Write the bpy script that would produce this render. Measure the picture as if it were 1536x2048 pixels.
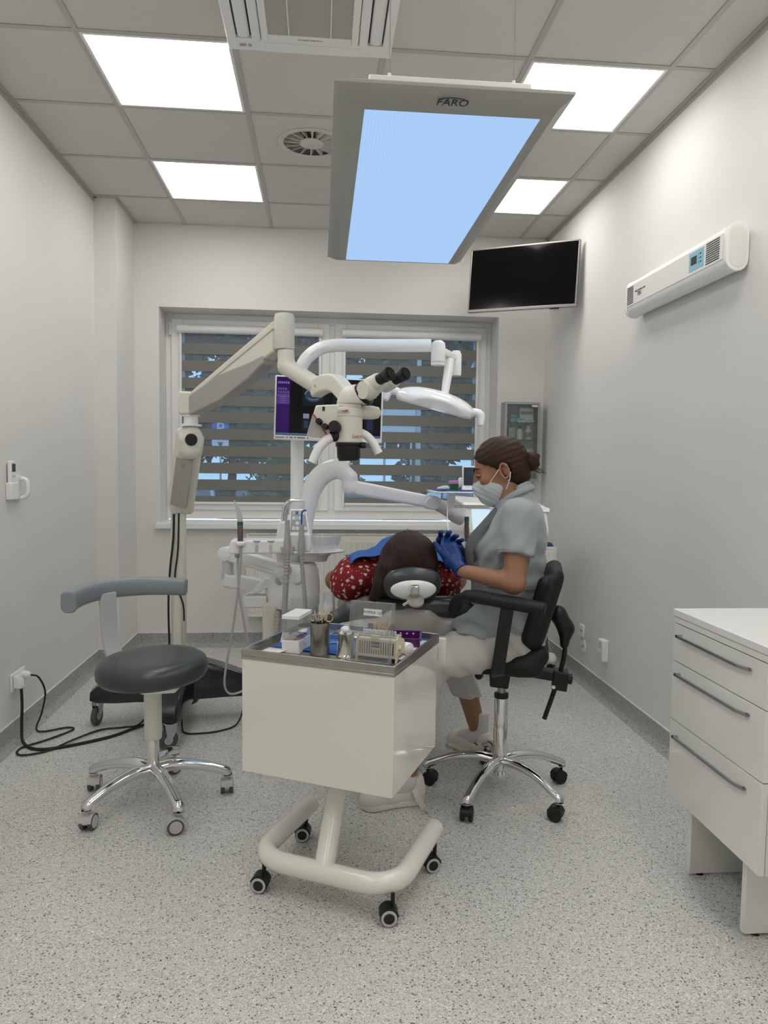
import bpy, math, random
import numpy as np
from mathutils import Matrix, Vector, Euler
random.seed(7)
for _o in list(bpy.data.objects): bpy.data.objects.remove(_o)
scene = bpy.context.scene
COL = scene.collection
PI = math.pi

# ------------------------------------------------------------------ camera
cam_d = bpy.data.cameras.new('camera'); cam = bpy.data.objects.new('camera', cam_d); COL.objects.link(cam)
cam_d.sensor_fit = 'VERTICAL'; cam_d.sensor_height = 36.0; cam_d.lens = 1453.05 * 36.0 / 2048.0
cam_d.clip_start = 0.05; cam_d.clip_end = 300
_y, _p, _r = 0.08798, -0.06543, 0.01328          # yaw, pitch, roll of a hand-held phone
_f = Vector((math.sin(_y)*math.cos(_p), math.cos(_y)*math.cos(_p), math.sin(_p)))
_rt = Vector((math.cos(_y), -math.sin(_y), 0)); _up = _rt.cross(_f)
_x = _rt*math.cos(_r) + _up*math.sin(_r); _u = -_rt*math.sin(_r) + _up*math.cos(_r)
cam.matrix_world = Matrix(((_x.x, _u.x, -_f.x, 0.9574), (_x.y, _u.y, -_f.y, -3.62), (_x.z, _u.z, -_f.z, 1.3416), (0, 0, 0, 1)))
scene.camera = cam

# ------------------------------------------------------------------ world and exposure
world = bpy.data.worlds.new('evening_sky'); scene.world = world; world.use_nodes = True
_bg = world.node_tree.nodes['Background']
_bg.inputs[0].default_value = (0.84, 0.92, 1.0, 1); _bg.inputs[1].default_value = 2.2
scene.view_settings.view_transform = 'Standard'; scene.view_settings.look = 'None'
scene.view_settings.exposure = 0.0; scene.view_settings.gamma = 1.0
scene.view_settings.use_curve_mapping = False
PANEL_STRENGTH = 7.2        # the LED ceiling panels

# ------------------------------------------------------------------ materials
MATS = {}
def mat(name, col, rough=0.5, metal=0.0, var=0.0, vscale=20.0, bump=0.0, bscale=60.0, coat=0.0, emit=None, estr=0.0, spec=0.5, stretch=None, sheen=0.0):
    if name in MATS: return MATS[name]
    m = bpy.data.materials.new(name); m.use_nodes = True; MATS[name] = m
    nt = m.node_tree; N = nt.nodes; L = nt.links; b = N['Principled BSDF']
    c = (*col, 1)
    b.inputs['Base Color'].default_value = c; b.inputs['Roughness'].default_value = rough
    b.inputs['Metallic'].default_value = metal; b.inputs['Specular IOR Level'].default_value = spec
    b.inputs['Coat Weight'].default_value = coat; b.inputs['Coat Roughness'].default_value = 0.06
    b.inputs['Sheen Weight'].default_value = sheen
    tc = N.new('ShaderNodeTexCoord'); mp = N.new('ShaderNodeMapping'); L.new(tc.outputs['Object'], mp.inputs[0])
    if stretch: mp.inputs['Scale'].default_value = stretch
    if var >= 0:
        n = N.new('ShaderNodeTexNoise'); n.inputs['Scale'].default_value = vscale; n.inputs['Detail'].default_value = 4
        L.new(mp.outputs[0], n.inputs['Vector'])
        mx = N.new('ShaderNodeMix'); mx.data_type = 'RGBA'
        v = max(var, 0.012)
        mx.inputs[6].default_value = (*[x*(1-v) for x in col], 1); mx.inputs[7].default_value = (*[min(1, x*(1+v)) for x in col], 1)
        L.new(n.outputs['Fac'], mx.inputs[0]); L.new(mx.outputs[2], b.inputs['Base Color'])
    if bump:
        n2 = N.new('ShaderNodeTexNoise'); n2.inputs['Scale'].default_value = bscale; n2.inputs['Detail'].default_value = 5
        L.new(mp.outputs[0], n2.inputs['Vector'])
        bp = N.new('ShaderNodeBump'); bp.inputs['Strength'].default_value = bump; bp.inputs['Distance'].default_value = 0.004
        L.new(n2.outputs['Fac'], bp.inputs['Height']); L.new(bp.outputs[0], b.inputs['Normal'])
    if emit:
        b.inputs['Emission Color'].default_value = (*emit, 1); b.inputs['Emission Strength'].default_value = estr
    return m

def srgb(r, g, b):
    f = lambda x: (x/255/12.92) if x/255 <= .04045 else ((x/255+.055)/1.055)**2.4
    return (f(r), f(g), f(b))

def clear_mat(name, tint=(1, 1, 1), haze=0.0, rough=0.02, ior=1.45):
    m = bpy.data.materials.new(name); m.use_nodes = True; MATS[name] = m
    nt = m.node_tree; N = nt.nodes; L = nt.links; N.remove(N['Principled BSDF'])
    out = N['Material Output']
    tr = N.new('ShaderNodeBsdfTransparent'); tr.inputs[0].default_value = (*tint, 1)
    gl = N.new('ShaderNodeBsdfGlossy'); gl.inputs['Roughness'].default_value = rough
    lw = N.new('ShaderNodeLayerWeight'); lw.inputs[0].default_value = .5
    pw = N.new('ShaderNodeMath'); pw.operation = 'POWER'; L.new(lw.outputs['Facing'], pw.inputs[0]); pw.inputs[1].default_value = 4.0
    fr = N.new('ShaderNodeMath'); fr.operation = 'MULTIPLY_ADD'; L.new(pw.outputs[0], fr.inputs[0]); fr.inputs[1].default_value = .75; fr.inputs[2].default_value = .05
    mx = N.new('ShaderNodeMixShader'); L.new(fr.outputs[0], mx.inputs[0]); L.new(tr.outputs[0], mx.inputs[1]); L.new(gl.outputs[0], mx.inputs[2])
    last = mx
    if haze:
        df = N.new('ShaderNodeBsdfDiffuse'); df.inputs[0].default_value = (.8, .8, .8, 1)
        m2 = N.new('ShaderNodeMixShader'); m2.inputs[0].default_value = haze
        L.new(mx.outputs[0], m2.inputs[1]); L.new(df.outputs[0], m2.inputs[2]); last = m2
    L.new(last.outputs[0], out.inputs[0]); return m

def M(n): return MATS[n]

# ------------------------------------------------------------------ mesh collector
def rotm(rx=0, ry=0, rz=0): return Euler((rx, ry, rz), 'XYZ').to_matrix()
def frame_z(d):
    d = Vector(d).normalized(); a = Vector((0, 0, 1)) if abs(d.z) < .95 else Vector((1, 0, 0))
    x = a.cross(d).normalized(); y = d.cross(x); return Matrix((x, y, d)).transposed()
def catmull(P, n=6):
    P = [Vector(p) for p in P]; Q = [2*P[0]-P[1]] + P + [2*P[-1]-P[-2]]; out = []
    for i in range(1, len(Q)-2):
        a, b, c, d = Q[i-1:i+3]
        for k in range(n):
            t = k/n
            out.append(.5*((2*b) + (c-a)*t + (2*a-5*b+4*c-d)*t*t + (3*b-a-3*c+d)*t*t*t))
    out.append(P[-1]); return out
def lerp_list(R, n):
    if isinstance(R, (int, float)): return [R]*n
    return [float(np.interp(i/(n-1)*(len(R)-1), range(len(R)), R)) for i in range(n)]

class G:
    def __init__(s): s.v = []; s.f = []
    def add(s, V, F):
        o = len(s.v); s.v += [Vector(v) for v in V]; s.f += [tuple(i+o for i in f) for f in F]; return s
    def box(s, c, d, rot=None):
        c = Vector(c); h = Vector(d)/2
        V = [Vector((sx*h.x, sy*h.y, sz*h.z)) for sz in (-1, 1) for sx, sy in ((-1, -1), (1, -1), (1, 1), (-1, 1))]
        if rot: V = [rot @ v for v in V]
        return s.add([c+v for v in V], [(3, 2, 1, 0), (4, 5, 6, 7), (0, 1, 5, 4), (1, 2, 6, 5), (2, 3, 7, 6), (3, 0, 4, 7)])
    def b2(s, a, b): a = Vector(a); b = Vector(b); return s.box((a+b)/2, [abs(x) for x in (b-a)])
    def cyl(s, a, b, r, r2=None, n=20, caps=True):
        a = Vector(a); b = Vector(b); r2 = r if r2 is None else r2; F = frame_z(b-a); V = []
        for p, rr in ((a, r), (b, r2)):
            V += [p + F @ Vector((rr*math.cos(2*PI*i/n), rr*math.sin(2*PI*i/n), 0)) for i in range(n)]
        f = [(i, (i+1) % n, n+(i+1) % n, n+i) for i in range(n)]
        if caps: f += [tuple(range(n-1, -1, -1)), tuple(range(n, 2*n))]
        return s.add(V, f)
    def lathe(s, prof, c=(0, 0, 0), axis=(0, 0, 1), n=28, ex=1.0, ey=1.0, caps=True):
        F = frame_z(axis) if tuple(axis) != (0, 0, 1) else Matrix.Identity(3); c = Vector(c); V = []
        for r, z in prof: V += [c + F @ Vector((ex*r*math.cos(2*PI*i/n), ey*r*math.sin(2*PI*i/n), z)) for i in range(n)]
        f = []
        for k in range(len(prof)-1):
            f += [(k*n+i, k*n+(i+1) % n, (k+1)*n+(i+1) % n, (k+1)*n+i) for i in range(n)]
        if caps: f += [tuple(range(n-1, -1, -1)), tuple((len(prof)-1)*n+i for i in range(n))]
        return s.add(V, f)
    def tube(s, P, R, n=10, ex=1.0, smooth=0, up=None):
        P = catmull(P, smooth) if smooth else [Vector(p) for p in P]
        R = lerp_list(R, len(P)); V = []; px = None
        for i, p in enumerate(P):
            t = (P[min(i+1, len(P)-1)] - P[max(i-1, 0)]).normalized()
            if px is None:
                a = Vector(up) if up else (Vector((0, 0, 1)) if abs(t.z) < .9 else Vector((0, 1, 0)))
                px = (a - t*a.dot(t)).normalized()
            else: px = (px - t*px.dot(t)).normalized()
            py = t.cross(px)
            V += [p + px*(R[i]*math.cos(2*PI*k/n)) + py*(R[i]*ex*math.sin(2*PI*k/n)) for k in range(n)]
        f = []
        for i in range(len(P)-1):
            f += [(i*n+k, i*n+(k+1) % n, (i+1)*n+(k+1) % n, (i+1)*n+k) for k in range(n)]
        f += [tuple(range(n-1, -1, -1)), tuple((len(P)-1)*n+k for k in range(n))]
        return s.add(V, f)
    def sweep(s, P, sec, smooth=0, up=(0, 0, 1), scale=None):
        """closed section [(a,b)] : a along 'side', b along 'up'"""
        P = catmull(P, smooth) if smooth else [Vector(p) for p in P]
        n = len(sec); V = []; sc = lerp_list(scale if scale is not None else 1.0, len(P)); upv = Vector(up)
        for i, p in enumerate(P):
            t = (P[min(i+1, len(P)-1)] - P[max(i-1, 0)]).normalized()
            side = t.cross(upv).normalized(); u = side.cross(t)
            V += [p + side*(a*sc[i]) + u*(b*sc[i]) for a, b in sec]
        f = []
        for i in range(len(P)-1):
            f += [(i*n+k, (i+1)*n+k, (i+1)*n+(k+1) % n, i*n+(k+1) % n) for k in range(n)]
        f += [tuple(range(n)), tuple((len(P)-1)*n+k for k in range(n-1, -1, -1))]
        return s.add(V, f)
    def prism(s, poly, a, b, plane='xz'):
        """polygon in a plane, extruded along the third axis from a to b"""
        def mk(u, v, w): return {'xz': (u, w, v), 'xy': (u, v, w), 'yz': (w, u, v)}[plane]
        n = len(poly); V = [mk(u, v, a) for u, v in poly] + [mk(u, v, b) for u, v in poly]
        ar = sum(poly[i][0]*poly[(i+1) % n][1] - poly[(i+1) % n][0]*poly[i][1] for i in range(n))
        f = [(i, (i+1) % n, n+(i+1) % n, n+i) for i in range(n)] + [tuple(range(n-1, -1, -1)), tuple(range(n, 2*n))]
        flip = (ar < 0) ^ (b < a) ^ (plane == 'xz')
        if flip: f = [t[::-1] for t in f]
        return s.add(V, f)
    def ball(s, c, r, n=16, m=10, rot=None):
        r = Vector((r, r, r)) if isinstance(r, (int, float)) else Vector(r); c = Vector(c); V = [Vector((0, 0, -r.z))]
        for j in range(1, m):
            t = -PI/2 + PI*j/m
            V += [Vector((r.x*math.cos(t)*math.cos(2*PI*i/n), r.y*math.cos(t)*math.sin(2*PI*i/n), r.z*math.sin(t))) for i in range(n)]
        V.append(Vector((0, 0, r.z))); e = len(V)-1
        f = [(0, 1+(i+1) % n, 1+i) for i in range(n)]
        for j in range(m-2): f += [(1+j*n+i, 1+j*n+(i+1) % n, 1+(j+1)*n+(i+1) % n, 1+(j+1)*n+i) for i in range(n)]
        f += [(1+(m-2)*n+i, 1+(m-2)*n+(i+1) % n, e) for i in range(n)]
        if rot: V = [rot @ v for v in V]
        return s.add([c+v for v in V], f)
    def torus(s, c, R, r, axis=(0, 0, 1), n=24, m=8, arc=2*PI, start=0):
        F = frame_z(axis); pts = [Vector(c) + F @ Vector((R*math.cos(start+arc*i/n), R*math.sin(start+arc*i/n), 0)) for i in range(n+1)]
        return s.tube(pts, r, m)
    def quad(s, *P): return s.add(P, [tuple(range(len(P)))])
    def move(s, mtx): s.v = [mtx @ v for v in s.v]; return s
    def build(s, name, material, parent=None, bevel=0, seg=2, angle=35, local=False, subdiv=0, flat=False):
        return link_mesh(name, s.v, s.f, material, parent, bevel, seg, angle, local, subdiv, flat)

def link_mesh(name, V, F, material, parent=None, bevel=0, seg=2, angle=35, local=False, subdiv=0, flat=False):
    me = bpy.data.meshes.new(name)
    inv = None
    if parent is not None and not local:
        r = parent
        while r.parent: r = r.parent
        inv = (Matrix.Translation(r.location) @ r.rotation_euler.to_matrix().to_4x4()).inverted()
    if isinstance(V, np.ndarray):
        if inv is not None:
            A = np.array(inv); V = V @ A[:3, :3].T + A[:3, 3]
        me.from_pydata(V.tolist(), [], F)
    else:
        me.from_pydata([(inv @ v) if inv is not None else v for v in V], [], F)
    if material is not None: me.materials.append(MATS[material] if isinstance(material, str) else material)
    me.validate()
    if not flat:
        me.polygons.foreach_set('use_smooth', [True]*len(me.polygons))
        me.set_sharp_from_angle(angle=math.radians(angle))
    o = bpy.data.objects.new(name, me); COL.objects.link(o)
    if parent is not None: o.parent = parent
    if bevel:
        md = o.modifiers.new('bevel', 'BEVEL'); md.width = bevel; md.segments = seg; md.limit_method = 'ANGLE'; md.angle_limit = math.radians(40); md.harden_normals = False
    if subdiv:
        md = o.modifiers.new('subdivision', 'SUBSURF'); md.levels = subdiv; md.render_levels = subdiv
    return o

def thing(name, label, cat, loc=(0, 0, 0), rz=0, group=None):
    o = bpy.data.objects.new(name, None); COL.objects.link(o); o.empty_display_size = .05
    o.location = loc; o.rotation_euler = (0, 0, rz); o['label'] = label; o['category'] = cat
    if group: o['group'] = group
    return o
def tag(o, label, cat, group=None):
    o['label'] = label; o['category'] = cat
    if group: o['group'] = group
    return o
def struct(o, label=None):
    o['kind'] = 'structure'
    if label: o['label'] = label
    return o
def text_mesh(name, s, size, material, parent, mtx, extrude=0.0004, align='CENTER', shear=0.0):
    """lettering laid in the local xy plane of mtx (world matrix), converted to a mesh part"""
    cu = bpy.data.curves.new('t', 'FONT'); cu.body = s; cu.size = size; cu.extrude = extrude; cu.align_x = align; cu.align_y = 'CENTER'; cu.shear = shear
    cu.resolution_u = 3
    ob = bpy.data.objects.new('t', cu); COL.objects.link(ob)
    dg = bpy.context.evaluated_depsgraph_get(); me = bpy.data.meshes.new_from_object(ob.evaluated_get(dg))
    V = [mtx @ v.co for v in me.vertices]; F = [tuple(p.vertices) for p in me.polygons]
    bpy.data.objects.remove(ob); bpy.data.meshes.remove(me); bpy.data.curves.remove(cu)
    return link_mesh(name, V, F, material, parent, flat=True)
def basis(o, x, y):
    x = Vector(x).normalized(); y = Vector(y); y = (y - x*y.dot(x)).normalized(); z = x.cross(y)
    return Matrix(((x.x, y.x, z.x, o[0]), (x.y, y.y, z.y, o[1]), (x.z, y.z, z.z, o[2]), (0, 0, 0, 1)))
def copy_tree(o, parent=None):
    c = o.copy(); COL.objects.link(c); c.parent = parent
    for ch in list(o.children): copy_tree(ch, c)
    return c

# ------------------------------------------------------------------ smooth bodies from signed distances (surface nets)
class SDF:
    """smooth union of round cones, ellipsoids and rounded boxes; meshed once into one continuous surface"""
    def __init__(s, lo, hi, h):
        s.lo = np.array(lo, float); s.h = h
        n = np.ceil((np.array(hi)-s.lo)/h).astype(int)+1
        ax = [s.lo[i]+h*np.arange(n[i]) for i in range(3)]
        s.X, s.Y, s.Z = np.meshgrid(*ax, indexing='ij'); s.D = np.full(s.X.shape, 9.0)
    def _u(s, d, k):
        if k <= 0: s.D = np.minimum(s.D, d); return s
        hh = np.clip(.5+.5*(s.D-d)/k, 0, 1); s.D = s.D*(1-hh)+d*hh - k*hh*(1-hh); return s
    def _sub(s, d, k=0):
        if k <= 0: s.D = np.maximum(s.D, -d); return s
        hh = np.clip(.5-.5*(s.D+d)/k, 0, 1); s.D = s.D*(1-hh)-d*hh + k*hh*(1-hh); return s
    def d_cone(s, a, b, ra, rb):
        a = np.array(a, float); b = np.array(b, float); ab = b-a; L2 = ab@ab
        px, py, pz = s.X-a[0], s.Y-a[1], s.Z-a[2]
        t = np.clip((px*ab[0]+py*ab[1]+pz*ab[2])/L2, 0, 1)
        return np.sqrt((px-t*ab[0])**2+(py-t*ab[1])**2+(pz-t*ab[2])**2)-(ra+(rb-ra)*t)
    def d_ell(s, c, r, rot=None):
        p = [s.X-c[0], s.Y-c[1], s.Z-c[2]]
        if rot is not None:
            Rm = np.array(rot).T; p = [Rm[i, 0]*p[0]+Rm[i, 1]*p[1]+Rm[i, 2]*p[2] for i in range(3)]
        k0 = np.sqrt(sum((p[i]/r[i])**2 for i in range(3))); k1 = np.sqrt(sum((p[i]/r[i]**2)**2 for i in range(3)))+1e-9
        return k0*(k0-1)/k1
    def d_box(s, c, hs, rd, rot=None):
        p = [s.X-c[0], s.Y-c[1], s.Z-c[2]]
        if rot is not None:
            Rm = np.array(rot).T; p = [Rm[i, 0]*p[0]+Rm[i, 1]*p[1]+Rm[i, 2]*p[2] for i in range(3)]
        q = [np.abs(p[i])-hs[i]+rd for i in range(3)]
        return np.sqrt(sum(np.maximum(x, 0)**2 for x in q))+np.minimum(np.maximum(np.maximum(q[0], q[1]), q[2]), 0)-rd
    def cone(s, a, b, ra, rb=None, k=.02): return s._u(s.d_cone(a, b, ra, ra if rb is None else rb), k)
    def chain(s, P, R, k=.015):
        for i in range(len(P)-1): s.cone(P[i], P[i+1], R[i], R[i+1], k)
        return s
    def ell(s, c, r, k=.02, rot=None): return s._u(s.d_ell(c, r, rot), k)
    def box(s, c, hs, rd=.01, k=.02, rot=None): return s._u(s.d_box(c, hs, rd, rot), k)
    def cut_plane(s, p, n, k=0):
        n = np.array(n, float); n /= np.linalg.norm(n)
        d = (s.X-p[0])*n[0]+(s.Y-p[1])*n[1]+(s.Z-p[2])*n[2]      # removes the side the normal points to
        return s._sub(-d, k)
    def ripple(s, fn): s.D = s.D + fn(s.X, s.Y, s.Z); return s
    def mesh(s, relax=1):
        D = s.D; h = s.h; S = D < 0; nx, ny, nz = D.shape
        acc = np.zeros((nx-1, ny-1, nz-1, 3)); cnt = np.zeros((nx-1, ny-1, nz-1))
        cor = [(i, j, k) for i in (0, 1) for j in (0, 1) for k in (0, 1)]
        sl = lambda c: (slice(c[0], nx-1+c[0]), slice(c[1], ny-1+c[1]), slice(c[2], nz-1+c[2]))
        for a in cor:
            for ax in range(3):
                if a[ax]: continue
                b = list(a); b[ax] = 1; b = tuple(b)
                A, B = D[sl(a)], D[sl(b)]; m = S[sl(a)] != S[sl(b)]
                t = np.where(m, A/np.where(m, A-B, 1), 0)
                for q in range(3): acc[..., q] += np.where(m, a[q]+(t if q == ax else 0), 0)
                cnt += m
        act = cnt > 0; idx = np.full(act.shape, -1); idx[act] = np.arange(act.sum())
        base = np.argwhere(act); V = s.lo + h*(base + acc[act]/cnt[act][:, None]); F = []
        for ax in range(3):
            o = [i for i in range(3) if i != ax]
            A = np.take(S, range(0, D.shape[ax]-1), axis=ax); B = np.take(S, range(1, D.shape[ax]), axis=ax)
            e = np.argwhere(A != B)
            e = e[(e[:, o[0]] > 0) & (e[:, o[1]] > 0) & (e[:, o[0]] < D.shape[o[0]]-1) & (e[:, o[1]] < D.shape[o[1]]-1)]
            if not len(e): continue
            def g(d0, d1):
                c = e.copy(); c[:, o[0]] -= d0; c[:, o[1]] -= d1; return idx[c[:, 0], c[:, 1], c[:, 2]]
            q = np.stack([g(1, 1), g(0, 1), g(0, 0), g(1, 0)], 1)
            ins = S[e[:, 0], e[:, 1], e[:, 2]]; flip = ins if ax != 1 else ~ins
            q[~flip] = q[~flip][:, ::-1]; F.append(q)
        F = np.concatenate(F)
        for _ in range(relax):
            N = np.zeros_like(V); C = np.zeros(len(V))
            for i in range(4):
                a, b = F[:, i], F[:, (i+1) % 4]
                np.add.at(N, a, V[b]); np.add.at(C, a, 1); np.add.at(N, b, V[a]); np.add.at(C, b, 1)
            V = V*.5 + .5*N/np.maximum(C, 1)[:, None]
        return V, F.tolist()
    def build(s, name, material, parent=None, relax=1, angle=60, local=False):
        V, F = s.mesh(relax); return link_mesh(name, V, F, material, parent, angle=angle, local=local)
# ------------------------------------------------------------------ material library
mat('wall_paint', (.80, .79, .762), .75, var=.015, vscale=3, bump=.03, bscale=220)
mat('tile_white', (.68, .66, .63), .9, var=.02, vscale=8, bump=.15, bscale=500)
mat('tee_white', (.50, .49, .465), .5)
mat('pvc_white', (.88, .88, .87), .3)
mat('white_plastic', (.91, .91, .905), .32)
mat('white_gloss', (.93, .93, .93), .12, coat=.3)
mat('lacquer_cream', (.84, .83, .76), .10, coat=1.0, spec=.5)
mat('lacquer_white', (.86, .86, .83), .14, coat=.5)
mat('board_white', (.84, .835, .80), .4)
mat('worktop', (.86, .86, .85), .3)
mat('cream_paint', (.76, .75, .66), .38, var=.02)
mat('cream_gloss', (.84, .835, .77), .22, coat=.4, bump=.06, bscale=500)
mat('cream_dark', (.40, .395, .36), .45)
mat('light_grey', (.56, .56, .54), .4)
mat('cover_grey', (.43, .425, .39), .4)
mat('mid_grey', (.30, .305, .30), .45)
mat('hose_grey', (.42, .42, .41), .5)
mat('lamp_frame', (.41, .41, .38), .4)
mat('vinyl_dark', (.042, .048, .052), .33, var=.05, bump=.05, bscale=300, coat=.15)
mat('vinyl_blue_grey', (.25, .285, .31), .38, var=.04, bump=.04, bscale=300)
mat('arm_grey', (.52, .535, .545), .35)
mat('black_plastic', (.008, .008, .009), .38, spec=.4)
mat('black_soft', (.007, .007, .0075), .55, spec=.35, var=.2, bump=.08, bscale=400)
mat('navy_black', (.006, .009, .016), .22, coat=.4)
mat('rubber_grey', (.10, .10, .10), .7)
mat('rubber_black', (.010, .010, .010), .55)
mat('chrome', (.80, .80, .80), .09, metal=1)
mat('zinc', (.52, .54, .56), .32, metal=1, var=.12, vscale=60)
mat('brushed_steel', (.36, .35, .32), .28, metal=1, var=.22, vscale=30, stretch=(1, 1, 22))
mat('brushed_steel_flat', (.46, .44, .41), .30, metal=1, var=.15, vscale=30, stretch=(1, 14, 1))
mat('polished_steel', (.68, .67, .64), .12, metal=1)
mat('dull_aluminium', (.42, .42, .43), .35, metal=.85)
mat('brass', (.70, .55, .28), .25, metal=1)
mat('gold_file', (.60, .45, .22), .4, metal=.4)
mat('screen_black', (.002, .002, .002), .1, spec=.25)
mat('tv_bezel', (.36, .35, .33), .3, metal=.6)
mat('red_paint', (.45, .05, .03), .4)
mat('blue_film', (.30, .58, .72), .3)
mat('lcd_dark', (.05, .055, .05), .25)
mat('ink_dark', (.03, .03, .045), .6)
mat('ink_grey', (.22, .22, .22), .6)
mat('purple_plastic', (.085, .008, .11), .3, coat=.2)
mat('blue_sheet', (.03, .125, .42), .8, var=.08, vscale=30, bump=.1, bscale=120)
mat('cream_plastic', (.74, .67, .49), .42)
mat('paper_white', (.82, .82, .80), .8)
mat('cotton', (.84, .84, .82), 1.0, bump=.6, bscale=150)
mat('bur_beads', (.62, .61, .57), .6, var=.2, vscale=90)
mat('red_marker', (.55, .06, .04), .5)
mat('blue_plastic', (.01, .09, .35), .35)
mat('teal_plastic', (.0, .10, .12), .35)
mat('handpiece_bronze', (.13, .11, .09), .35, metal=.5)
mat('skin', (.34, .165, .100), .52, var=.10, vscale=25, bump=.06, bscale=220)
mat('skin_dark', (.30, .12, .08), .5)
mat('hair_brown', (.034, .0145, .006), .5, spec=.25, var=.75, vscale=22, bump=.7, bscale=30, stretch=(1.2, 9, 9))
mat('hair_dark', (.026, .0125, .008), .5, spec=.25, var=.85, vscale=26, bump=.6, bscale=34, stretch=(9, 1.2, 1.6))
mat('scrub_grey', (.335, .375, .385), .9, var=.05, vscale=18, bump=.35, bscale=26, sheen=.15)
mat('scrub_dark', (.115, .12, .125), .9, var=.05, bump=.2, bscale=30)
mat('trouser_white', (.55, .54, .51), .85, var=.04, bump=.35, bscale=20)
mat('mask_white', (.55, .61, .63), .9, var=.04, bump=.1, bscale=90)
mat('glove_blue', (.003, .038, .19), .42, var=.15, vscale=60, bump=.35, bscale=60)
mat('sock_white', (.68, .68, .66), .95, bump=.3, bscale=200)
mat('clog_white', (.76, .73, .68), .5, var=.05)
mat('eye_white', (.6, .58, .55), .3)
mat('silver', (.6, .6, .6), .25, metal=1)
mat('blind_grey', (.21, .208, .195), .85, var=.03, vscale=40)
mat('asphalt', (.10, .11, .12), .9, var=.2, vscale=3)
mat('leaf_dark', (.065, .105, .095), .6, var=.5, vscale=2)
mat('leaf_light', (.10, .17, .055), .6, var=.4, vscale=2)
mat('bark', (.05, .035, .025), .9)
mat('car_silver', (.28, .36, .46), .3, coat=.5)
mat('car_dark', (.03, .05, .09), .25, coat=.5)
mat('car_glass', (.05, .07, .09), .05, coat=.6)
mat('sign_blue', (.01, .10, .50), .5)
mat('sign_white', (.75, .75, .80), .5)
clear_mat('window_glass', (.86, .93, .95), 0.0)
clear_mat('acrylic', (.94, .95, .95), 0.09)
clear_mat('cabinet_glass', (.80, .86, .85), 0.04)
clear_mat('bowl_glass', (.93, .94, .95), 0.22, .1)
clear_mat('sheer_fabric', (.60, .70, .80), 0.10, .8)

def speckle_mat(name, base, tone):
    m = bpy.data.materials.new(name); m.use_nodes = True; MATS[name] = m
    nt = m.node_tree; N = nt.nodes; L = nt.links; b = N['Principled BSDF']
    tc = N.new('ShaderNodeTexCoord')
    nz = N.new('ShaderNodeTexNoise'); nz.inputs['Scale'].default_value = 90; L.new(tc.outputs['Object'], nz.inputs['Vector'])
    ad = N.new('ShaderNodeMix'); ad.data_type = 'RGBA'; ad.blend_type = 'ADD'; ad.inputs[0].default_value = .006
    L.new(tc.outputs['Object'], ad.inputs[6]); L.new(nz.outputs['Color'], ad.inputs[7])
    cols = None
    for i, (sc, lo, hi, stp) in enumerate(((240, .085, .945, 1), (520, .16, .88, 1))):
        v = N.new('ShaderNodeTexVoronoi'); v.inputs['Scale'].default_value = sc; v.inputs['Randomness'].default_value = 1
        L.new(ad.outputs[2], v.inputs['Vector'])
        sp = N.new('ShaderNodeSeparateColor'); L.new(v.outputs['Color'], sp.inputs[0])
        r = N.new('ShaderNodeValToRGB'); r.color_ramp.interpolation = 'CONSTANT'
        e = r.color_ramp.elements; e[0].position = 0; e[0].color = (.22, .22, .22, 1)
        e[1].position = lo*.45; e[1].color = (.62, .62, .61, 1)
        for pos, c in ((lo, .90), (lo+.25, 1.0), (hi-.22, 1.06), (hi, 1.25)):
            q = e.new(pos); q.color = (c, c, c*.99, 1)
        L.new(sp.outputs[0], r.inputs[0])
        if cols is None: cols = r
        else:
            mm = N.new('ShaderNodeMix'); mm.data_type = 'RGBA'; mm.blend_type = 'MULTIPLY'; mm.inputs[0].default_value = .8
            L.new(cols.outputs[0], mm.inputs[6]); L.new(r.outputs[0], mm.inputs[7])
    n2 = N.new('ShaderNodeTexNoise'); n2.inputs['Scale'].default_value = 1.3; n2.inputs['Detail'].default_value = 4; L.new(tc.outputs['Object'], n2.inputs['Vector'])
    r2 = N.new('ShaderNodeMix'); r2.data_type = 'RGBA'; r2.inputs[6].default_value = (*[x*tone*.93 for x in base], 1); r2.inputs[7].default_value = (*[x*tone*1.07 for x in base], 1)
    L.new(n2.outputs['Fac'], r2.inputs[0])
    m3 = N.new('ShaderNodeMix'); m3.data_type = 'RGBA'; m3.blend_type = 'MULTIPLY'; m3.inputs[0].default_value = 1
    L.new(mm.outputs[2], m3.inputs[6]); L.new(r2.outputs[2], m3.inputs[7]); L.new(m3.outputs[2], b.inputs['Base Color'])
    b.inputs['Roughness'].default_value = .42; b.inputs['Specular IOR Level'].default_value = .4
    return m
speckle_mat('floor_vinyl', (.67, .665, .65), 1.0)
speckle_mat('skirting_vinyl', (.42, .425, .43), 1.0)

def emitter(name, col, strength):
    m = bpy.data.materials.new(name); m.use_nodes = True; MATS[name] = m
    N = m.node_tree.nodes; N.remove(N['Principled BSDF']); e = N.new('ShaderNodeEmission')
    e.inputs[0].default_value = (*col, 1); e.inputs[1].default_value = strength
    m.node_tree.links.new(e.outputs[0], N['Material Output'].inputs[0]); return m
emitter('led_panel', (1.0, .975, .925), PANEL_STRENGTH)

# striped diffuser of the hanging lamp
m = emitter('faro_diffuser', (.42, .64, 1.0), .95); N = m.node_tree.nodes; L = m.node_tree.links
_w = N.new('ShaderNodeTexWave'); _w.bands_direction = 'X'; _w.inputs['Scale'].default_value = 30
_t = N.new('ShaderNodeTexCoord'); L.new(_t.outputs['Object'], _w.inputs['Vector'])
_r = N.new('ShaderNodeValToRGB'); _r.color_ramp.elements[0].color = (.405, .625, .97, 1); _r.color_ramp.elements[1].color = (.44, .66, 1.0, 1)
L.new(_w.outputs['Fac'], _r.inputs[0]); L.new(_r.outputs[0], N['Emission'].inputs[0])

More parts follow.
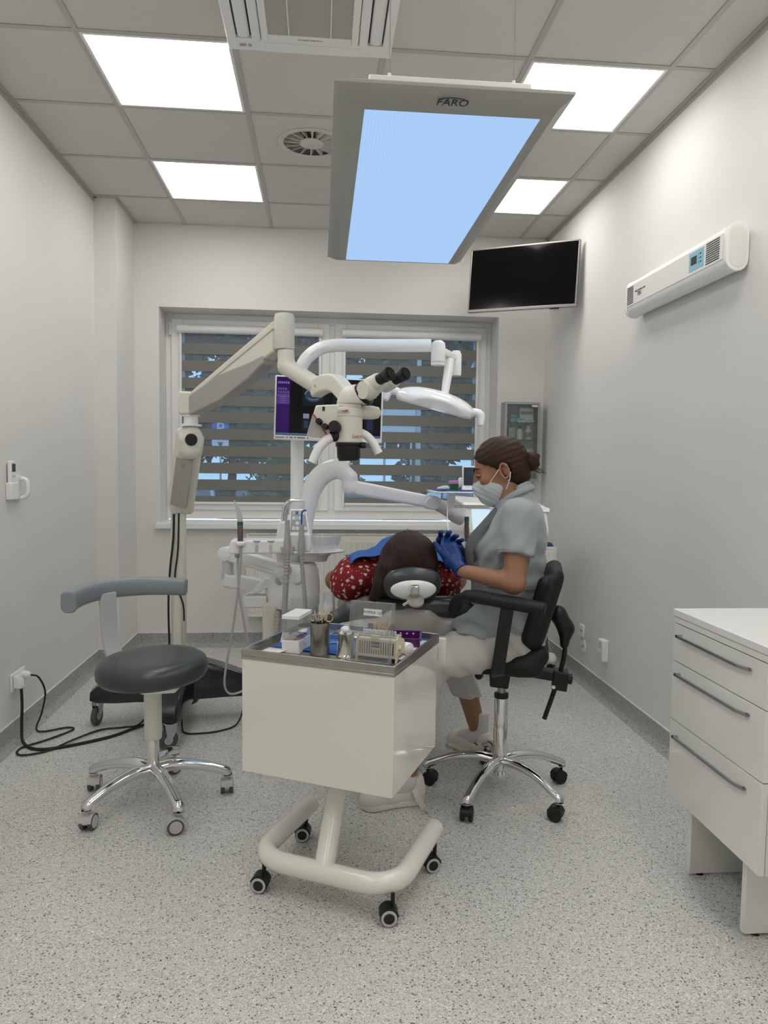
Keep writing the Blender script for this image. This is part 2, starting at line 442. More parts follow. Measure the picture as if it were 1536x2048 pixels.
# red blouse with white hearts: a heart in each Voronoi cell, in the plane of the cloth
def heart_mat():
    m = bpy.data.materials.new('heart_blouse'); m.use_nodes = True; MATS['heart_blouse'] = m
    nt = m.node_tree; N = nt.nodes; L = nt.links; b = N['Principled BSDF']; tc = N.new('ShaderNodeTexCoord')
    def mth(op, a, c=None):
        n = N.new('ShaderNodeMath'); n.operation = op
        for i, q in enumerate((a, c)):
            if q is None: continue
            if isinstance(q, (int, float)): n.inputs[i].default_value = q
            else: L.new(q, n.inputs[i])
        return n.outputs[0]
    facs = []
    for sc, size, lim in ((36, .0076, .0094), (62, .0024, .0034)):
        v = N.new('ShaderNodeTexVoronoi'); v.inputs['Scale'].default_value = sc; v.inputs['Randomness'].default_value = .75
        L.new(tc.outputs['Object'], v.inputs['Vector'])
        s = N.new('ShaderNodeVectorMath'); s.operation = 'SUBTRACT'; L.new(tc.outputs['Object'], s.inputs[0]); L.new(v.outputs['Position'], s.inputs[1])
        sx = N.new('ShaderNodeSeparateXYZ'); L.new(s.outputs[0], sx.inputs[0])
        x = mth('DIVIDE', sx.outputs[0], size); z0 = mth('ADD', sx.outputs[2], sx.outputs[1]); z = mth('DIVIDE', z0, size)
        x2 = mth('MULTIPLY', x, x); z2 = mth('MULTIPLY', z, z); z3 = mth('MULTIPLY', z2, z)
        a = mth('SUBTRACT', mth('ADD', x2, z2), 1.0); a3 = mth('MULTIPLY', mth('MULTIPLY', a, a), a)
        f = mth('SUBTRACT', a3, mth('MULTIPLY', x2, z3)); facs.append(mth('MULTIPLY', mth('LESS_THAN', f, 0.0), mth('LESS_THAN', v.outputs['Distance'], lim*sc)))
    fac = mth('MAXIMUM', facs[0], facs[1])
    mx = N.new('ShaderNodeMix'); mx.data_type = 'RGBA'; mx.inputs[6].default_value = (.25, .008, .012, 1); mx.inputs[7].default_value = (.72, .58, .56, 1)
    L.new(fac, mx.inputs[0]); L.new(mx.outputs[2], b.inputs['Base Color']); b.inputs['Roughness'].default_value = .85
    nz = N.new('ShaderNodeTexNoise'); nz.inputs['Scale'].default_value = 30; L.new(tc.outputs['Object'], nz.inputs['Vector'])
    bp = N.new('ShaderNodeBump'); bp.inputs['Strength'].default_value = .5; bp.inputs['Distance'].default_value = .01; L.new(nz.outputs['Fac'], bp.inputs['Height']); L.new(bp.outputs[0], b.inputs['Normal'])
heart_mat()
mat('bib_blue', (.045, .15, .46), .85, var=.08, vscale=30, bump=.15, bscale=60)
mat('red_faded', (.42, .20, .17), .6)
mat('arm_mauve', (.58, .55, .56), .3)
mat('key_grey', (.36, .40, .46), .4)
mat('key_blue', (.03, .14, .40), .4)
mat('shell_grey', (.46, .455, .42), .32, coat=.2)
mat('lamp_lens', (.75, .77, .80), .1)
for _n, _c, _s in (('scr_black', (.002, .002, .003), 1), ('scr_purple', (.022, .004, .075), 1), ('scr_violet', (.060, .030, .15), 1), ('scr_bar', (.05, .09, .16), 1), ('scr_icon', (.09, .055, .19), 1),
                   ('scr_lilac', (.16, .12, .30), 1), ('scr_dark', (.006, .009, .014), 1), ('scr_ct', (.020, .035, .055), 1), ('scr_ct2', (.010, .018, .045), 1), ('scr_bone', (.16, .19, .25), 1), ('scr_sky', (.28, .48, .80), 1), ('scr_pale', (.55, .68, .78), 1)):
    mat(_n, tuple(c*.3 for c in _c), .35, emit=_c, estr=_s, spec=.2)
mat('green_clear', (.03, .12, .05), .2)
mat('pink_plastic', (.55, .22, .45), .35)
mat('navy_box', (.02, .05, .13), .4)
mat('scr_slate', (.01, .012, .016), .2, emit=(.012, .016, .024), estr=1)
mat('knob_grey', (.26, .255, .23), .45)
mat('cover_mid', (.40, .395, .365), .42)
# ================================================================== THE ROOM
XL, XR, YB, YF, H = -.487, 2.606, 1.70, -4.95, 3.0
WX0, WX1, WZ0, WZ1, WD = -.185, 2.255, .90, 2.43, 1.93       # window opening and depth of the frame
fl = struct(G().b2((XL-.3, YF-.3, -.1), (XR+.3, YB+.3, 0)).build('floor', 'floor_vinyl'))
g = G().b2((XL-.2, YF-.2, 0), (XL, YB+.3, H+.1)); g.b2((XL-.01, 1.236, 0), (-.353, YB+.01, H+.1))
struct(g.build('wall_left', 'wall_paint', flat=True))
struct(G().b2((XR, YF-.2, 0), (XR+.2, YB+.3, H+.1)).build('wall_right', 'wall_paint', flat=True))
g = G()
for a, b in (((XL-.2, YB, 0), (WX0, YB+.42, H+.1)), ((WX1, YB, 0), (XR+.2, YB+.42, H+.1)), ((WX0, YB, 0), (WX1, YB+.42, WZ0)), ((WX0, YB, WZ1), (WX1, YB+.42, H+.1))): g.b2(a, b)
struct(g.build('wall_back', 'wall_paint', flat=True))
struct(G().b2((XL-.2, YF-.2, 0), (XR+.2, YF, H+.1)).build('wall_front', 'wall_paint', flat=True))

# coved vinyl skirting and its pale sealing strip
def skirting(name, P, sides):
    prof = [(0, 0), (.045, 0), (.032, .003), (.020, .010), (.011, .021), (.006, .038), (.004, .1), (0, .1)]
    g = G()
    for (a, b, nrm) in sides:
        a = Vector((*a, 0)); b = Vector((*b, 0)); nrm = Vector((*nrm, 0)); n = len(prof)
        V = [q + nrm*u + Vector((0, 0, w)) for q in (a, b) for u, w in prof]
        F = [(i, (i+1) % n, n+(i+1) % n, n+i) for i in range(n)]
        if (b-a).cross(nrm).z < 0: F = [f[::-1] for f in F]
        g.add(V, F)
    o = struct(g.build(name, 'skirting_vinyl', angle=50))
    s = G()
    for (a, b, nrm) in sides:
        a = Vector((*a, .1)); b = Vector((*b, .1)); nrm = Vector((*nrm, 0))
        s.box((a+b)/2+nrm*.0025+Vector((0, 0, .003)), (max(abs((b-a).x), .005), max(abs((b-a).y), .005), .006))
    s.build('seal_strip', 'paper_white', o)
skirting('baseboard_left', None, [((XL, YF), (XL, 1.236), (1, 0)), ((XL, 1.236), (-.353, 1.236), (0, -1)), ((-.353, 1.236), (-.353, YB), (1, 0))])
skirting('baseboard_back', None, [((-.353, YB), (XR, YB), (0, -1))])
skirting('baseboard_right', None, [((XR, YB), (XR, YF), (-1, 0))])

# suspended ceiling: tiles laid on a white grid
ceil = struct(G().b2((XL, YF, H+.06), (XR, YB, H+.1)).build('ceiling', 'tile_white', flat=True))
xs = [XL, 0, .6, 1.2, 1.8, 2.4, XR]
ys = [YF] + [-.6*k for k in range(8, -1, -1)] + [.6, 1.2, YB]
LIGHTS = [(.3, -.3), (.3, .9), (2.1, -.3), (2.1, .9), (.3, -1.5), (2.1, -1.5), (.3, -2.7), (2.1, -2.7), (.3, -3.9), (2.1, -3.9)]  # last six are unseen, assumed to light the floor; final pair added as fill
VENT = (.9, .3); AC = (.905, -.9)
tiles = {}
for i in range(len(xs)-1):
    for j in range(len(ys)-1):
        cx, cy = (xs[i]+xs[i+1])/2, (ys[j]+ys[j+1])/2
        if any(abs(cx-a) < .1 and abs(cy-b) < .1 for a, b in LIGHTS+[AC]): continue
        w, d = round(xs[i+1]-xs[i]-.012, 3), round(ys[j+1]-ys[j]-.012, 3)
        if abs(cx-VENT[0]) < .1 and abs(cy-VENT[1]) < .1:
            n = 40; g = G(); rr = .150; hw = .294
            ring = [(VENT[0]+rr*math.cos(2*PI*k/n), VENT[1]+rr*math.sin(2*PI*k/n), H+.004) for k in range(n)]
            out = []
            for k in range(n):
                c_, s_ = math.cos(2*PI*k/n), math.sin(2*PI*k/n); q = hw/max(abs(c_), abs(s_)); out.append((VENT[0]+q*c_, VENT[1]+q*s_, H+.004))
            g.add(ring+out, [(k, n+k, n+(k+1) % n, (k+1) % n)[::-1] for k in range(n)])
            g.build('ceiling_tile', 'tile_white', ceil, flat=True); continue
        if (w, d) in tiles:
            o = tiles[(w, d)].copy(); COL.objects.link(o)
        else:
            o = G().b2((-w/2, -d/2, 0), (w/2, d/2, .015)).build('ceiling_tile', 'tile_white', ceil, bevel=.002, local=True, seg=1); tiles[(w, d)] = o
        o.location = (cx, cy, H+.004)
def tee(a, b):
    G().b2((a[0], a[1], H), (b[0], b[1], H+.003)).build('grid_bar', 'tee_white', ceil, flat=True)
for x in xs[1:-1]: tee((x-.012, YF), (x+.012, YB))
for y in ys[1:-1]:
    for i in range(len(xs)-1):
        x0 = xs[i]+(.012 if i else 0); x1 = xs[i+1]-(.012 if i < len(xs)-2 else 0)
        tee((x0, y-.012), (x1, y+.012))
struct(G().b2((XL, YF, H-.022), (XL+.004, 1.236, H+.004)).b2((XL, YF, H-.001), (XL+.022, 1.236, H+.002)).b2((XL, 1.214, H-.001), (-.353, 1.236, H+.002)).b2((-.353, 1.214, H-.001), (-.331, YB, H+.002)).build('trim_1', 'tee_white', flat=True))
struct(G().b2((XR-.004, YF, H-.022), (XR, YB, H+.004)).b2((XR-.022, YF, H-.001), (XR, YB, H+.002)).build('trim_2', 'tee_white', flat=True))

LAB = {(.3, -3.9): 'unseen square LED ceiling panel added for fill light nearest the entrance, left wall side', (2.1, -3.9): 'unseen square LED ceiling panel added for fill light nearest the entrance, right wall side', (.3, -1.5): 'unseen square LED ceiling panel assumed for floor light, one step beyond the air conditioner cassette', (2.1, -1.5): 'unseen square LED ceiling panel assumed for floor light, over the drawer cabinet',
       (.3, -2.7): 'unseen square LED ceiling panel assumed for floor light near the entrance end, left wall side', (2.1, -2.7): 'unseen square LED ceiling panel assumed for floor light near the entrance end, right wall side',
       (.3, -.3): 'square LED ceiling panel beside the air conditioner cassette', (.3, .9): 'square LED ceiling panel close to the pilaster and window wall',
       (2.1, -.3): 'square LED ceiling panel partly hidden by the hanging lamp\'s near corner', (2.1, .9): 'square LED ceiling panel above the wall mounted television'}
base_light = None
for (x, y) in LIGHTS:
    lab = LAB.get((x, y), 'square LED ceiling panel ')
    if base_light is None:
        t = thing('ceiling_light', lab, 'ceiling light', (x, y, H), group='LED ceiling panels')
        fr = G()
        for sx, sy, w, d in ((-.284, 0, .012, .58), (.284, 0, .012, .58), (0, -.284, .556, .012), (0, .284, .556, .012)): fr.b2((sx-w/2, sy-d/2, -.001), (sx+w/2, sy+d/2, .02))
        fr.build('frame', 'pvc_white', t, local=True)
        G().b2((-.278, -.278, .004), (.278, .278, .012)).build('diffuser', 'led_panel', t, local=True, flat=True)
        base_light = t
    else:
        t = copy_tree(base_light); t.location = (x, y, H); t['label'] = lab

# round swirl vent
t = thing('ceiling_vent', 'round white swirl air vent in a ceiling tile', 'vent', (VENT[0], VENT[1], H))
G().lathe([(.147, .004), (.175, .004), (.178, .001), (.174, -.004), (.150, -.002), (.146, .003)], (*VENT, H), n=48, caps=False).build('rim', 'tile_white', t, angle=40)
G().cyl((*VENT, H+.05), (*VENT, H+.055), .16, n=32).build('duct', 'black_plastic', t)
G().lathe([(.0, -.004), (.055, -.003), (.062, .001), (.062, .006)], (*VENT, H), n=32).build('hub', 'tile_white', t)
bl = None
for k in range(16):
    a = 2*PI*k/16
    if bl is None:
        g = G(); V = []
        for r, hw in ((.058, .006), (.150, .011)):
            V += [(r, -hw, .032), (r, hw-.004, .000), (r, hw, .0005), (r, -hw+.004, .033)]
        g.add(V, [(0, 1, 5, 4), (1, 2, 6, 5), (2, 3, 7, 6), (3, 0, 4, 7), (3, 2, 1, 0), (4, 5, 6, 7)]); bl = g.build('blade', 'tile_white', t, local=True)
    else: bl = bl.copy(); COL.objects.link(bl)
    bl.rotation_euler = (0, 0, a)

# air conditioner cassette
t = thing('air_conditioner', 'white square ceiling air conditioner cassette with louvred grille', 'air conditioner', (AC[0], AC[1], H))
ax, ay, aw = AC[0], AC[1], .322
zb = H-.022
g = G()
g.b2((ax-aw, ay-aw, zb), (ax+aw, ay-.245, H+.02)); g.b2((ax-aw, ay+.245, zb), (ax+aw, ay+aw, H+.02))
g.b2((ax-aw, ay-.245, zb), (ax-.285, ay+.245, H+.02)); g.b2((ax+.285, ay-.245, zb), (ax+aw, ay+.245, H+.02))
g.b2((ax-.225, ay-.245, zb), (ax-.19, ay+.245, H+.02)); g.b2((ax+.19, ay-.245, zb), (ax+.225, ay+.245, H+.02))
g.build('panel', 'white_plastic', t, bevel=.004)
for s in (-1, 1):
    G().tube([(ax+s*.256, ay-.235, zb+.012), (ax+s*.256, ay+.235, zb+.012)], .024, 14, ex=.5, up=(1, 0, 0)).build('air_flap', 'white_plastic', t)
    G().b2((ax+s*.226, ay-.244, zb+.016), (ax+s*.284, ay+.244, H+.02)).build('outlet', 'black_plastic', t)
    G().b2((ax-.19, ay+s*.262, zb-.004), (ax+.19, ay+s*.318, zb+.002)).build('air_flap', 'white_plastic', t, bevel=.006)
g = G()
for a, b in (((-.187, -.242), (-.160, .242)), ((.160, -.242), (.187, .242)), ((-.160, -.242), (.160, -.205)), ((-.160, .205), (.160, .242))): g.b2((ax+a[0], ay+a[1], zb-.003), (ax+b[0], ay+b[1], zb+.012))
gf = g.build('grille_frame', 'white_plastic', t, bevel=.003)
G().b2((ax-.16, ay-.205, zb+.014), (ax+.16, ay+.205, zb+.018)).build('filter', 'mid_grey', t)
sl = None
for k in range(33):
    y = -.200+k*.0125
    if sl is None: sl = G().box((0, 0, 0), (.32, .002, .012), rotm(.6, 0, 0)).build('louvre', 'light_grey', t, local=True)
    else: sl = sl.copy(); COL.objects.link(sl)
    sl.location = (0, y, zb-H+.005)
for dx in (-.08, .08): G().b2((ax+dx-.002, ay-.205, zb-.002), (ax+dx+.002, ay+.205, zb+.010)).build('grille_bar', 'white_plastic', t)
for dx, w in ((-.262, .024), (-.235, .012)): G().b2((ax+dx-w/2, ay+.276, zb-.002), (ax+dx+w/2, ay+.290, zb+.001)).build('receiver_window', 'hose_grey', t)
text_mesh('lettering', 'MITSUBISHI ELECTRIC', .010, 'ink_grey', t, basis((ax, ay+.222, zb-.0035), (-1, 0, 0), (0, 1, 0)))

# ================================================================== WINDOW
w1 = bpy.data.objects.new('window_1', None); COL.objects.link(w1); w1.location = (1.035, WD, .9); struct(w1)
yf0 = WD-.0
fr = G()
fz0, fz1 = WZ0+.02, WZ1
for a, b in (((WX0, fz0), (WX0+.055, fz1)), ((WX1-.055, fz0), (WX1, fz1)), ((WX0+.055, fz1-.055), (WX1-.055, fz1)), ((WX0+.055, fz0), (WX1-.055, fz0+.075)), ((1.015, fz0+.075), (1.065, fz1-.055))):
    fr.b2((a[0], WD, a[1]), (b[0], WD+.07, b[1]))
fr.build('window_frame', 'pvc_white', w1, bevel=.003)
SASH = [(-.142, 1.018, True), (1.062, 2.212, False)]
for (x0, x1, _) in SASH:
    z0, z1 = .985, 2.388; s = .085
    g = G()
    for a, b in (((x0, z0), (x0+s, z1)), ((x1-s, z0), (x1, z1)), ((x0+s, z1-s), (x1-s, z1)), ((x0+s, z0), (x1-s, z0+s))): g.b2((a[0], WD-.022, a[1]), (b[0], WD+.05, b[1]))
    sh = g.build('sash', 'pvc_white', w1, bevel=.004)
    G().b2((x0+s-.01, WD+.010, z0+s-.01), (x1-s+.01, WD+.022, z1-s+.01)).build('pane', 'window_glass', sh, flat=True)
hg = G().cyl((-.150, WD-.018, 2.27), (-.150, WD-.018, 2.36), .009, n=12).build('hinge', 'pvc_white', w1)
G().cyl((-.150, WD-.018, 1.02), (-.150, WD-.018, 1.10), .009, n=12).build('hinge', 'pvc_white', w1)
sill = struct(G().b2((WX0-.03, YB-.05, .862), (WX1+.03, WD+.02, .905)).build('trim_3', 'pvc_white', bevel=.006))
# zebra roller blinds, one on each sash: cassette, side rails, opaque and sheer bands
for (x0, x1, leftone) in SASH:
    t = thing('roller_blind', 'grey striped roller blind on the %s' % ('window sash next to the pilaster' if leftone else 'window sash next to the glass cabinet'), 'blind', ((x0+x1)/2, WD-.04, 1.0), group='striped roller blinds')
    a, b = x0+.055, x1-.055; yy = WD-.034
    G().tube([(a-.004, yy-.012, 2.315), (b+.004, yy-.012, 2.315)], .033, 16).build('cassette', 'pvc_white', t)
    for x in (a+.006, b-.022): G().b2((x, yy-.008, 1.02), (x+.016, yy+.010, 2.29)).build('side_rail', 'pvc_white', t, bevel=.003)
    xa, xb = a+.024, b-.024; z = 2.283; k = 0; ob = sb = None
    G().b2((xa, yy-.010, 1.028), (xb, yy+.008, 1.046)).build('bottom_bar', 'pvc_white', t, bevel=.004)
    pitch = .1250; gap = .045
    z = 2.213
    z_first = z
    while z > 1.07:
        zb_ = max(z-(pitch-gap), 1.047)
        lab = G().b2((xa, yy-.003, zb_), (xb, yy-.001, z)).build('opaque_band', 'blind_grey', t, flat=True)
        z -= pitch
    G().b2((xa, yy+.003, 1.046), (xb, yy+.0035, 2.29)).build('sheer_fabric', 'sheer_fabric', t, flat=True)
    G().tube([(b+.012, yy-.02, 2.30), (b+.013, yy-.02, 1.75), (b+.012, yy-.02, 1.30)], .0018, 6).build('pull_cord', 'pvc_white', t)

# ================================================================== OUTSIDE THE WINDOW
struct(G().b2((-40, YB+.45, -.5), (45, 70, -.4)).build('ground_outside', 'asphalt', flat=True), 'dark car park ground outside the window')
def leaf_cloud(cells, n, size, seed):
    r = np.random.RandomState(seed); V = []; F = []
    w = np.array([c[3] for c in cells], float)**2; w /= w.sum()
    for i in range(n):
        c = cells[r.choice(len(cells), p=w)]
        d = r.normal(size=3); d /= np.linalg.norm(d); q = np.array(c[:3]) + d*c[3]*r.uniform(.45, 1.0)*np.array([1, .7, .8])
        a = r.normal(size=3); a /= np.linalg.norm(a); b = np.cross(a, r.normal(size=3)); b /= np.linalg.norm(b)
        s = size*r.uniform(.6, 1.4); o = len(V)
        V += [q-a*s, q-b*s*.5, q+a*s, q+b*s*.5]; F.append((o, o+1, o+2, o+3))
    return np.array(V), F
TREES = [(-14, 29, 9, 0, 'tall pale tree far behind the car park, first of the row'), (-8.5, 30, 10, 0, 'tall tree far behind the parking sign'), (-3, 29, 9.5, 0, 'tall tree in the far row behind the silver car'), (2.5, 30, 10, 0, 'tall tree in the far row behind the dark car'), (8, 29, 9.5, 0, 'tall tree in the far row behind the notice board'), (13.5, 30, 10, 0, 'tall tree at the end of the far row'),
         (-9.6, 21, 7.5, 2.6, 'broad dark tree at the far end of the car park'), (-4.9, 20, 8.2, 2.7, 'tall dark tree behind the parking sign'), (-.2, 21, 7.6, 2.5, 'dense dark tree behind the silver car'),
         (4.5, 20, 8.4, 2.6, 'dark tree behind the white notice board'), (9.2, 21, 7.8, 2.7, 'dark tree beside the lamp post in the car park'), (14, 22, 8.2, 2.8, 'last dark tree along the car park edge')]
for i, (x, y, h, r, lab) in enumerate(TREES):
    t = thing('tree', lab, 'tree', (x, y, -.4), group='trees beyond the car park')
    G().tube([(x, y, -.4), (x+.1, y, 1.5), (x-.1, y, 3.2), (x+.15, y, 5)], [.22, .17, .13, .07], 8, smooth=3).build('trunk', 'bark', t)
    rs = np.random.RandomState(40+i)
    cells = [(x+rs.uniform(-1.6, 1.6), y+rs.uniform(-.8, .8), 2.0+rs.uniform(0, h-3.0), rs.uniform(.8, 1.15)) for _ in range(24)]
    V, F = leaf_cloud(cells, 8000, .20, 100+i); o = link_mesh('foliage', V, F, 'leaf_dark', t, flat=True); o['kind'] = 'stuff'
for i, (x, lab) in enumerate(((-5.5, 'light green shrub below the parking sign'), (.4, 'light green shrub between the trees and the silver car'), (4.3, 'light green shrub below the white notice board'), (8.4, 'light green shrub by the lamp post'))):
    t = thing('shrub', lab, 'shrub', (x, 17.6, -.4), group='shrubs along the car park')
    rs = np.random.RandomState(80+i)
    cells = [(x+rs.uniform(-1.2, 1.2), 17.6+rs.uniform(-.4, .4), rs.uniform(0.1, 1.6), rs.uniform(.5, .8)) for _ in range(9)]
    V, F = leaf_cloud(cells, 1800, .12, 200+i); o = link_mesh('foliage', V, F, 'leaf_light' if i % 2 else 'leaf_dark', t, flat=True); o['kind'] = 'stuff'
    G().tube([(x, 17.6, -.4), (x+.05, 17.6, .3), (x, 17.6, .8)], [.06, .05, .03], 6).build('stem', 'bark', t)
def car(x, y, body, lab):
    t = thing('car', lab, 'car', (x, y, -.4), group='cars parked outside')
    z = -.4; hw = .86
    prof = [(-2.1, .25), (-2.12, .62), (-1.95, .80), (-1.05, .93), (1.7, .98), (2.05, .90), (2.1, .3), (1.8, .22), (-1.8, .22)]
    G().prism([(y+a, z+b) for a, b in prof], x-hw, x+hw, 'yz').build('body', body, t, bevel=.08, seg=3)
    cab = [(-1.15, .90), (-.45, 1.36), (.75, 1.42), (1.5, .95)]; n = len(cab); g = G(); V = []
    for s in (-1, 1): V += [(x+s*(hw-.03 if b < 1 else hw-.22), y+a, z+b) for a, b in cab]
    g.add(V, [(0, 1, 2, 3), (7, 6, 5, 4)] + [(i, n+i, n+(i+1) % n, (i+1) % n) for i in range(n)]); cb = g.build('cabin', body, t, bevel=.05, seg=3)
    G().quad((x-hw+.08, y-1.12, z+.95), (x+hw-.08, y-1.12, z+.95), (x+hw-.27, y-.54, z+1.34), (x-hw+.27, y-.54, z+1.34)).build('windscreen', 'car_glass', cb, flat=True)
    for s in (-1, 1):
        g = G(); X = lambda b: x+s*((hw-.03)+(b-.90)/(1.42-.90)*(-.19)+.012)
        g.quad(*[(X(b), y+a, z+b) for a, b in ((-.95, .98), (-.42, 1.32), (.70, 1.36), (1.25, 1.0))]).build('side_window', 'car_glass', cb, flat=True)
        for a in (-1.3, 1.3): G().cyl((x+s*(hw-.02), y+a, z+.31), (x+s*(hw-.2), y+a, z+.31), .31, n=20).build('wheel', 'rubber_black', t)
        G().box((x+s*(hw-.22), y-2.08, z+.66), (.32, .08, .12)).build('headlight', 'sign_white', t, bevel=.02)
        G().ball((x+s*(hw+.09), y-.85, z+.98), (.1, .07, .07), 10, 6).build('wing_mirror', body, t)
    G().box((x, y-2.13, z+.48), (.5, .02, .11)).build('number_plate', 'sign_white', t)
car(-1.45, 9.0, 'car_silver', 'silver blue car parked beside the parking sign side')
car(1.15, 9.2, 'car_dark', 'dark blue car parked between two lighter cars')
car(3.7, 9.0, 'car_silver', 'silver blue car parked at the wall cabinet side')
t = thing('parking_sign', 'blue square parking sign with white letter and arrow plate on post', 'sign', (-1.82, 17, -.4))
G().cyl((-1.82, 17.03, -.4), (-1.82, 17.03, 2.46), .03, n=10).build('post', 'zinc', t)
G().b2((-2.05, 16.98, 2.04), (-1.59, 17.0, 2.48)).build('sign_plate', 'sign_blue', t)
text_mesh('lettering', 'P', .46, 'sign_white', t, basis((-1.82, 16.978, 2.26), (1, 0, 0), (0, 0, 1)))
sp = G().b2((-2.05, 16.98, 1.66), (-1.59, 17.0, 1.99)).build('arrow_plate', 'sign_white', t)
G().prism([(-1.90, 1.90), (-1.74, 1.90), (-1.82, 1.74)], 16.974, 16.979, 'xz').build('arrow', 'ink_dark', sp)
t = thing('notice_board', 'white board on two posts in front of the trees', 'sign', (2.94, 15, -.4))
G().b2((2.5, 15, 2.12), (3.38, 15.04, 2.82)).build('board', 'sign_white', t)
for x in (2.6, 3.28): G().cyl((x, 15.06, -.4), (x, 15.06, 2.8), .03, n=8).build('post', 'zinc', t)
t = thing('lamp_post', 'slim pale grey lamp post standing in the car park', 'lamp post', (3.32, 14, -.4))
G().cyl((3.32, 14, -.4), (3.32, 14, 6), .07, .05, n=12).build('pole', 'light_grey', t)
G().tube([(3.32, 14, 5.9), (3.32, 13.7, 6.2), (3.32, 13.1, 6.3)], .035, 8, smooth=3).build('arm', 'light_grey', t)
G().ball((3.32, 12.9, 6.28), (.12, .3, .06), 10, 6).build('lantern', 'light_grey', t)
# ================================================================== CASTERS AND STAR BASES
def twin_caster(parent, pos, heading, r=.025, hood='light_grey', wheel='mid_grey', stem_top=.075, ring=None, w=.040, hub_mat=None):
    """hooded twin-wheel caster touching the floor at pos; heading = direction in which the wheels trail"""
    x, y, z = pos; c, s = math.cos(heading), math.sin(heading); R = Matrix.Rotation(heading, 4, 'Z'); T = Matrix.Translation((x, y, z))
    T = T @ R
    g = G().cyl((0, 0, r*1.2), (0, 0, stem_top), .0065, n=10)
    n = 10; pr = [(-.012+r*1.06*math.cos(a), r+r*1.06*math.sin(a)) for a in [PI*k/n for k in range(n+1)]] + [(-.012-r*1.06*.2, r*.75), (-.012+r*.7, r*.9)]
    g.prism(pr, -w*.17, w*.17, 'xz')
    pr2 = [(-.012+r*1.10*math.cos(a), r+r*1.10*math.sin(a)) for a in [.15+(PI*.85)*k/n for k in range(n+1)]] + [(-.012+r*.95*math.cos(a), r+r*.95*math.sin(a)) for a in [.15+(PI*.85)*(1-k/n) for k in range(n+1)]]
    g.prism(pr2, -w*.46, w*.46, 'xz')
    o = g.move(T).build('caster', hood, parent)
    for q in (-1, 1):
        wg = G().lathe([(r*.3, -w*.15), (r*.96, -w*.15), (r, -w*.10), (r, w*.10), (r*.94, w*.15), (r*.3, w*.15)], (-.012, q*w*.33, r), axis=(0, 1, 0), n=20).move(T)
        wg.build('wheel', wheel, o)
        if ring:
            G().lathe([(r*.62, 0), (r*.90, 0), (r*.88, .0025), (r*.64, .0025)], (-.012, q*w*.485, r), axis=(0, q, 0), n=20, caps=False).move(T).build('wheel_ring', ring, o)
            G().cyl((-.012, q*w*.46, r), (-.012, q*w*.51, r), r*.6, n=16).move(T).build('hub_cap', hub_mat or wheel, o)
        else:
            G().cyl((-.012, q*w*.46, r), (-.012, q*w*.52, r), r*.78, r*.70, n=18).move(T).build('hub_cap', hub_mat or hood, o)
    return o
def star_base(t, cx, cy, a0, R, z_hub, z_end, hoods, wheels, wr, hub_r=.03, ring=None, wd=.040, heads=None, fat=1.0):
    sec = [(.018*fat*math.cos(2*PI*k/12), .0155*fat*math.sin(2*PI*k/12)) for k in range(12)]
    G().lathe([(.024, z_hub-.055), (hub_r, z_hub-.045), (hub_r+.004, z_hub-.01), (hub_r-.002, z_hub+.008), (.022, z_hub+.012)], (cx, cy, 0), n=24).build('hub', 'chrome', t)
    for k in range(5):
        a = a0+2*PI*k/5; c, s = math.cos(a), math.sin(a)
        P = [(cx+c*r, cy+s*r, z) for r, z in ((.015, z_hub-.012), (R*.30, z_hub-.003), (R*.62, z_hub-.016), (R*.9, z_end+.018), (R*1.0, z_end+.004), (R*1.012, z_end-.012))]
        leg = G().sweep(P, sec, smooth=5, scale=[1.35, 1.2, 1.05, 1.0, 1.02, .92]).build('leg', 'chrome', t, angle=60)
        h = heads[k] if heads else a+.8+k*1.3
        twin_caster(t, (cx+c*R*1.0, cy+s*R*1.0, 0), h, wr, hoods, wheels, z_end, ring, wd)

# ================================================================== OPERATOR STOOL (round seat, wrap backrest)
sx, sy = .312, -.768
t = thing('operator_stool', 'round dark grey vinyl stool with curved grey backrest and chrome star base', 'stool', (sx, sy, 0))
star_base(t, sx, sy, math.radians(-131.5), .284, .148, .088, 'light_grey', 'rubber_grey', .0305, heads=[-1.75, .25, -1.45, .9, -1.5], wd=.050, fat=1.22)
G().cyl((sx, sy, .12), (sx, sy, .275), .0235, n=24).build('gas_lift', 'chrome', t)
G().lathe([(.031, .258), (.0335, .262), (.0335, .455), (.030, .47)], (sx, sy, 0), n=28).build('column', 'cream_paint', t)
tilt = Matrix.Translation((sx, sy, .53)) @ Matrix.Rotation(math.radians(-2.0), 4, 'Y') @ Matrix.Rotation(math.radians(1.0), 4, 'X') @ Matrix.Translation((-sx, -sy, -.53))
prof = [(.0, .045), (.10, .046), (.150, .049), (.185, .046), (.203, .034), (.212, .012), (.210, -.014), (.198, -.032), (.17, -.038), (0, -.038)]
G().lathe(prof[::-1], (sx, sy, .535), n=48).move(tilt).build('seat', 'vinyl_dark', t, angle=80)
G().lathe([(.06, -.048), (.15, -.040), (.178, -.032), (.17, -.030)], (sx, sy, .535), n=40).move(tilt).build('seat_pan', 'white_plastic', t)
G().prism([(sx-.035, sy-.075), (sx+.10, sy-.075), (sx+.115, sy+.05), (sx-.09, sy+.09)], .455, .505, 'xy').move(tilt).build('tilt_mechanism', 'white_plastic', t, bevel=.012, seg=3)
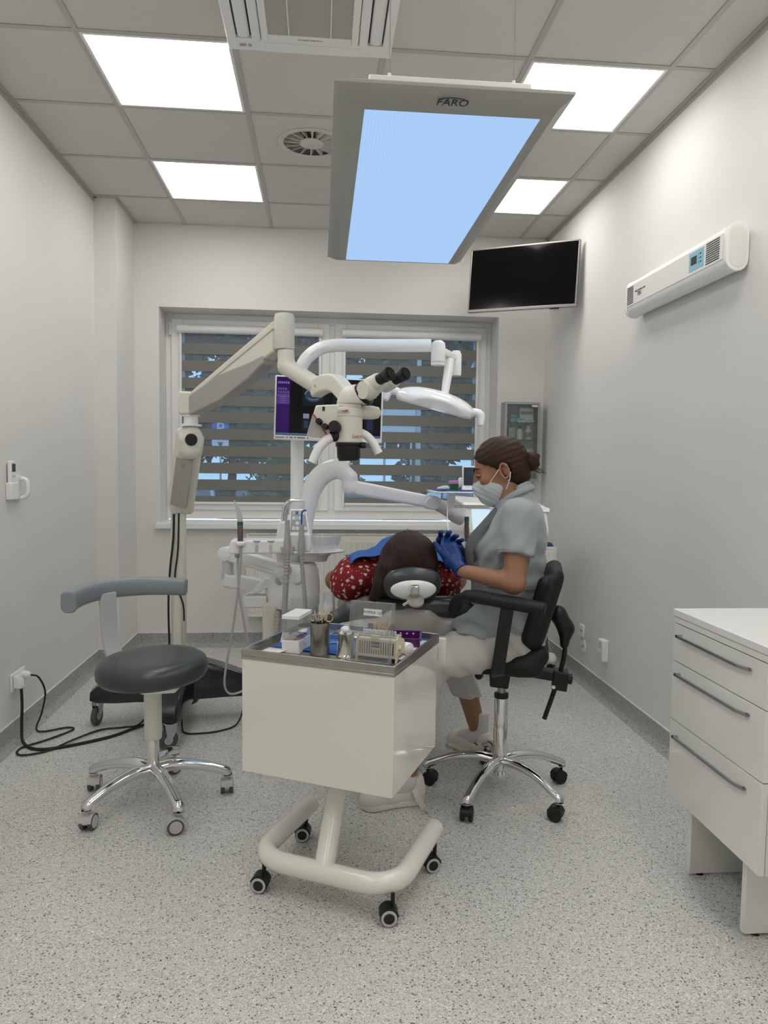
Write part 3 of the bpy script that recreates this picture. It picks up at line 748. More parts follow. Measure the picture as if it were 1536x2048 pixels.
# bent support arm, up the back to the pad
arm = [(sx-.02, sy+.05, .485), (sx-.145, sy+.135, .492), (sx-.190, sy+.170, .545), (sx-.215, sy+.192, .63), (sx-.222, sy+.198, .72), (sx-.224, sy+.200, .80)]
G().sweep(arm, [(-.036, -.009), (.036, -.009), (.036, .009), (-.036, .009)], smooth=5, up=(.72, -.66, .35)).build('support_arm', 'arm_grey', t, bevel=.004)
cx, cy, R = .318, -.752, .316
pad = []
for k in range(13):
    a = math.radians(186 - (186-78)*k/12); pad.append((cx+R*math.cos(a), cy+R*math.sin(a), .800+.010*math.sin(PI*k/12)))
sec = [(.028*(abs(math.cos(q))**.7)*(1 if math.cos(q) >= 0 else -1), .040*(abs(math.sin(q))**.55)*(1 if math.sin(q) >= 0 else -1)) for q in [2*PI*k/18 for k in range(18)]]
G().sweep(pad, sec, smooth=3, scale=[1.08, 1.0, .98, .98, .98, .98, .97, .95, .90]).build('backrest', 'vinyl_blue_grey', t, angle=80, bevel=.006)

# ================================================================== INSTRUMENT TROLLEY
CA = -.453; CFL = Vector((.715, -1.355, 0)); ce = Vector((math.cos(CA), math.sin(CA), 0)); cf = Vector((-math.sin(CA), math.cos(CA), 0))
CW, CD, CZ0, CZ1 = .51, .45, .37, .762
def cw(a, b, z): return CFL + ce*a + cf*b + Vector((0, 0, z))
cbase = Vector((1.059, -1.306, 0))
t = thing('instrument_trolley', 'glossy cream box trolley on tubular steel base with four black casters', 'trolley', (cbase.x, cbase.y, 0), CA)
RC = rotm(0, 0, CA)
def cbx(g, a, b): # box in trolley axes (absolute a/b given in cart coords)
    c = [(a[i]+b[i])/2 for i in range(3)]; d = [abs(b[i]-a[i]) for i in range(3)]
    return g.box(cw(*c), d, RC)
cbx(G(), (.002, .002, CZ0), (CW-.002, CD-.018, CZ1-.026)).build('body', 'lacquer_cream', t, bevel=.002)
tr = G()
cbx(tr, (0, 0, CZ1-.032), (CW, CD, CZ1-.022))
cbx(tr, (0, 0, CZ1-.022), (CW, .006, CZ1)); cbx(tr, (0, CD-.006, CZ1-.022), (CW, CD, CZ1)); cbx(tr, (0, .006, CZ1-.022), (.006, CD-.006, CZ1)); cbx(tr, (CW-.006, .006, CZ1-.022), (CW, CD-.006, CZ1))
tr.build('tray_top', 'brushed_steel_flat', t, bevel=.0015)
dr = cbx(G(), (.012, CD+.030, .652), (CW+.012, CD+.048, .738)).build('drawer', 'lacquer_white', t, bevel=.002)
cbx(G(), (.03, CD-.03, .672), (CW-.03, CD+.030, .725)).build('drawer_box', 'white_plastic', dr)
cbx(G(), (.012, CD-.016, .38), (CW-.012, CD+.002, .645)).build('drawer', 'lacquer_white', t, bevel=.002)
for a in (.004, CW-.024): cbx(G(), (a, CD-.02, .690), (a+.012, CD+.030, .706)).build('drawer_runner', 'light_grey', t)
hw, hl, zt = .235, .195, .102
def cb(a, b, z): return cbase + ce*a + cf*b + Vector((0, 0, z))
U = [cb(-hw, hl, zt), cb(-hw, 0, zt), cb(-hw, -hl+.10, zt)]
for k in range(1, 7): q = PI/2*k/6; U.append(cb(-hw+.10-.10*math.cos(q), -hl+.10-.10*math.sin(q), zt))
U += [cb(0, -hl, zt)]
for k in range(0, 7): q = PI/2*k/6; U.append(cb(hw-.10+.10*math.sin(q), -hl+.10-.10*math.cos(q), zt))
U += [cb(hw, 0, zt), cb(hw, hl, zt)]
G().tube(U, .0315, 20).build('base_tube', 'cream_gloss', t, angle=50)
G().tube([cb(0, -hl+.005, zt), CFL+ce*.25+cf*.23+Vector((0, 0, CZ0+.005))], .032, 20).build('post', 'cream_gloss', t, angle=50)
for (x, y), hd in zip(((.791, -1.395), (1.178, -1.583), (1.345, -1.312), (.917, -1.092)), (-.25, .0, .2, -.1)):
    # the casters hang from the tube
    twin_caster(t, (x, y, 0), hd, .0265, 'black_plastic', 'rubber_black', .09, 'light_grey', .046)
# ================================================================== DRAWER CABINET
X0, Y0, Y1 = 2.135, -1.838, -1.322
t = thing('drawer_cabinet', 'glossy white three drawer cabinet with long metal handles standing on panel legs', 'cabinet', (2.37, -1.58, 0))
G().b2((X0+.018, Y0, .252), (XR-.006, Y1, .853)).build('body', 'board_white', t, bevel=.001)
tw = G().b2((X0-.004, Y0-.002, .853), (XR-.003, Y1+.002, .876)).build('worktop', 'worktop', t, bevel=.002)
G().b2((X0, Y0, .832), (X0+.018, Y1, .851)).build('top_rail', 'board_white', t, bevel=.001)
for z0, z1, zh in ((.705, .829, .795), (.508, .702, .668), (.252, .505, .460)):
    d = G().b2((X0, Y0+.002, z0), (X0+.017, Y1-.001, z1)).build('drawer', 'lacquer_white', t, bevel=.0015)
    ya, yb = Y1-.050, Y0+.085
    g = G().b2((X0-.020, yb+.03, zh-.004), (X0-.013, ya, zh+.004))
    g.b2((X0-.020, ya-.008, zh-.004), (X0, ya, zh+.004))
    g.prism([(X0-.020, yb+.03), (X0-.013, yb+.03), (X0-.004, yb), (X0-.004, yb-.012), (X0-.010, yb-.012)], zh-.004, zh+.004, 'xy')
    g.b2((X0-.010, yb-.012, zh-.004), (X0, yb-.004, zh+.004))
    g.build('handle', 'dull_aluminium', d)
for y in (-1.405, -1.715):
    lg = G().b2((2.18, y, .008), (XR-.02, y+.022, .252)).build('leg_panel', 'board_white', t, bevel=.001)
    for x in (2.22, 2.54): G().cyl((x, y+.011, 0), (x, y+.011, .009), .012, n=12).build('foot', 'black_plastic', lg)
# ================================================================== DENTAL MICROSCOPE ON A ROLLING STAND
mx, my = .235, .17
t = thing('dental_microscope', 'cream dental microscope on a tall articulated arm and dark rolling base', 'microscope', (mx, my, 0))
G().lathe([(.10, .10), (.115, .13), (.105, .30), (.07, .345), (.045, .35)], (mx, my, 0), n=28).build('base_hub', 'navy_black', t)
ends = [(-.165, .115), (.262, -.235), (.64, .23), (.19, .56)]
for i, (ex, ey) in enumerate(ends):
    d = Vector((ex-mx, ey-my, 0)); Lg = d.length; d.normalize(); s = Vector((-d.y, d.x, 0))
    prof = [(.02, .13, .335, .085), (.12, .125, .315, .080), (.22, .125, .285, .072), (.32, .122, .245, .062), (.41, .125, .205, .050), (.445, .135, .175, .042)]
    V = []
    for r, z0, z1, w in prof:
        r *= (Lg+.03)/.445; q = Vector((mx, my, 0))+d*r
        V += [q+s*(a*w)+Vector((0, 0, z)) for a, z in ((-1, z0), (1, z0), (1, z1-.03), (.75, z1), (-.75, z1), (-1, z1-.03))]
    n = 6; F = []
    for k in range(len(prof)-1): F += [(k*n+j, k*n+(j+1) % n, (k+1)*n+(j+1) % n, (k+1)*n+j) for j in range(n)]
    F += [tuple(range(n-1, -1, -1)), tuple((len(prof)-1)*n+j for j in range(n))]
    lg = G().add(V, F).build('base_leg', 'navy_black', t, bevel=.006, seg=2)
    # zinc fork caster
    q = Vector((ex, ey, 0)); hd = [1.4, .55, 1.0, 0][i]; R4 = Matrix.Translation(q) @ Matrix.Rotation(hd, 4, 'Z')
    g = G().cyl((.01, 0, .118), (.01, 0, .128), .030, n=18); g.cyl((.01, 0, .126), (.01, 0, .140), .012, n=12)
    for y in (-.017, .017): g.prism([(-.022, .118), (.036, .118), (.030, .085), (.004, .038), (-.012, .038), (-.016, .085)], y-.0015, y+.0015, 'xz')
    cst = g.move(R4).build('caster', 'zinc', t)
    G().lathe([(.018, -.012), (.044, -.012), (.0475, -.008), (.0475, .008), (.044, .012), (.018, .012)], (-.004, 0, .0475), axis=(0, 1, 0), n=26).move(R4).build('wheel', 'rubber_grey', cst)
    G().cyl((-.004, -.0145, .0475), (-.004, .0145, .0475), .020, n=16).move(R4).build('wheel_hub', 'light_grey', cst)
    G().cyl((-.004, -.021, .0475), (-.004, .021, .0475), .005, n=10).move(R4).build('axle', 'zinc', cst)
G().cyl((mx, my, .33), (mx, my, 1.16), .0385, n=28).build('column', 'cream_paint', t)
# cables clipped along the column
G().tube([(mx-.015, my-.038, 1.12), (mx-.018, my-.046, .95), (mx-.034, my-.046, .80), (mx-.046, my-.034, .62), (mx-.044, my-.026, .40)], .0055, 8, smooth=4).build('cable', 'rubber_black', t)
G().tube([(mx+.010, my-.038, 1.12), (mx+.006, my-.048, .90), (mx-.010, my-.046, .74), (mx+.030, my-.050, .62), (mx+.034, my-.045, .52)], .0045, 8, smooth=4).build('cable', 'rubber_black', t)
G().tube([(mx+.032, my-.045, .53), (mx+.034, my-.044, .45), (mx+.038, my-.040, .36)], .009, 10).build('cable_sleeve', 'light_grey', t)
# slanted lower arm
A = Vector((.247, .165, 1.11)); B = Vector((.325, -.015, 1.45))
def rrect(w, h, r, n=4):
    out = []
    for cx_, cy_, a0 in ((w-r, h-r, 0), (-w+r, h-r, PI/2), (-w+r, -h+r, PI), (w-r, -h+r, 3*PI/2)):
        out += [(cx_+r*math.cos(a0+PI/2*k/n), cy_+r*math.sin(a0+PI/2*k/n)) for k in range(n+1)]
    return out
s = SDF((.12, -.12, 1.06), (.46, .30, 1.54), .007)
s.box((.285, .085, 1.29), (.058, .058, .225), .02, .01, rot=np.array(frame_z(B-A)))
s.cone((.335, -.035, 1.40), (.335, -.035, 1.475), .047, .047, .03); s.cone((.245, .165, 1.15), (.250, .155, 1.20), .045, .05, .03)
s.cut_plane((0, 0, 1.515), (0, 0, 1))
s.build('lower_arm', 'cream_paint', t)
d = (B-A).normalized(); nrm = Vector((-.1, -1, -.42)); nrm = (nrm-d*nrm.dot(d)).normalized(); sd = d.cross(nrm)
c0 = A+(B-A)*.10+nrm*.062; c1 = A+(B-A)*.80+nrm*.062
g = G(); w = .041
pl = g.add([c0-sd*w, c0+sd*w, c1+sd*w, c1-sd*w, c0-sd*w-nrm*.02, c0+sd*w-nrm*.02, c1+sd*w-nrm*.02, c1-sd*w-nrm*.02], [(0, 1, 2, 3), (7, 6, 5, 4), (0, 4, 5, 1), (1, 5, 6, 2), (2, 6, 7, 3), (3, 7, 4, 0)]).build('service_cover', 'cover_grey', t, bevel=.003)
for f, r in ((.10, .007), (.30, .006)):
    q = c0+(c1-c0)*f; G().cyl(q, q+nrm*.004, r, n=12).build('screw', 'zinc', pl)
q = c0+(c1-c0)*.86; G().torus(q+nrm*.0015, .008, .0012, axis=nrm, n=18, m=6).build('certification_mark', 'ink_grey', pl)
kn = Vector((.345, -.088, 1.447))
G().lathe([(.010, 0), (.027, .004), (.029, .010), (.029, .022), (.024, .028), (0, .029)], kn+Vector((0, .02, 0)), axis=(0, -1, 0), n=14).build('brake_knob', 'black_plastic', t, angle=30)
text_mesh('lettering', 'Leica', .030, 'red_paint', t, basis((.236, .085, 1.26), Vector((.2, -.35, 1)), Vector((-1, -.3, 0))), shear=.3)
G().lathe([(.052, 1.512), (.052, 1.520), (.034, 1.524), (.034, 1.558), (.045, 1.560), (.045, 1.566)], (.335, -.035, 0), n=26).build('swivel', 'white_plastic', t)
# upper spring arm
P0 = Vector((.335, -.035, 1.61)); P1 = Vector((.775, -.43, 1.885))
ud = (P1-P0).normalized(); us = ud.cross(Vector((0, 0, 1))).normalized(); uu = us.cross(ud)
g = G().b2((P0.x-.052, P0.y-.045, 1.566), (P0.x+.020, P0.y+.045, 1.675)); g.build('arm_bracket', 'cream_paint', t, bevel=.010, seg=3)
def bar(c0, c1, w, h0, h1, off0=0, off1=0):
    g = G(); V = []
    for c, h, of in ((c0, h0, off0), (c1, h1, off1)): V += [c+us*a*w+Vector((0, 0, b*h+of)) for a, b in ((-1, -1), (1, -1), (1, 1), (-1, 1))]
    return g.add(V, [(0, 1, 2, 3), (7, 6, 5, 4), (0, 4, 5, 1), (1, 5, 6, 2), (2, 6, 7, 3), (3, 7, 4, 0)])
Pa, Pb = P0+Vector((.0, 0, 0)), P1
bar(Pa, Pb, .034, .044, .066, 0, -.004).build('upper_arm', 'cream_paint', t, bevel=.008, seg=3)
bar(Pa+us*.0+uu*0, Pb, .0355, .003, .0035, .018, .024).build('arm_groove', 'cream_dark', t)
# grey lower cover, deep in the middle
Q0 = Pa+(Pb-Pa)*.05; Q1 = Pa+(Pb-Pa)*.42; Q2 = Pa+(Pb-Pa)*.90
g = G(); V = []
for c, top, bot in ((Q0, .030, -.062), (Q1, .016, -.105), (Pa+(Pb-Pa)*.75, -.035, -.105), (Q2, -.052, -.088)):
    V += [c+us*a*.038+Vector((0, 0, b)) for a, b in ((-1, bot), (1, bot), (1, top), (-1, top))]
F = []
for k in range(3): F += [(k*4+j, k*4+(j+1) % 4, (k+1)*4+(j+1) % 4, (k+1)*4+j) for j in range(4)]
F += [(3, 2, 1, 0), (12, 13, 14, 15)]
g.add(V, F).build('arm_cover', 'cover_mid', t, bevel=.006)
# end drum and elbow
ex, ey = .800, -.455
G().lathe([(.040, 1.825), (.0435, 1.830), (.0435, 1.958), (.040, 1.972), (.030, 1.975)], (ex, ey, 0), n=30).build('drum', 'cream_paint', t)
s = SDF((.72, -.75, 1.54), (1.10, -.38, 1.86), .006)
s.cone((ex+.006, ey, 1.84), (ex+.010, ey-.01, 1.752), .036, .036, .01); s.cone((ex+.010, ey-.01, 1.752), (.935, -.545, 1.668), .036, .036, .012)
s.cut_plane((0, 0, 1.824), (0, 0, 1)); s.build('elbow', 'cream_paint', t)
G().sweep([(.936, -.545, 1.652), (.975, -.600, 1.668), (1.020, -.665, 1.662), (1.060, -.735, 1.612)], rrect(.030, .036, .012), smooth=5, scale=[1.0, 1.0, .98, .9]).build('head_arm', 'cream_paint', t, angle=50)
G().cyl((.935, -.590, 1.66), (.933, -.597, 1.66), .006, n=12).build('screw', 'zinc', t)
# optics carrier
hx, hy = 1.066, -.755
hd = G().lathe([(.050, 1.424), (.0545, 1.428), (.0545, 1.555), (.050, 1.559)], (hx, hy, 0), n=36).build('optics_body', 'cream_paint', t)
G().lathe([(.0549, 1.5245), (.0549, 1.5265)], (hx, hy, 0), n=36, caps=False).build('joint_line', 'cream_dark', hd)
# side housing, swept back to the left
prof = [(.905, 1.450), (.938, 1.566), (1.030, 1.572), (1.06, 1.572), (1.06, 1.445), (1.0, 1.437)]
G().prism(prof, hy-.030, hy+.06, 'xz').build('light_housing', 'cream_paint', t, bevel=.006)
pr = G().prism([(.903, 1.449), (.926, 1.531), (.985, 1.443)], hy-.0325, hy-.028, 'xz').build('side_panel', 'cover_grey', t)
G().prism([(.925, 1.533), (.932, 1.531), (.992, 1.443), (.984, 1.443)], hy-.034, hy-.029, 'xz').build('red_stripe', 'red_paint', t)
G().b2((.9635, hy-.034, 1.545), (.9725, hy-.030, 1.561)).build('switch', 'black_plastic', t)
for kx, kz, r, l in ((.955, 1.501, .0125, .030), (.979, 1.482, .012, .030), (1.016, 1.481, .0235, .038)):
    G().lathe([(r*.6, 0), (r, .003), (r, l*.8), (r*.85, l), (0, l)], (kx, hy-.030-(.006 if r > .02 else 0), kz), axis=(-.25, -1, .12), n=16).build('control_knob', 'black_plastic', t, angle=30)
G().prism([(hx-.046, 1.543), (hx-.004, 1.543), (hx-.004, 1.549)], hy-.0562, hy-.0535, 'xz').build('red_wedge', 'red_paint', t)
text_mesh('lettering', 'LEICA M320', .009, 'ink_grey', t, basis((hx-.022, hy-.0545, 1.538), (1, -.25, 0), (0, 0, 1)))
text_mesh('lettering', 'Leica', .021, 'red_paint', t, basis((hx+.030, hy-.0505, 1.448), (1, .55, .04), (0, 0, 1)), shear=.35)
# objective
g = G().lathe([(.050, 0), (.050, .018), (.046, .020), (.046, .060), (.040, .075), (.036, .075), (.030, .070)], (hx-.001, hy, 1.430), axis=(.06, -.03, -1), n=32).build('objective', 'black_plastic', t, angle=40)
G().lathe([(.008, 0), (.012, .004), (.012, .022), (0, .024)], (hx+.046, hy-.01, 1.415), axis=(1, -.2, 0), n=14).build('focus_knob', 'black_plastic', t)
# handles
G().ball((hx-.056, hy-.030, 1.450), (.022, .022, .024), 16, 10).build('handle_joint', 'black_plastic', t)
G().tube([(hx-.062, hy-.030, 1.447), (hx-.090, hy-.032, 1.428), (hx-.118, hy-.034, 1.395), (hx-.140, hy-.034, 1.345)], [.019, .0185, .018, .0175], 16, smooth=5).build('handle', 'white_plastic', t, angle=60)
G().tube([(hx+.050, hy+.02, 1.466), (hx+.075, hy+.02, 1.452), (hx+.100, hy+.02, 1.425), (hx+.122, hy+.02, 1.385)], [.016, .0165, .0165, .0165], 16, smooth=5).build('handle', 'white_plastic', t, angle=60)
# camera port at the right
G().lathe([(.026, 0), (.027, .004), (.027, .060), (.022, .082), (.010, .090), (0, .091)], (hx+.040, hy+.02, 1.545), axis=(1, .25, .02), n=24).build('side_port', 'cream_paint', t)
# inclined neck, binocular block and eyepieces
G().lathe([(.047, 1.559), (.049, 1.562), (.049, 1.572), (.046, 1.575)], (hx, hy, 0), n=32).build('mount_ring', 'cream_paint', t)
s = SDF((.98, -.92, 1.56), (1.26, -.62, 1.80), .005)
ax = Vector((.62, -.45, .52)).normalized(); rc = Vector((hx+.054, hy-.022, 1.609))      # tilted interface of neck and binocular
s.cone((hx, hy, 1.565), (hx+.014, hy-.004, 1.594), .049, .0495, .02); s.cone((hx+.014, hy-.004, 1.594), rc, .0495, .047, .02)
s.cut_plane((0, 0, 1.574), (0, 0, -1)); s.cut_plane(rc+ax*.002, ax); s.build('neck', 'cream_paint', t)
G().lathe([(.040, -.004), (.0475, 0), (.048, .010), (.040, .014)], rc, axis=ax, n=34).build('tilt_ring', 'black_plastic', t)
G().cyl(rc+ax*.012, rc+ax*.045+Vector((.01, -.01, 0)), .037, .033, n=28).build('binocular_foot', 'cream_paint', t)
ed = Vector((.56, -.78, .30)).normalized()        # direction towards the eyes
es = Vector((.80, .55, .10)); es = (es-ed*es.dot(ed)).normalized(); eu = es.cross(ed)
if eu.z < 0: eu = -eu
bc = Vector((hx+.100, hy-.055, 1.640))
s = SDF((1.02, -1.02, 1.58), (1.40, -.62, 1.82), .005)
Rm = np.array([[es.x, ed.x, eu.x], [es.y, ed.y, eu.y], [es.z, ed.z, eu.z]])
s.box(bc-es*.012, (.030, .020, .032), .014, .008, rot=Rm)
for k in (-1, 1):
    q = bc+es*(.040*k+.022)+eu*.008; s.cone(q-ed*.005, q+ed*.045, .030, .029, .012); s.cut_plane(q+ed*.050, ed) if k == 1 else None
s.box(bc+es*.022+ed*.005+eu*.008, (.05, .020, .022), .012, .012, rot=Rm)
s.build('binocular_block', 'cream_paint', t)
G().cyl(bc-es*.010-eu*.010-ed*.010, bc-es*.062-eu*.010-ed*.010, .036, .034, n=30).build('pivot_cap', 'cream_paint', t)
for k in (-1, 1):
    q = bc+es*(.040*k+.022)+eu*.008+ed*.046
    e = G().lathe([(.021, -.006), (.0215, .028), (.0235, .030), (.0235, .044), (.0215, .046), (.023, .048), (.0255, .052), (.0265, .066), (.0225, .070), (.0185, .066)], q, axis=ed, n=28).build('eyepiece', 'black_plastic', t, angle=30)
    G().lathe([(0, .0655), (.013, .066), (.0165, .0665), (.0165, .069), (.013, .069)], q, axis=ed, n=22).build('lens', 'screen_black', e)
def rrect2(w, h, r, n=4): return [(cx_+r*math.cos(a0+PI/2*k/n), cy_+r*math.sin(a0+PI/2*k/n)) for cx_, cy_, a0 in ((w-r, h-r, 0), (-w+r, h-r, PI/2), (-w+r, -h+r, PI), (w-r, -h+r, 3*PI/2)) for k in range(n+1)]
# ================================================================== DENTAL UNIT (cuspidor, instrument tray, monitor, arms)
ux, uy = .822, .03
t = thing('dental_unit', 'white dental unit with hoses, spittoon, arched arm and instrument tray', 'dental unit', (ux, uy, 0))
G().lathe([(.15, .0), (.155, .02), (.125, .05), (.118, .50), (.120, .64)], (ux+.012, uy+.03, 0), n=36, ex=1.0, ey=1.05).build('pedestal', 'white_plastic', t)
G().b2((.683, uy-.135, .012), (.752, uy+.02, .66)).build('pedestal_panel', 'cream_paint', t, bevel=.012, seg=3)
G().lathe([(.128, .632), (.134, .640), (.136, .690), (.137, .694), (.136, .700), (.133, .76), (.128, .81), (.119, .838), (.104, .850), (.0, .852)], (ux+.002, uy-.02, 0), n=44).build('drum_body', 'white_gloss', t)
for a in (-.055, .028):
    d = Vector((a, -math.sqrt(.128**2-a*a), .20)).normalized()
    G().lathe([(.024, 0), (.0245, .004), (.020, .006), (0, .006)], (ux+a, uy-.018-math.sqrt(.126**2-a*a), .775), axis=(a*6, -1, .25), n=22).build('tank_cap', 'light_grey', t)
# spittoon
g = G().lathe([(.010, .852), (.055, .856), (.062, .88), (.075, .893), (.130, .905), (.135, .910), (.10, .912)], (.930, uy-.03, 0), n=36, ex=1.15, ey=.85).build('spittoon_base', 'white_gloss', t)
G().lathe([(.03, .900), (.062, .905), (.085, .925), (.100, .960), (.106, .985), (.103, .985), (.096, .960), (.080, .930), (.058, .910), (.03, .906)], (.960, uy-.03, 0), n=40).build('spittoon_bowl', 'bowl_glass', t)
G().tube([(.775, -.01, 1.02), (.776, -.01, 1.09), (.786, -.01, 1.135), (.815, -.01, 1.156), (.860, -.012, 1.158)], .0085, 12, smooth=5).build('cup_filler', 'chrome', t)
G().tube([(.789, .01, 1.02), (.790, .01, 1.085), (.800, .01, 1.13), (.825, .01, 1.150), (.858, .01, 1.152)], .007, 12, smooth=5).build('bowl_filler', 'chrome', t)
G().prism([(.738, .96), (.825, .96), (.812, 1.055), (.758, 1.055)], -.04, .045, 'xz').build('filler_block', 'white_plastic', t, bevel=.008)
G().prism([(.78, .84), (.86, .84), (.85, 1.0), (.79, 1.0)], .0, .06, 'xz').build('neck', 'white_plastic', t, bevel=.01)
# monitor pole with its foot
G().lathe([(.045, 1.085), (.047, 1.09), (.047, 1.158), (.034, 1.163), (.0325, 1.17), (.0325, 1.66)], (.842, .03, 0), n=28).build('pole', 'white_plastic', t)
# arched swing arm and the following links
def arch(P, w, h): return [(w*math.cos(q), h*math.sin(q)) for q in [2*PI*k/18 for k in range(18)]]
G().sweep([(.862, .045, .94), (.874, .045, 1.06), (.905, .04, 1.19), (.965, .03, 1.285), (1.040, .015, 1.318), (1.090, .005, 1.305)], arch(0, .052, .038), smooth=6, up=(0, 1, 0)).build('arch_arm', 'white_gloss', t, angle=80)
s = SDF((1.02, -.09, 1.16), (1.20, .10, 1.36), .006)
s.cone((1.075, .005, 1.305), (1.105, 0, 1.275), .037, .036, .01); s.cone((1.105, 0, 1.275), (1.106, 0, 1.225), .036, .034, .01); s.cone((1.106, 0, 1.225), (1.135, -.005, 1.222), .036, .032, .02)
s.build('arch_joint', 'white_gloss', t)
G().sweep([(1.130, -.005, 1.224), (1.30, .02, 1.193), (1.50, .05, 1.157)], rrect2(.030, .036, .016), scale=[1.0, .95, .86]).build('link_arm', 'white_gloss', t, angle=50)
G().lathe([(.030, -.036), (.036, -.030), (.036, .030), (.030, .036)], (1.525, .055, 1.150), axis=(.15, -1, 0), n=26, ex=1.25).build('link_joint', 'white_gloss', t)
G().sweep([(1.55, .08, 1.140), (1.63, .22, 1.110), (1.70, .36, 1.068), (1.752, .46, 1.04)], arch(0, .030, .040), smooth=6, up=(0, 0, 1), scale=[.75, 1.0, 1.1, 1.0]).build('balance_arm', 'arm_mauve', t, angle=80)
G().lathe([(.020, 1.13), (.021, 1.205), (.018, 1.208)], (1.605, -.06, 0), n=20).build('tray_post', 'white_gloss', t)
G().b2((1.585, -.075, 1.130), (1.80, -.045, 1.145)).build('tray_bracket', 'white_plastic', t, bevel=.004)
tb = G().b2((1.50, -.20, 1.208), (1.84, .06, 1.216)).build('doctor_tray', 'white_plastic', t, bevel=.003)
# folding arms of the instrument tray
G().sweep([(.490, -.058, .772), (.56, -.04, .757), (.655, -.015, .735)], rrect2(.034, .034, .014)).build('lower_tray_arm', 'white_plastic', t, angle=50)
G().lathe([(.030, .775), (.031, .80), (.027, .806), (.027, .862)], (.512, -.052, 0), n=22).build('arm_pivot', 'light_grey', t)
G().b2((.585, -.06, .63), (.70, .02, .69)).build('arm_mount', 'white_plastic', t, bevel=.01)
G().prism([(.63, .695), (.72, .735), (.73, .775), (.70, .78), (.62, .72)], -.055, .02, 'xz').build('arm_wedge', 'white_gloss', t, bevel=.006)
G().sweep([(.510, -.048, .898), (.64, -.11, .870), (.775, -.172, .838)], rrect2(.027, .034, .012)).build('upper_tray_arm', 'white_plastic', t, angle=50)
G().lathe([(.030, -.034), (.036, -.030), (.036, .030), (.030, .034)], (.508, -.046, .897), axis=(.42, .9, 0), n=26).build('elbow_drum', 'white_plastic', t)
G().cyl((.535, -.088, .880), (.76, -.196, .832), .0016, n=6).build('arm_seam', 'light_grey', t)
G().ball((.782, -.180, .836), (.045, .045, .043), 22, 14).build('ball_joint', 'white_plastic', t)
G().lathe([(.030, .862), (.032, .868), (.027, .880), (.027, .900), (.031, .905), (.031, .928)], (.785, -.205, 0), n=24).build('tray_pivot', 'white_plastic', t)
# instrument tray with keypad
ty = -.245
g = G()
g.prism([(.548, .925), (.545, .950), (.556, .990), (.820, .990), (.820, .93)], ty-.055, ty+.05, 'xz')
trp = g.build('instrument_holder', 'white_plastic', t, bevel=.008, seg=3)
G().prism([(.812, .94), (.914, .935), (.920, .960), (.915, 1.02), (.812, 1.02)], ty-.052, ty+.055, 'xz').build('keypad_base', 'white_plastic', t, bevel=.008, seg=3)
kp = G(); kp.add([(.812, ty-.045, 1.015), (.914, ty-.045, 1.015), (.892, ty+.02, 1.128), (.818, ty+.02, 1.128), (.812, ty+.03, 1.010), (.914, ty+.03, 1.010), (.892, ty+.045, 1.128), (.818, ty+.045, 1.128)],
                 [(0, 1, 2, 3), (7, 6, 5, 4), (0, 4, 5, 1), (1, 5, 6, 2), (2, 6, 7, 3), (3, 7, 4, 0)])
kpo = kp.build('keypad', 'white_plastic', t, bevel=.006)
def onkp(u, v, d=.002): # point on the slanted keypad face
    b0 = Vector((.812, ty-.045, 1.015)).lerp(Vector((.914, ty-.045, 1.015)), u); b1 = Vector((.818, ty+.02, 1.128)).lerp(Vector((.892, ty+.02, 1.128)), u)
    return b0.lerp(b1, v)+Vector((0, -.866, .5))*d
G().quad(onkp(.10, .12), onkp(.90, .12), onkp(.92, .94), onkp(.08, .94)).build('key_field', 'key_grey', kpo, flat=True)
for r_ in range(4):
    for c_ in range(4):
        if (r_, c_) in ((1, 0), (2, 3), (1, 3)): continue
        u, v = .17+c_*.185, .18+r_*.20
        nm = 'key_blue' if (r_, c_) == (3, 1) else ('paper_white' if (r_+c_) % 2 == 0 or r_ == 0 else 'light_grey')
        G().quad(onkp(u, v, .003), onkp(u+.15, v, .003), onkp(u+.15, v+.13, .003), onkp(u, v+.13, .003)).build('key', nm, kpo, flat=True)
for x in (.600, .672, .735): # recessed cradles
    G().lathe([(.011, 0), (.016, .002), (.019, .008), (.015, .009)], (x, ty-.046, .980), n=18).build('cradle', 'light_grey', t)
    G().b2((x-.007, ty-.0565, .928), (x+.007, ty-.050, .970)).build('cradle_slot', 'light_grey', t)
G().prism([(.780, .965), (.842, .965), (.836, .925), (.786, .925)], ty-.075, ty-.050, 'xz').build('hose_clip', 'cover_grey', t, bevel=.004)
# handpieces
def hose(P, r, name='hose', m='hose_grey', n=8, rib=0):
    if rib:
        Q = catmull(P, 26); R = [r*(1.0 if (i//2) % 2 else .86) for i in range(len(Q))]; return G().tube(Q, R, 12).build(name, m, t, angle=20)
    return G().tube(P, r, n, smooth=8).build(name, m, t)
hx_ = .600; hy_ = ty-.065
hp = G().lathe([(.0095, 0), (.0125, .004), (.0125, .085), (.0115, .088)], (hx_, hy_, .985), axis=(-.03, .1, 1), n=18).build('handpiece', 'handpiece_bronze', t)
G().lathe([(.0127, .075), (.0132, .077), (.0132, .088), (.0125, .090)], (hx_, hy_, .985), axis=(-.03, .1, 1), n=18).build('handpiece_ring', 'teal_plastic', hp)
G().tube([(hx_-.002, hy_+.009, 1.073), (hx_-.006, hy_+.012, 1.105), (hx_-.016, hy_+.014, 1.140), (hx_-.030, hy_+.014, 1.170)], [.0122, .0115, .0075, .003], 12, smooth=5).build('scaler_tip', 'light_grey', hp)
G().lathe([(.011, 0), (.020, .004), (.021, .014), (.014, .022)], (hx_, hy_, .965), n=18).build('handpiece_cup', 'white_gloss', hp)
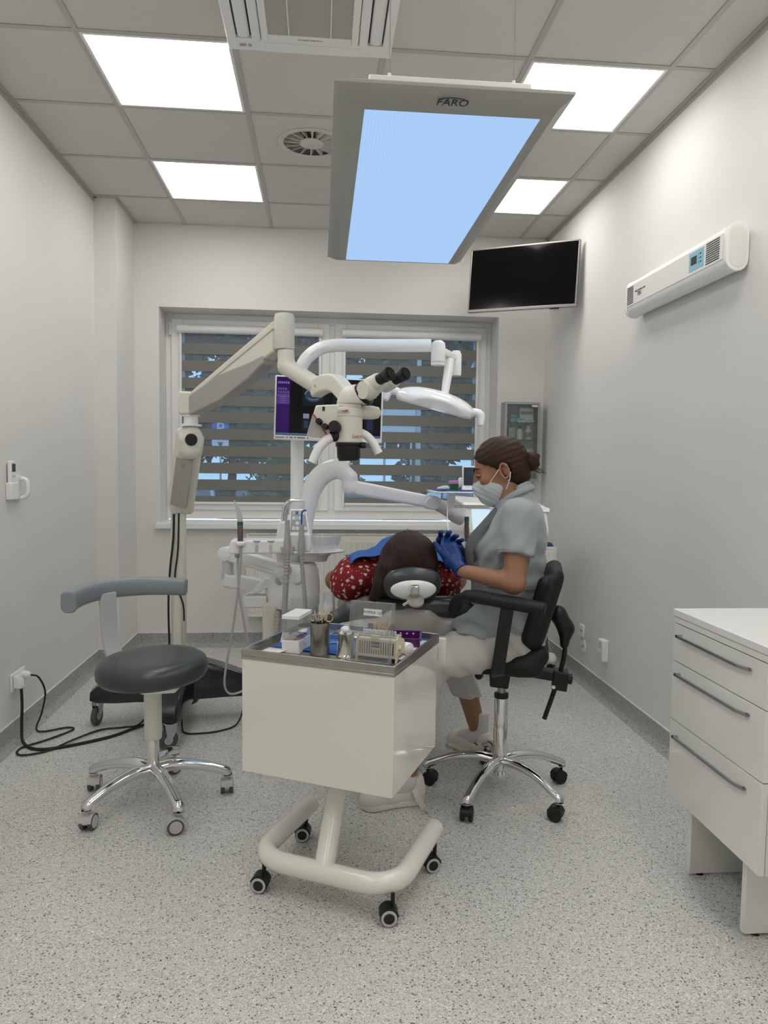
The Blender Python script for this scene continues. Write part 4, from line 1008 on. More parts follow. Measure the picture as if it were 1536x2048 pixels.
for x, dx in ((.810, .0), (.874, .0)):
    G().lathe([(.013, .925), (.016, .940), (.016, .985), (.0135, 1.00), (.0115, 1.05), (.0105, 1.065)], (x, ty-.068, 0), n=16).build('suction_tip', 'hose_grey', t)
G().tube([(.874, ty-.068, 1.062), (.874, ty-.066, 1.095), (.876, ty-.062, 1.118), (.884, ty-.058, 1.128), (.894, ty-.056, 1.127)], .0042, 10, smooth=4).build('saliva_ejector', 'blue_plastic', t)
G().lathe([(.0105, 1.062), (.0115, 1.07), (.010, 1.085)], (.810, ty-.068, 0), n=14).build('suction_nozzle', 'cream_dark', t)
hose([(.810, ty-.068, .93), (.807, ty-.06, .84), (.800, ty-.05, .70), (.795, ty-.02, .55), (.80, ty+.05, .40), (.81, ty+.10, .36)], .0135, rib=1)
hose([(.874, ty-.068, .93), (.880, ty-.06, .84), (.892, ty-.05, .70), (.897, ty-.02, .55), (.89, ty+.06, .40), (.86, ty+.10, .36)], .0105, rib=1)
hose([(.755, uy-.155, .63), (.752, uy-.17, .52), (.735, uy-.17, .40), (.74, uy-.13, .30)], .0125, rib=1)
hose([(.845, uy-.155, .63), (.846, uy-.165, .52), (.84, uy-.155, .40), (.83, uy-.12, .30)], .009, rib=1)
hose([(hx_, hy_, .968), (hx_+.002, hy_-.002, .90), (hx_-.008, hy_-.012, .78), (hx_-.030, hy_-.025, .60), (hx_-.060, hy_-.03, .42), (hx_-.068, hy_-.02, .33), (hx_-.045, hy_, .285), (hx_+.01, hy_+.03, .290), (hx_+.08, hy_+.09, .33), (.70, uy-.12, .40)], .0052)
G().lathe([(.0105, 0), (.014, .006), (.015, .040), (.012, .042)], (.583, ty-.02, .905), n=14).build('hose_outlet', 'hose_grey', t)
hose([(.583, ty-.02, .91), (.585, ty-.03, .86), (.592, ty-.07, .78), (.612, ty-.08, .65), (.640, ty-.07, .50), (.66, ty-.02, .42), (.70, uy-.12, .44)], .0052)
# cable looping on the floor
G().tube([(.90, -.14, .03), (.88, -.30, .012), (.95, -.50, .010), (1.05, -.62, .010), (1.15, -.55, .010), (1.22, -.30, .012)], .007, 8, smooth=6).build('floor_cable', 'mid_grey', t)

# ------------------------------------------------------------------ operating light on its own arm
t = thing('operating_light', 'white dental operating light with two handles on curved tubular arm', 'lamp', (.842, .03, 1.66))
G().tube([(.842, .03, 1.655), (.844, .03, 1.74), (.870, .03, 1.835), (.935, .03, 1.900), (1.03, .025, 1.925), (1.25, .02, 1.93), (1.50, .01, 1.935)], .0325, 20, smooth=6).build('arm', 'white_gloss', t, angle=60)
jb = G().lathe([(.034, 1.835), (.036, 1.84), (.036, 1.925), (.033, 1.945), (.020, 1.956), (0, 1.958)], (1.535, -.01, 0), n=26).build('joint_block', 'white_gloss', t)
G().lathe([(.0365, 1.848), (.037, 1.849), (.037, 1.852), (.0365, 1.853)], (1.535, -.01, 0), n=26).build('joint_seam', 'light_grey', jb)
G().box((1.590, .045, 1.900), (.145, .040, .034), rotm(0, .20, .75)).build('link', 'cream_gloss', t, bevel=.008)
G().lathe([(.026, 1.80), (.028, 1.81), (.028, 1.905), (.020, 1.925), (0, 1.93)], (1.645, .095, 0), n=22).build('link_joint', 'white_gloss', t)
G().sweep([(1.605, .060, 1.875), (1.598, .045, 1.82), (1.586, .025, 1.76), (1.574, .005, 1.69)], [(.020*math.cos(2*PI*k/14), .022*math.sin(2*PI*k/14)) for k in range(14)], smooth=5, up=(0, 1, 0), scale=[1.2, 1.2, 1.1, .95]).build('stem', 'white_gloss', t, angle=80)
s = SDF((1.26, -.26, 1.50), (1.82, .24, 1.80), .008)
rt = np.array(rotm(.12, .24, 0))
s.ell((1.525, -.01, 1.645), (.205, .135, .070), .0, rot=rt); s.box((1.530, -.01, 1.640), (.170, .10, .022), .01, .02, rot=rt); _dn = rt @ np.array([0, 0, -1.0]); s.cut_plane(np.array([1.525, -.01, 1.645])+_dn*.030, _dn); s.cut_plane(np.array([1.525, -.01, 1.645])+rt @ np.array([0, -.105, -.02]), rt @ np.array([0, -1, -.45]))
s.build('lamp_head', 'white_gloss', t)
for q in (-1, 1):
    a = Vector((1.525, -.01, 1.655))+Vector(rt @ np.array([q*.19, 0, .0])); b = a+Vector(rt @ np.array([q*.045, -.005, -.004])); c = b+Vector(rt @ np.array([q*.012, -.02, -.05]))
    G().tube([a, b, c], [.020, .024, .016], 12, smooth=4).build('handle', 'white_plastic', t, angle=60)
dn = Vector(rt @ np.array([0, 0, -1.0])); c = Vector((1.53, -.01, 1.645))+dn*.026
G().lathe([(0, 0), (.085, 0), (.09, .004), (.0, .006)], c, axis=dn, n=30, ex=1.4, ey=.8).build('lens', 'lamp_lens', t)

# ------------------------------------------------------------------ monitor
t = thing('monitor', 'white framed computer monitor showing dental scan images on purple software', 'monitor', (.995, -.07, 1.44))
A_ = Vector((.733, -.095, 1.455)); ex_ = Vector((.520, .0, -.0115)).normalized(); 
W_, H_ = .520, .307
Mm = basis((A_.x, A_.y, A_.z), ex_, (0.0, .06, 1))
def mq(x0, z0, x1, z1, d): return [Mm @ Vector((x, z, d)) for x, z in ((x0, z0), (x1, z0), (x1, z1), (x0, z1))]
def mbox(x0, z0, x1, z1, d0, d1):
    g = G(); a = mq(x0, z0, x1, z1, d1); b = mq(x0, z0, x1, z1, d0); return g.add(b+a, [(3, 2, 1, 0), (4, 5, 6, 7), (0, 1, 5, 4), (1, 2, 6, 5), (2, 3, 7, 6), (3, 0, 4, 7)])
mbox(0, 0, W_, H_, -.035, 0).build('casing', 'white_gloss', t, bevel=.004)
sc = mbox(.008, .022, W_-.008, H_-.007, 0, .0012).build('screen', 'scr_black', t)
def patch(name, x0, z0, x1, z1, m_, d=.0018): return G().quad(*mq(x0, z0, x1, z1, d)).build(name, m_, sc, flat=True)
patch('sidebar', .010, .034, .072, H_-.010, 'scr_purple'); patch('side_section', .011, .170, .071, .218, 'scr_violet', .0021)
patch('taskbar', .010, .023, W_-.010, .033, 'scr_bar')
for r_ in range(3):
    for c_ in range(5 if r_ != 2 else 4): patch('tool_icon', .014+c_*.0115, .205+r_*.016, .0225+c_*.0115, .217+r_*.016, 'scr_icon', .0024)
for c_ in range(6): patch('tool_icon', .014+c_*.0095, .268, .0205+c_*.0095, .278, 'scr_lilac', .0024)
for k in range(4): patch('text_line', .026, .176+k*.009, .055, .178+k*.009, 'scr_lilac', .0024)
# CT slices
def ring2(cx_, cz_, a, b, w, s0, s1, m_, name, n=22):
    g = G(); V = []
    for k in range(n+1):
        q = s0+(s1-s0)*k/n; V += [Mm @ Vector((cx_+a*math.cos(q), cz_+b*math.sin(q), .0026)), Mm @ Vector((cx_+(a-w)*math.cos(q), cz_+(b-w)*math.sin(q), .0026))]
    g.add(V, [(2*k, 2*k+2, 2*k+3, 2*k+1) for k in range(n)]); g.build(name, m_, sc, flat=True)
patch('scan_view', .132, .165, .235, .262, 'scr_dark', .0020)
g = G(); n = 24; g.add([Mm @ Vector((.183+.040*math.cos(2*PI*k/n), .214+.030*math.sin(2*PI*k/n), .0023)) for k in range(n)], [tuple(range(n))]); g.build('scan_slice', 'scr_ct', sc, flat=True)
ring2(.183, .214, .043, .034, .004, .2, PI-.2, 'scr_bone', 'scan_bone'); ring2(.183, .212, .030, .018, .003, PI+.5, 2*PI-.5, 'scr_bone', 'scan_bone')
patch('scan_view', .132, .045, .170, .130, 'scr_dark', .0020); patch('scan_slice', .138, .105, .166, .128, 'scr_bone', .0023); patch('scan_slice', .142, .060, .162, .095, 'scr_ct', .0023)
patch('scan_view', .440, .045, .478, .150, 'scr_dark', .0020); patch('scan_slice', .446, .06, .472, .14, 'scr_ct2', .0023)
patch('scan_view', .28, .165, .40, .262, 'scr_dark', .0020)
for k, (x0, x1) in enumerate(((.008, .052), (.060, .068), (.075, .090), (.098, .106), (.112, .150), (.158, .166))): G().quad(*mq(x0, .008, x1, .013 if k == 0 else .015, .0008)).build('bezel_mark', 'ink_grey', t, flat=True)
mbox(.08, .02, W_-.08, .16, -.060, -.034).build('rear_mount', 'white_plastic', t, bevel=.006)

# ================================================================== PATIENT CHAIR
t = thing('dental_chair', 'reclined dental chair with dark grey upholstery and pale grey back shell', 'dental chair', (1.316, .25, 0))
dd = Vector((0, .955, -.297)); nn = Vector((0, .297, .955))
Rb = np.array([[1, 0, 0], [0, dd.y, nn.y], [0, dd.z, nn.z]])
C0 = Vector((1.316, -.755, .795))                # head end of the cushion surface
def bk(a, b, c): q = C0+Vector((a, 0, 0))+dd*b+nn*c; return (q.x, q.y, q.z)
s = SDF((.94, -.88, .30), (1.72, .36, .92), .009)
s.box(bk(0, .50, -.030), (.27, .50, .036), .034, 0, rot=Rb)
for q in (-1, 1):
    R2 = Rb @ np.array(rotm(0, q*.30, 0)); s.box(bk(q*.245, .50, -.048), (.085, .49, .034), .032, .03, rot=R2)
    s.box(bk(q*.10, .03, -.015), (.10, .05, .040), .034, .03, rot=Rb)
s.build('back_cushion', 'vinyl_dark', t)
s = SDF((.94, -.88, .22), (1.72, .36, .86), .009)
s.box(bk(0, .50, -.115), (.235, .485, .075), .06, 0, rot=Rb); s.box(bk(0, .49, -.088), (.30, .47, .030), .028, .04, rot=Rb); s.box(bk(0, .02, -.055), (.11, .04, .045), .04, .05, rot=Rb)
s.build('back_shell', 'shell_grey', t)
s = SDF((1.0, .05, .36), (1.64, 1.62, .60), .010)
s.box((1.316, .50, .485), (.25, .34, .05), .045, 0); s.box((1.316, 1.15, .49), (.20, .40, .045), .04, .05, rot=np.array(rotm(-.03, 0, 0)))
s.build('seat_cushion', 'vinyl_dark', t)
G().b2((1.12, .12, .30), (1.51, 1.0, .44)).build('seat_frame', 'white_plastic', t, bevel=.03, seg=3)
G().prism([(.15, .06), (.75, .06), (.62, .32), (.30, .32)], 1.19, 1.44, 'yz').build('lift_column', 'white_plastic', t, bevel=.02)
G().b2((1.10, .0, .0), (1.53, 1.10, .06)).build('floor_base', 'light_grey', t, bevel=.015)
ar = G().prism([(-.20, .52), (-.17, .66), (.0, .70), (.22, .66), (.24, .54), (.0, .50)], .975, 1.03, 'yz').build('armrest', 'white_plastic', t, bevel=.015, seg=3)
G().b2((1.0, -.05, .46), (1.03, .12, .53)).build('armrest_bracket', 'light_grey', ar)
# headrest
hp_ = Vector((1.317, -.835, .878)); Rh = np.array(rotm(.55, 0, 0))
s = SDF((1.16, -.95, .76), (1.48, -.70, .99), .006)
s.ell(hp_, (.114, .048, .078), 0, rot=Rh); s.box(hp_, (.100, .030, .058), .028, .02, rot=Rh)
s.build('headrest', 'vinyl_dark', t)
s = SDF((1.20, -.96, .78), (1.44, -.78, .94), .005)
s.ell((1.318, -.868, .862), (.090, .026, .048), 0, rot=Rh); s.build('headrest_shell', 'white_gloss', t)
G().box((1.319, -.900, .862), (.030, .018, .050), rotm(.45, 0, 0)).build('headrest_bracket', 'polished_steel', t, bevel=.004)
G().lathe([(.028, 0), (.033, .004), (.033, .012), (.028, .015), (0, .016)], (1.322, -.895, .818), axis=(0, -.62, .78), n=26, ex=1.0, ey=1.0).build('headrest_knob', 'knob_grey', t)
G().prism([(1.275, .806), (1.300, .820), (1.300, .830), (1.272, .812)], -.912, -.900, 'xz').build('release_lever', 'light_grey', t)
# ================================================================== PATIENT LYING ON THE CHAIR
t = thing('person', 'patient with long dark brown hair lying back in red blouse with white hearts', 'person', (1.316, -.2, .60))
s = SDF((.90, -.92, .44), (1.72, 1.62, 1.12), .011)
s.ell((1.318, -.705, .965), (.078, .098, .088), 0); s.cone((1.318, -.66, .93), (1.316, -.52, .885), .055, .058, .03)
s.cone((1.316, -.44, .885), (1.316, -.10, .815), .125, .12, .06); s.cone((1.16, -.47, .885), (1.47, -.47, .885), .075, .075, .05); s.cone((1.316, -.10, .80), (1.316, .18, .66), .12, .125, .05)
for q in (-1, 1):
    s.chain([(1.316+q*.21, -.47, .885), (1.316+q*.285, -.26, .80), (1.316+q*.20, -.02, .86)], [.055, .042, .030], .03)
    s.chain([(1.316+q*.09, .20, .65), (1.316+q*.10, .66, .63), (1.316+q*.09, 1.10, .60), (1.316+q*.09, 1.30, .60)], [.085, .062, .045, .042], .03)
    s.cone((1.316+q*.09, 1.34, .58), (1.316+q*.13, 1.46, .62), .042, .032, .02)
    s.cone((1.316+q*.19, -.02, .86), (1.316+q*.13, .06, .87), .032, .018, .02)
# face looking up: brow, nose, lips and chin
s.cone((1.318, -.70, 1.052), (1.318, -.655, 1.062), .014, .016, .012); s.cone((1.318, -.655, 1.062), (1.318, -.640, 1.045), .016, .014, .01)
s.ell((1.318, -.615, 1.030), (.026, .012, .012), .01); s.ell((1.318, -.585, 1.010), (.030, .022, .025), .02)
for q in (-1, 1): s.ell((1.318+q*.080, -.70, .955), (.012, .020, .028), .008)
s.build('body', 'skin', t)
# blouse with puffed short sleeves
s = SDF((.88, -.68, .56), (1.74, .34, 1.06), .008)
s.cone((1.316, -.42, .882), (1.316, -.08, .815), .142, .140, .05); s.cone((1.316, -.08, .81), (1.316, .18, .68), .138, .150, .04)
s.cone((1.15, -.47, .875), (1.48, -.47, .870), .082, .082, .05)
s.ell((1.115, -.49, .855), (.098, .12, .088), .03); s.ell((1.090, -.45, .815), (.090, .11, .078), .03); s.ell((1.490, -.48, .835), (.078, .12, .080), .03); s.ell((1.515, -.43, .795), (.072, .10, .076), .03)
s.cut_plane((1.0, -.27, .80), (-.45, .80, -.30)) if False else None
s.ripple(lambda X, Y, Z: .0035*np.sin(X*70+Y*40)*np.sin(Z*55-Y*30))
bl_o = s.build('blouse', 'heart_blouse', t, relax=1)
# trousers
s = SDF((1.06, .10, .48), (1.58, 1.24, .84), .011)
s.ell((1.316, .20, .66), (.17, .14, .13), 0)
for q in (-1, 1): s.chain([(1.316+q*.09, .22, .655), (1.316+q*.10, .66, .635), (1.316+q*.09, 1.16, .60)], [.10, .078, .06], .03)
s.build('trousers', 'scrub_dark', t)
for q in (-1, 1): SDF((1.30+q*.10-.12, 1.24, .50), (1.32+q*.10+.12, 1.58, .72), .008).cone((1.316+q*.09, 1.335, .58), (1.316+q*.13, 1.47, .62), .052, .042, .01).build('shoe', 'black_soft', t)
# long straight hair
s = SDF((1.08, -.90, .76), (1.52, -.56, 1.12), .0055)
s.ell((1.314, -.745, .956), (.114, .090, .122), 0); s.ell((1.316, -.70, .972), (.095, .090, .104), .02)
s.chain([(1.262, -.76, .99), (1.232, -.785, .93), (1.205, -.785, .87), (1.172, -.765, .812)], [.050, .042, .034, .020], .02)
s.chain([(1.250, -.72, .98), (1.215, -.73, .90), (1.185, -.74, .83)], [.044, .038, .024], .02)
s.chain([(1.365, -.76, 1.00), (1.390, -.780, .94), (1.398, -.785, .88)], [.046, .036, .022], .02)
s.chain([(1.380, -.72, .98), (1.402, -.73, .90), (1.408, -.74, .84)], [.040, .032, .022], .02)
s.cut_plane((1.316, -.655, 1.05), (0, .9, .45), .01)
s.ripple(lambda X, Y, Z: 0.0006*np.sin(150*(X-1.316)/(1.25-1.0*np.clip(Z-.85, 0, .25)*2.6)+3*np.sin(Z*25)))
s.build('hair', 'hair_dark', t, relax=1)
# disposable bib: creased sheet over the chest
from mathutils.bvhtree import BVHTree
_off = t.location; _bv = BVHTree.FromPolygons([v.co+_off for v in bl_o.data.vertices], [tuple(q.vertices) for q in bl_o.data.polygons])
nx, ny = 30, 26; Zg = np.zeros((ny+1, nx+1)); XY = {}; F = []
for j in range(ny+1):
    for i in range(nx+1):
        u = i/nx; v = j/ny; x = 1.085+.43*u; y = -.600+.62*v+.03*math.sin(u*3.1)
        hit = _bv.ray_cast(Vector((x, y, 1.4)), Vector((0, 0, -1)))[0]; Zg[j, i] = (hit.z if hit else .88); XY[(j, i)] = (x, y)
for _ in range(10):                               # a stiff sheet bridges the hollows
    Zs = Zg.copy(); Zs[1:-1, 1:-1] = (Zg[2:, 1:-1]+Zg[:-2, 1:-1]+Zg[1:-1, 2:]+Zg[1:-1, :-2])/4; Zs[0] = Zs[1]+.004; Zg = np.maximum(Zg, Zs)
V = [(*XY[(j, i)], float(Zg[j, i])+.008+.003*math.sin(j*.9+i*.5)) for j in range(ny+1) for i in range(nx+1)]
for j in range(ny):
    for i in range(nx): a = j*(nx+1)+i; F.append((a, a+1, a+nx+2, a+nx+1))
o = link_mesh('dental_bib', [Vector(v) for v in V], F, 'bib_blue', t); md = o.modifiers.new('thickness', 'SOLIDIFY'); md.thickness = .0015
# ================================================================== ASSISTANT'S BLACK CHAIR
ax, ay = 1.700, -.765
t = thing('assistant_chair', 'black padded working chair with armrests on chrome five star base', 'chair', (ax, ay, 0))
star_base(t, ax, ay, math.radians(-128), .300, .150, .082, 'black_plastic', 'rubber_black', .028, hub_r=.034, heads=[-1.9, -.6, .3, 1.8, 2.6], wd=.048)
G().lathe([(.026, .075), (.026, .10), (.0245, .105), (.0245, .16), (.0285, .165), (.0285, .402), (.026, .406)], (ax, ay, 0), n=26).build('gas_lift', 'chrome', t)
G().lathe([(.029, .400), (.0295, .406), (.029, .418), (.018, .420)], (ax, ay, 0), n=24).build('lift_collar', 'black_plastic', t)
G().cyl((ax, ay, .41), (ax, ay, .49), .0165, n=20).build('piston', 'brushed_steel', t)
G().prism([(ax-.045, .455), (ax+.028, .450), (ax+.040, .540), (ax-.050, .545)], ay-.055, ay+.055, 'xz').build('mechanism', 'black_plastic', t, bevel=.006)
for dz in (0, .022): G().lathe([(.010, 0), (.016, .003), (.016, .020), (0, .022)], (ax-.088, ay-.02, .515-dz), axis=(-.2, -1, 0), n=10).build('adjust_knob', 'black_plastic', t, angle=30)
# saddle seat
s = SDF((1.44, -1.02, .50), (1.94, -.50, .70), .008)
s.box((1.70, ay, .566), (.155, .185, .030), .028, 0); s.box((1.81, ay, .600), (.075, .170, .034), .03, .04, rot=np.array(rotm(0, -.42, 0))); s.ell((1.60, ay, .562), (.10, .12, .030), .03)
s.build('seat', 'black_soft', t)
# rail and block behind, carrying the backrest
G().box((1.835, ay, .515), (.23, .055, .040), rotm(0, .10, 0)).build('rear_rail', 'black_plastic', t, bevel=.006)
rb = G().box((1.930, ay, .492), (.060, .075, .075), rotm(0, .10, 0)).build('rail_block', 'black_plastic', t, bevel=.005)
G().cyl((1.905, ay-.036, .470), (1.905, ay-.042, .470), .0075, n=14).build('bolt', 'polished_steel', rb)
G().lathe([(.012, 0), (.022, .004), (.022, .018), (.010, .022)], (1.958, ay, .497), axis=(1, 0, -.1), n=8).build('clamp_knob', 'black_plastic', t, angle=20)
G().tube([(1.873, ay, .325), (1.905, ay, .43), (1.930, ay, .52), (1.945, ay, .60), (1.943, ay, .68)], .0095, 12, smooth=5).build('back_stem', 'black_plastic', t)
s = SDF((1.84, -.86, .60), (2.02, -.66, .80), .006)
s.cone((1.943, ay, .635), (1.948, ay, .70), .018, .026, .02); s.cone((1.948, ay, .70), (1.915, ay, .755), .028, .036, .03); s.build('back_bracket', 'black_plastic', t)
# curved back pad
s = SDF((1.74, -1.02, .60), (2.02, -.50, 1.0), .007)
Rq = np.array(rotm(0, .28, 0))
s.box((1.862, ay, .795), (.030, .165, .165), .030, 0, rot=Rq)
for q in (-1, 1): s.box((1.844, ay+q*.150, .795), (.028, .055, .140), .027, .03, rot=np.array(rotm(0, .28, q*.5)))
s.build('backrest', 'black_soft', t)
# armrests with slanted posts
for q, y in ((-1, -1.035), (1, -.495)):
    P = [(1.565, y-q*.02, .856), (1.61, y, .858), (1.70, y, .846), (1.78, y, .836), (1.862, y+q*.01, .826)]
    G().sweep(P, [(.036*math.cos(a), .025*math.sin(a)) for a in [2*PI*k/16 for k in range(16)]], smooth=5, scale=[.8, 1, 1, 1.05, .95]).build('armrest', 'black_soft', t, angle=70, bevel=.006)
    G().sweep([(1.728, y, .838), (1.712, y-q*.010, .72), (1.695, y-q*.05, .585), (1.690, y-q*.10, .545), (1.690, y-q*.20, .530)], [(-.012, -.024), (.012, -.024), (.012, .024), (-.012, .024)], smooth=4, up=(1, 0, .3)).build('arm_post', 'black_plastic', t, bevel=.003)
# front belly rest on the near armrest
G().sweep([(1.600, -1.03, .853), (1.560, -1.01, .850), (1.532, -.97, .823), (1.520, -.94, .780)], [(.026*math.cos(a), .017*math.sin(a)) for a in [2*PI*k/14 for k in range(14)]], smooth=5, up=(0, 0, 1)).build('belly_rest', 'black_soft', t, angle=70)

# the upper part of the chair is turned towards the window
def twist(t, ang, z0, z1, skip=()):
    bpy.context.view_layer.update()
    def rec(o):
        for c in o.children:
            if c.type == 'MESH' and not c.name.split('.')[0] in skip:
                n = len(c.data.vertices); a = np.zeros(n*3); c.data.vertices.foreach_get('co', a); a = a.reshape(-1, 3)
                k = np.clip((a[:, 2]+t.location.z-z0)/max(z1-z0, 1e-6), 0, 1); k = k*k*(3-2*k)*ang; co, si = np.cos(k), np.sin(k)
                x, y = a[:, 0].copy(), a[:, 1].copy(); a[:, 0] = x*co-y*si; a[:, 1] = x*si+y*co
                c.data.vertices.foreach_set('co', a.ravel()); c.data.update()
            if not c.name.split('.')[0] in skip: rec(c)
    rec(t)
twist(t, math.radians(-17), .20, .201, ('leg', 'hub', 'caster', 'gas_lift', 'lift_collar', 'piston'))

# ================================================================== DENTAL ASSISTANT (seated, seen in profile)
t = thing('person', 'dental assistant in grey tunic, white trousers, face mask and blue gloves', 'person', (1.72, -.76, .60))
HC = Vector((1.668, -.76, 1.325))
tilt_h = np.array(rotm(0, -.30, 0))             # head pitched down
def hd(a, b, c):                                 # head coordinates: a forward, b lateral (near = -), c up
    v = tilt_h @ np.array([-a, b, c]); return (HC.x+v[0], HC.y+v[1], HC.z+v[2])
SH = {-1: (1.755, -.925, 1.155), 1: (1.742, -.595, 1.155)}
EL = {-1: (1.745, -.985, .905), 1: (1.680, -.545, .915)}
WR = {-1: (1.545, -.945, .938), 1: (1.528, -.700, .955)}
HIP = {-1: (1.745, -.845, .650), 1: (1.745, -.675, .650)}
KN = {-1: (1.375, -.895, .585), 1: (1.545, -.385, .565)}
AN = {-1: (1.305, -.835, .095), 1: (1.700, -.370, .100)}
s = SDF((1.02, -1.12, -.01), (1.98, -.24, 1.48), .0095)
# skull, face, neck
s.ell(hd(-.012, 0, .030), (.098, .074, .092), 0, rot=tilt_h); s.ell(hd(.028, 0, -.050), (.062, .058, .072), .03, rot=tilt_h)
s.cone(hd(.072, 0, -.095), hd(.060, 0, -.105), .022, .026, .02)
s.cone(hd(.088, 0, .012), hd(.102, 0, -.022), .009, .013, .012); s.cone(hd(.090, 0, -.064), hd(.088, 0, -.072), .014, .014, .010)
for q in (-1, 1):
    s.cone(hd(.080, q*.014, .022), hd(.070, q*.042, .020), .011, .010, .012)
    s.ell(hd(.055, q*.046, -.022), (.026, .018, .022), .02, rot=tilt_h)
s.cone((1.715, -.76, 1.25), (1.750, -.76, 1.16), .052, .058, .03)
# trunk
s.cone((1.752, -.86, 1.135), (1.752, -.66, 1.135), .072, .072, .05); s.ell((1.735, -.76, 1.03), (.105, .150, .150), .05)
s.ell((1.735, -.76, .86), (.098, .135, .14), .06); s.ell((1.745, -.76, .70), (.120, .165, .105), .06)
for q in (-1, 1):
    s.chain([SH[q], EL[q]], [.052, .041], .03); s.chain([EL[q], WR[q]], [.041, .026], .012)
    s.chain([HIP[q], KN[q]], [.088, .058], .04); s.chain([KN[q], ((KN[q][0]*.65+AN[q][0]*.35)+.012, KN[q][1]*.65+AN[q][1]*.35, KN[q][2]*.65+AN[q][2]*.35), AN[q]], [.056, .053, .036], .02)
    s.chain([(AN[q][0], AN[q][1], .06), (AN[q][0]-(.12 if q < 0 else .08), AN[q][1]+(-.025 if q < 0 else .11), .035)], [.034, .028], .02)
# ears
for q in (-1, 1): s.ell(hd(-.032, q*.074, -.012), (.017, .010, .031), .004, rot=tilt_h)
s.build('body', 'skin', t)
# ear rim and hollow on the near side
e0 = [hd(-.024+.015*math.cos(a), -.086, -.010+.029*math.sin(a)) for a in np.linspace(-2.4, 2.9, 14)]
G().tube(e0, .0042, 8, smooth=2).build('ear_rim', 'skin', t)
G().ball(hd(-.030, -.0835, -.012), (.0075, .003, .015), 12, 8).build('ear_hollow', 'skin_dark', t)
ear = G().cyl(hd(-.030, -.088, -.046), hd(-.030, -.088, -.064), .0022, n=8).build('earring', 'silver', t)
# eye: lid, white, lashes, brow on the near side
for q in (-1, 1):
    G().ball(hd(.076, q*.036, -.004), (.0095, .010, .0075), 14, 10).build('eyeball', 'eye_white', t)
    G().ball(hd(.0825, q*.039, -.007), (.004, .004, .004), 10, 8).build('iris', 'ink_dark', t)
    G().tube([hd(.086, q*.022, .000), hd(.087, q*.034, .003), hd(.081, q*.046, .002), hd(.071, q*.052, -.003)], .0052, 8, smooth=4).build('eyelid', 'skin', t)
    G().tube([hd(.0885, q*.024, -.004), hd(.0895, q*.036, -.003), hd(.083, q*.049, -.004), hd(.072, q*.056, -.009)], .0016, 6, smooth=4).build('eyelashes', 'ink_dark', t)
    G().tube([hd(.093, q*.016, .020), hd(.092, q*.030, .027), hd(.081, q*.046, .029), hd(.063, q*.059, .022)], [.0028, .0034, .003, .0012], 8, smooth=4).build('eyebrow', 'hair_brown', t)
# mask
s = SDF((1.48, -.90, 1.12), (1.78, -.62, 1.36), .005)
s.ell(hd(.030, 0, -.052), (.068, .064, .078), 0, rot=tilt_h); s.cone(hd(.068, 0, -.096), hd(.052, 0, -.108), .028, .032, .02)
s.cone(hd(.088, 0, -.014), hd(.103, 0, -.046), .013, .020, .022); s.cone(hd(.088, 0, -.072), hd(.076, 0, -.090), .024, .026, .02)
Np = lambda a, c: tuple(tilt_h @ np.array([-a, 0, c]))
s.cut_plane(hd(.085, 0, -.020), Np(.10, 1)); s.cut_plane(hd(-.016, 0, -.09), Np(-1, -.10)); s.cut_plane(hd(.020, 0, -.046), Np(-.62, 1))
s.ripple(lambda X, Y, Z: .0013*np.sin((Z+.45*X)*330))
s.build('face_mask', 'mask_white', t)
for q in (-1, 1):
    G().tube([hd(.040, q*.066, -.036), hd(.010, q*.078, -.012), hd(-.026, q*.084, .018), hd(-.040, q*.085, .010)], .0017, 6, smooth=5).build('mask_loop', 'paper_white', t)
    G().tube([hd(-.010, q*.072, -.082), hd(-.022, q*.082, -.066), hd(-.036, q*.086, -.046), hd(-.046, q*.084, -.020)], .0017, 6, smooth=5).build('mask_loop', 'paper_white', t)
# hair drawn back into a bun
s = SDF((1.50, -.90, 1.20), (1.90, -.62, 1.49), .005)
s.ell(hd(-.020, 0, .040), (.108, .086, .092), 0, rot=tilt_h); s.ell(hd(-.062, 0, -.010), (.060, .074, .075), .03, rot=tilt_h); s.cone(hd(-.085, 0, -.030), hd(-.085, 0, -.055), .036, .026, .03)
s.cut_plane(hd(.066, 0, .052), Np(.80, -.62)); s.cut_plane(hd(.012, 0, .018), Np(.42, -1)) if False else None
D2 = s.d_ell(hd(.060, 0, -.045), (.092, .12, .095), tilt_h); s._sub(D2, .006)
for q in (-1, 1): s._sub(s.d_ell(hd(-.030, q*.086, -.018), (.024, .026, .038), tilt_h), .004)
s.ripple(lambda X, Y, Z: .0014*np.sin(260*(Z-1.33-.55*(X-1.66))+1.5*np.sin(X*40)))
s.build('hair', 'hair_brown', t)
s = SDF((1.74, -.86, 1.24), (1.90, -.66, 1.42), .004)
bc_ = Vector(hd(-.135, 0, -.002))
s.ell(bc_, (.032, .040, .040), 0)
for k in range(7):
    a = 2*PI*k/7; p0 = bc_+Vector((.006, .030*math.cos(a), .030*math.sin(a))); p1 = bc_+Vector((.024*(1 if k % 2 else .4), .020*math.cos(a+1.1), .022*math.sin(a+1.1))); s.cone(p0, p1, .012, .010, .004)
s.build('hair_bun', 'hair_brown', t)
G().torus(hd(-.108, 0, .004), .024, .007, axis=(1, 0, .15), n=22, m=8).build('hair_tie', 'black_plastic', t)
st = G(); rs = random.Random(5)
for k in range(9):
    p = bc_+Vector((.012, -.01+rs.uniform(-.02, .02), -.032+rs.uniform(-.006, .014)))
    st.tube([p, p+Vector((.016, rs.uniform(-.01, .01), -.010)), p+Vector((.028+rs.uniform(0, .022), rs.uniform(-.02, .02), -.012-rs.uniform(-.006, .022)))], [.0011, .0009, .0004], 5, smooth=3)
st.build('loose_strands', 'hair_brown', t)
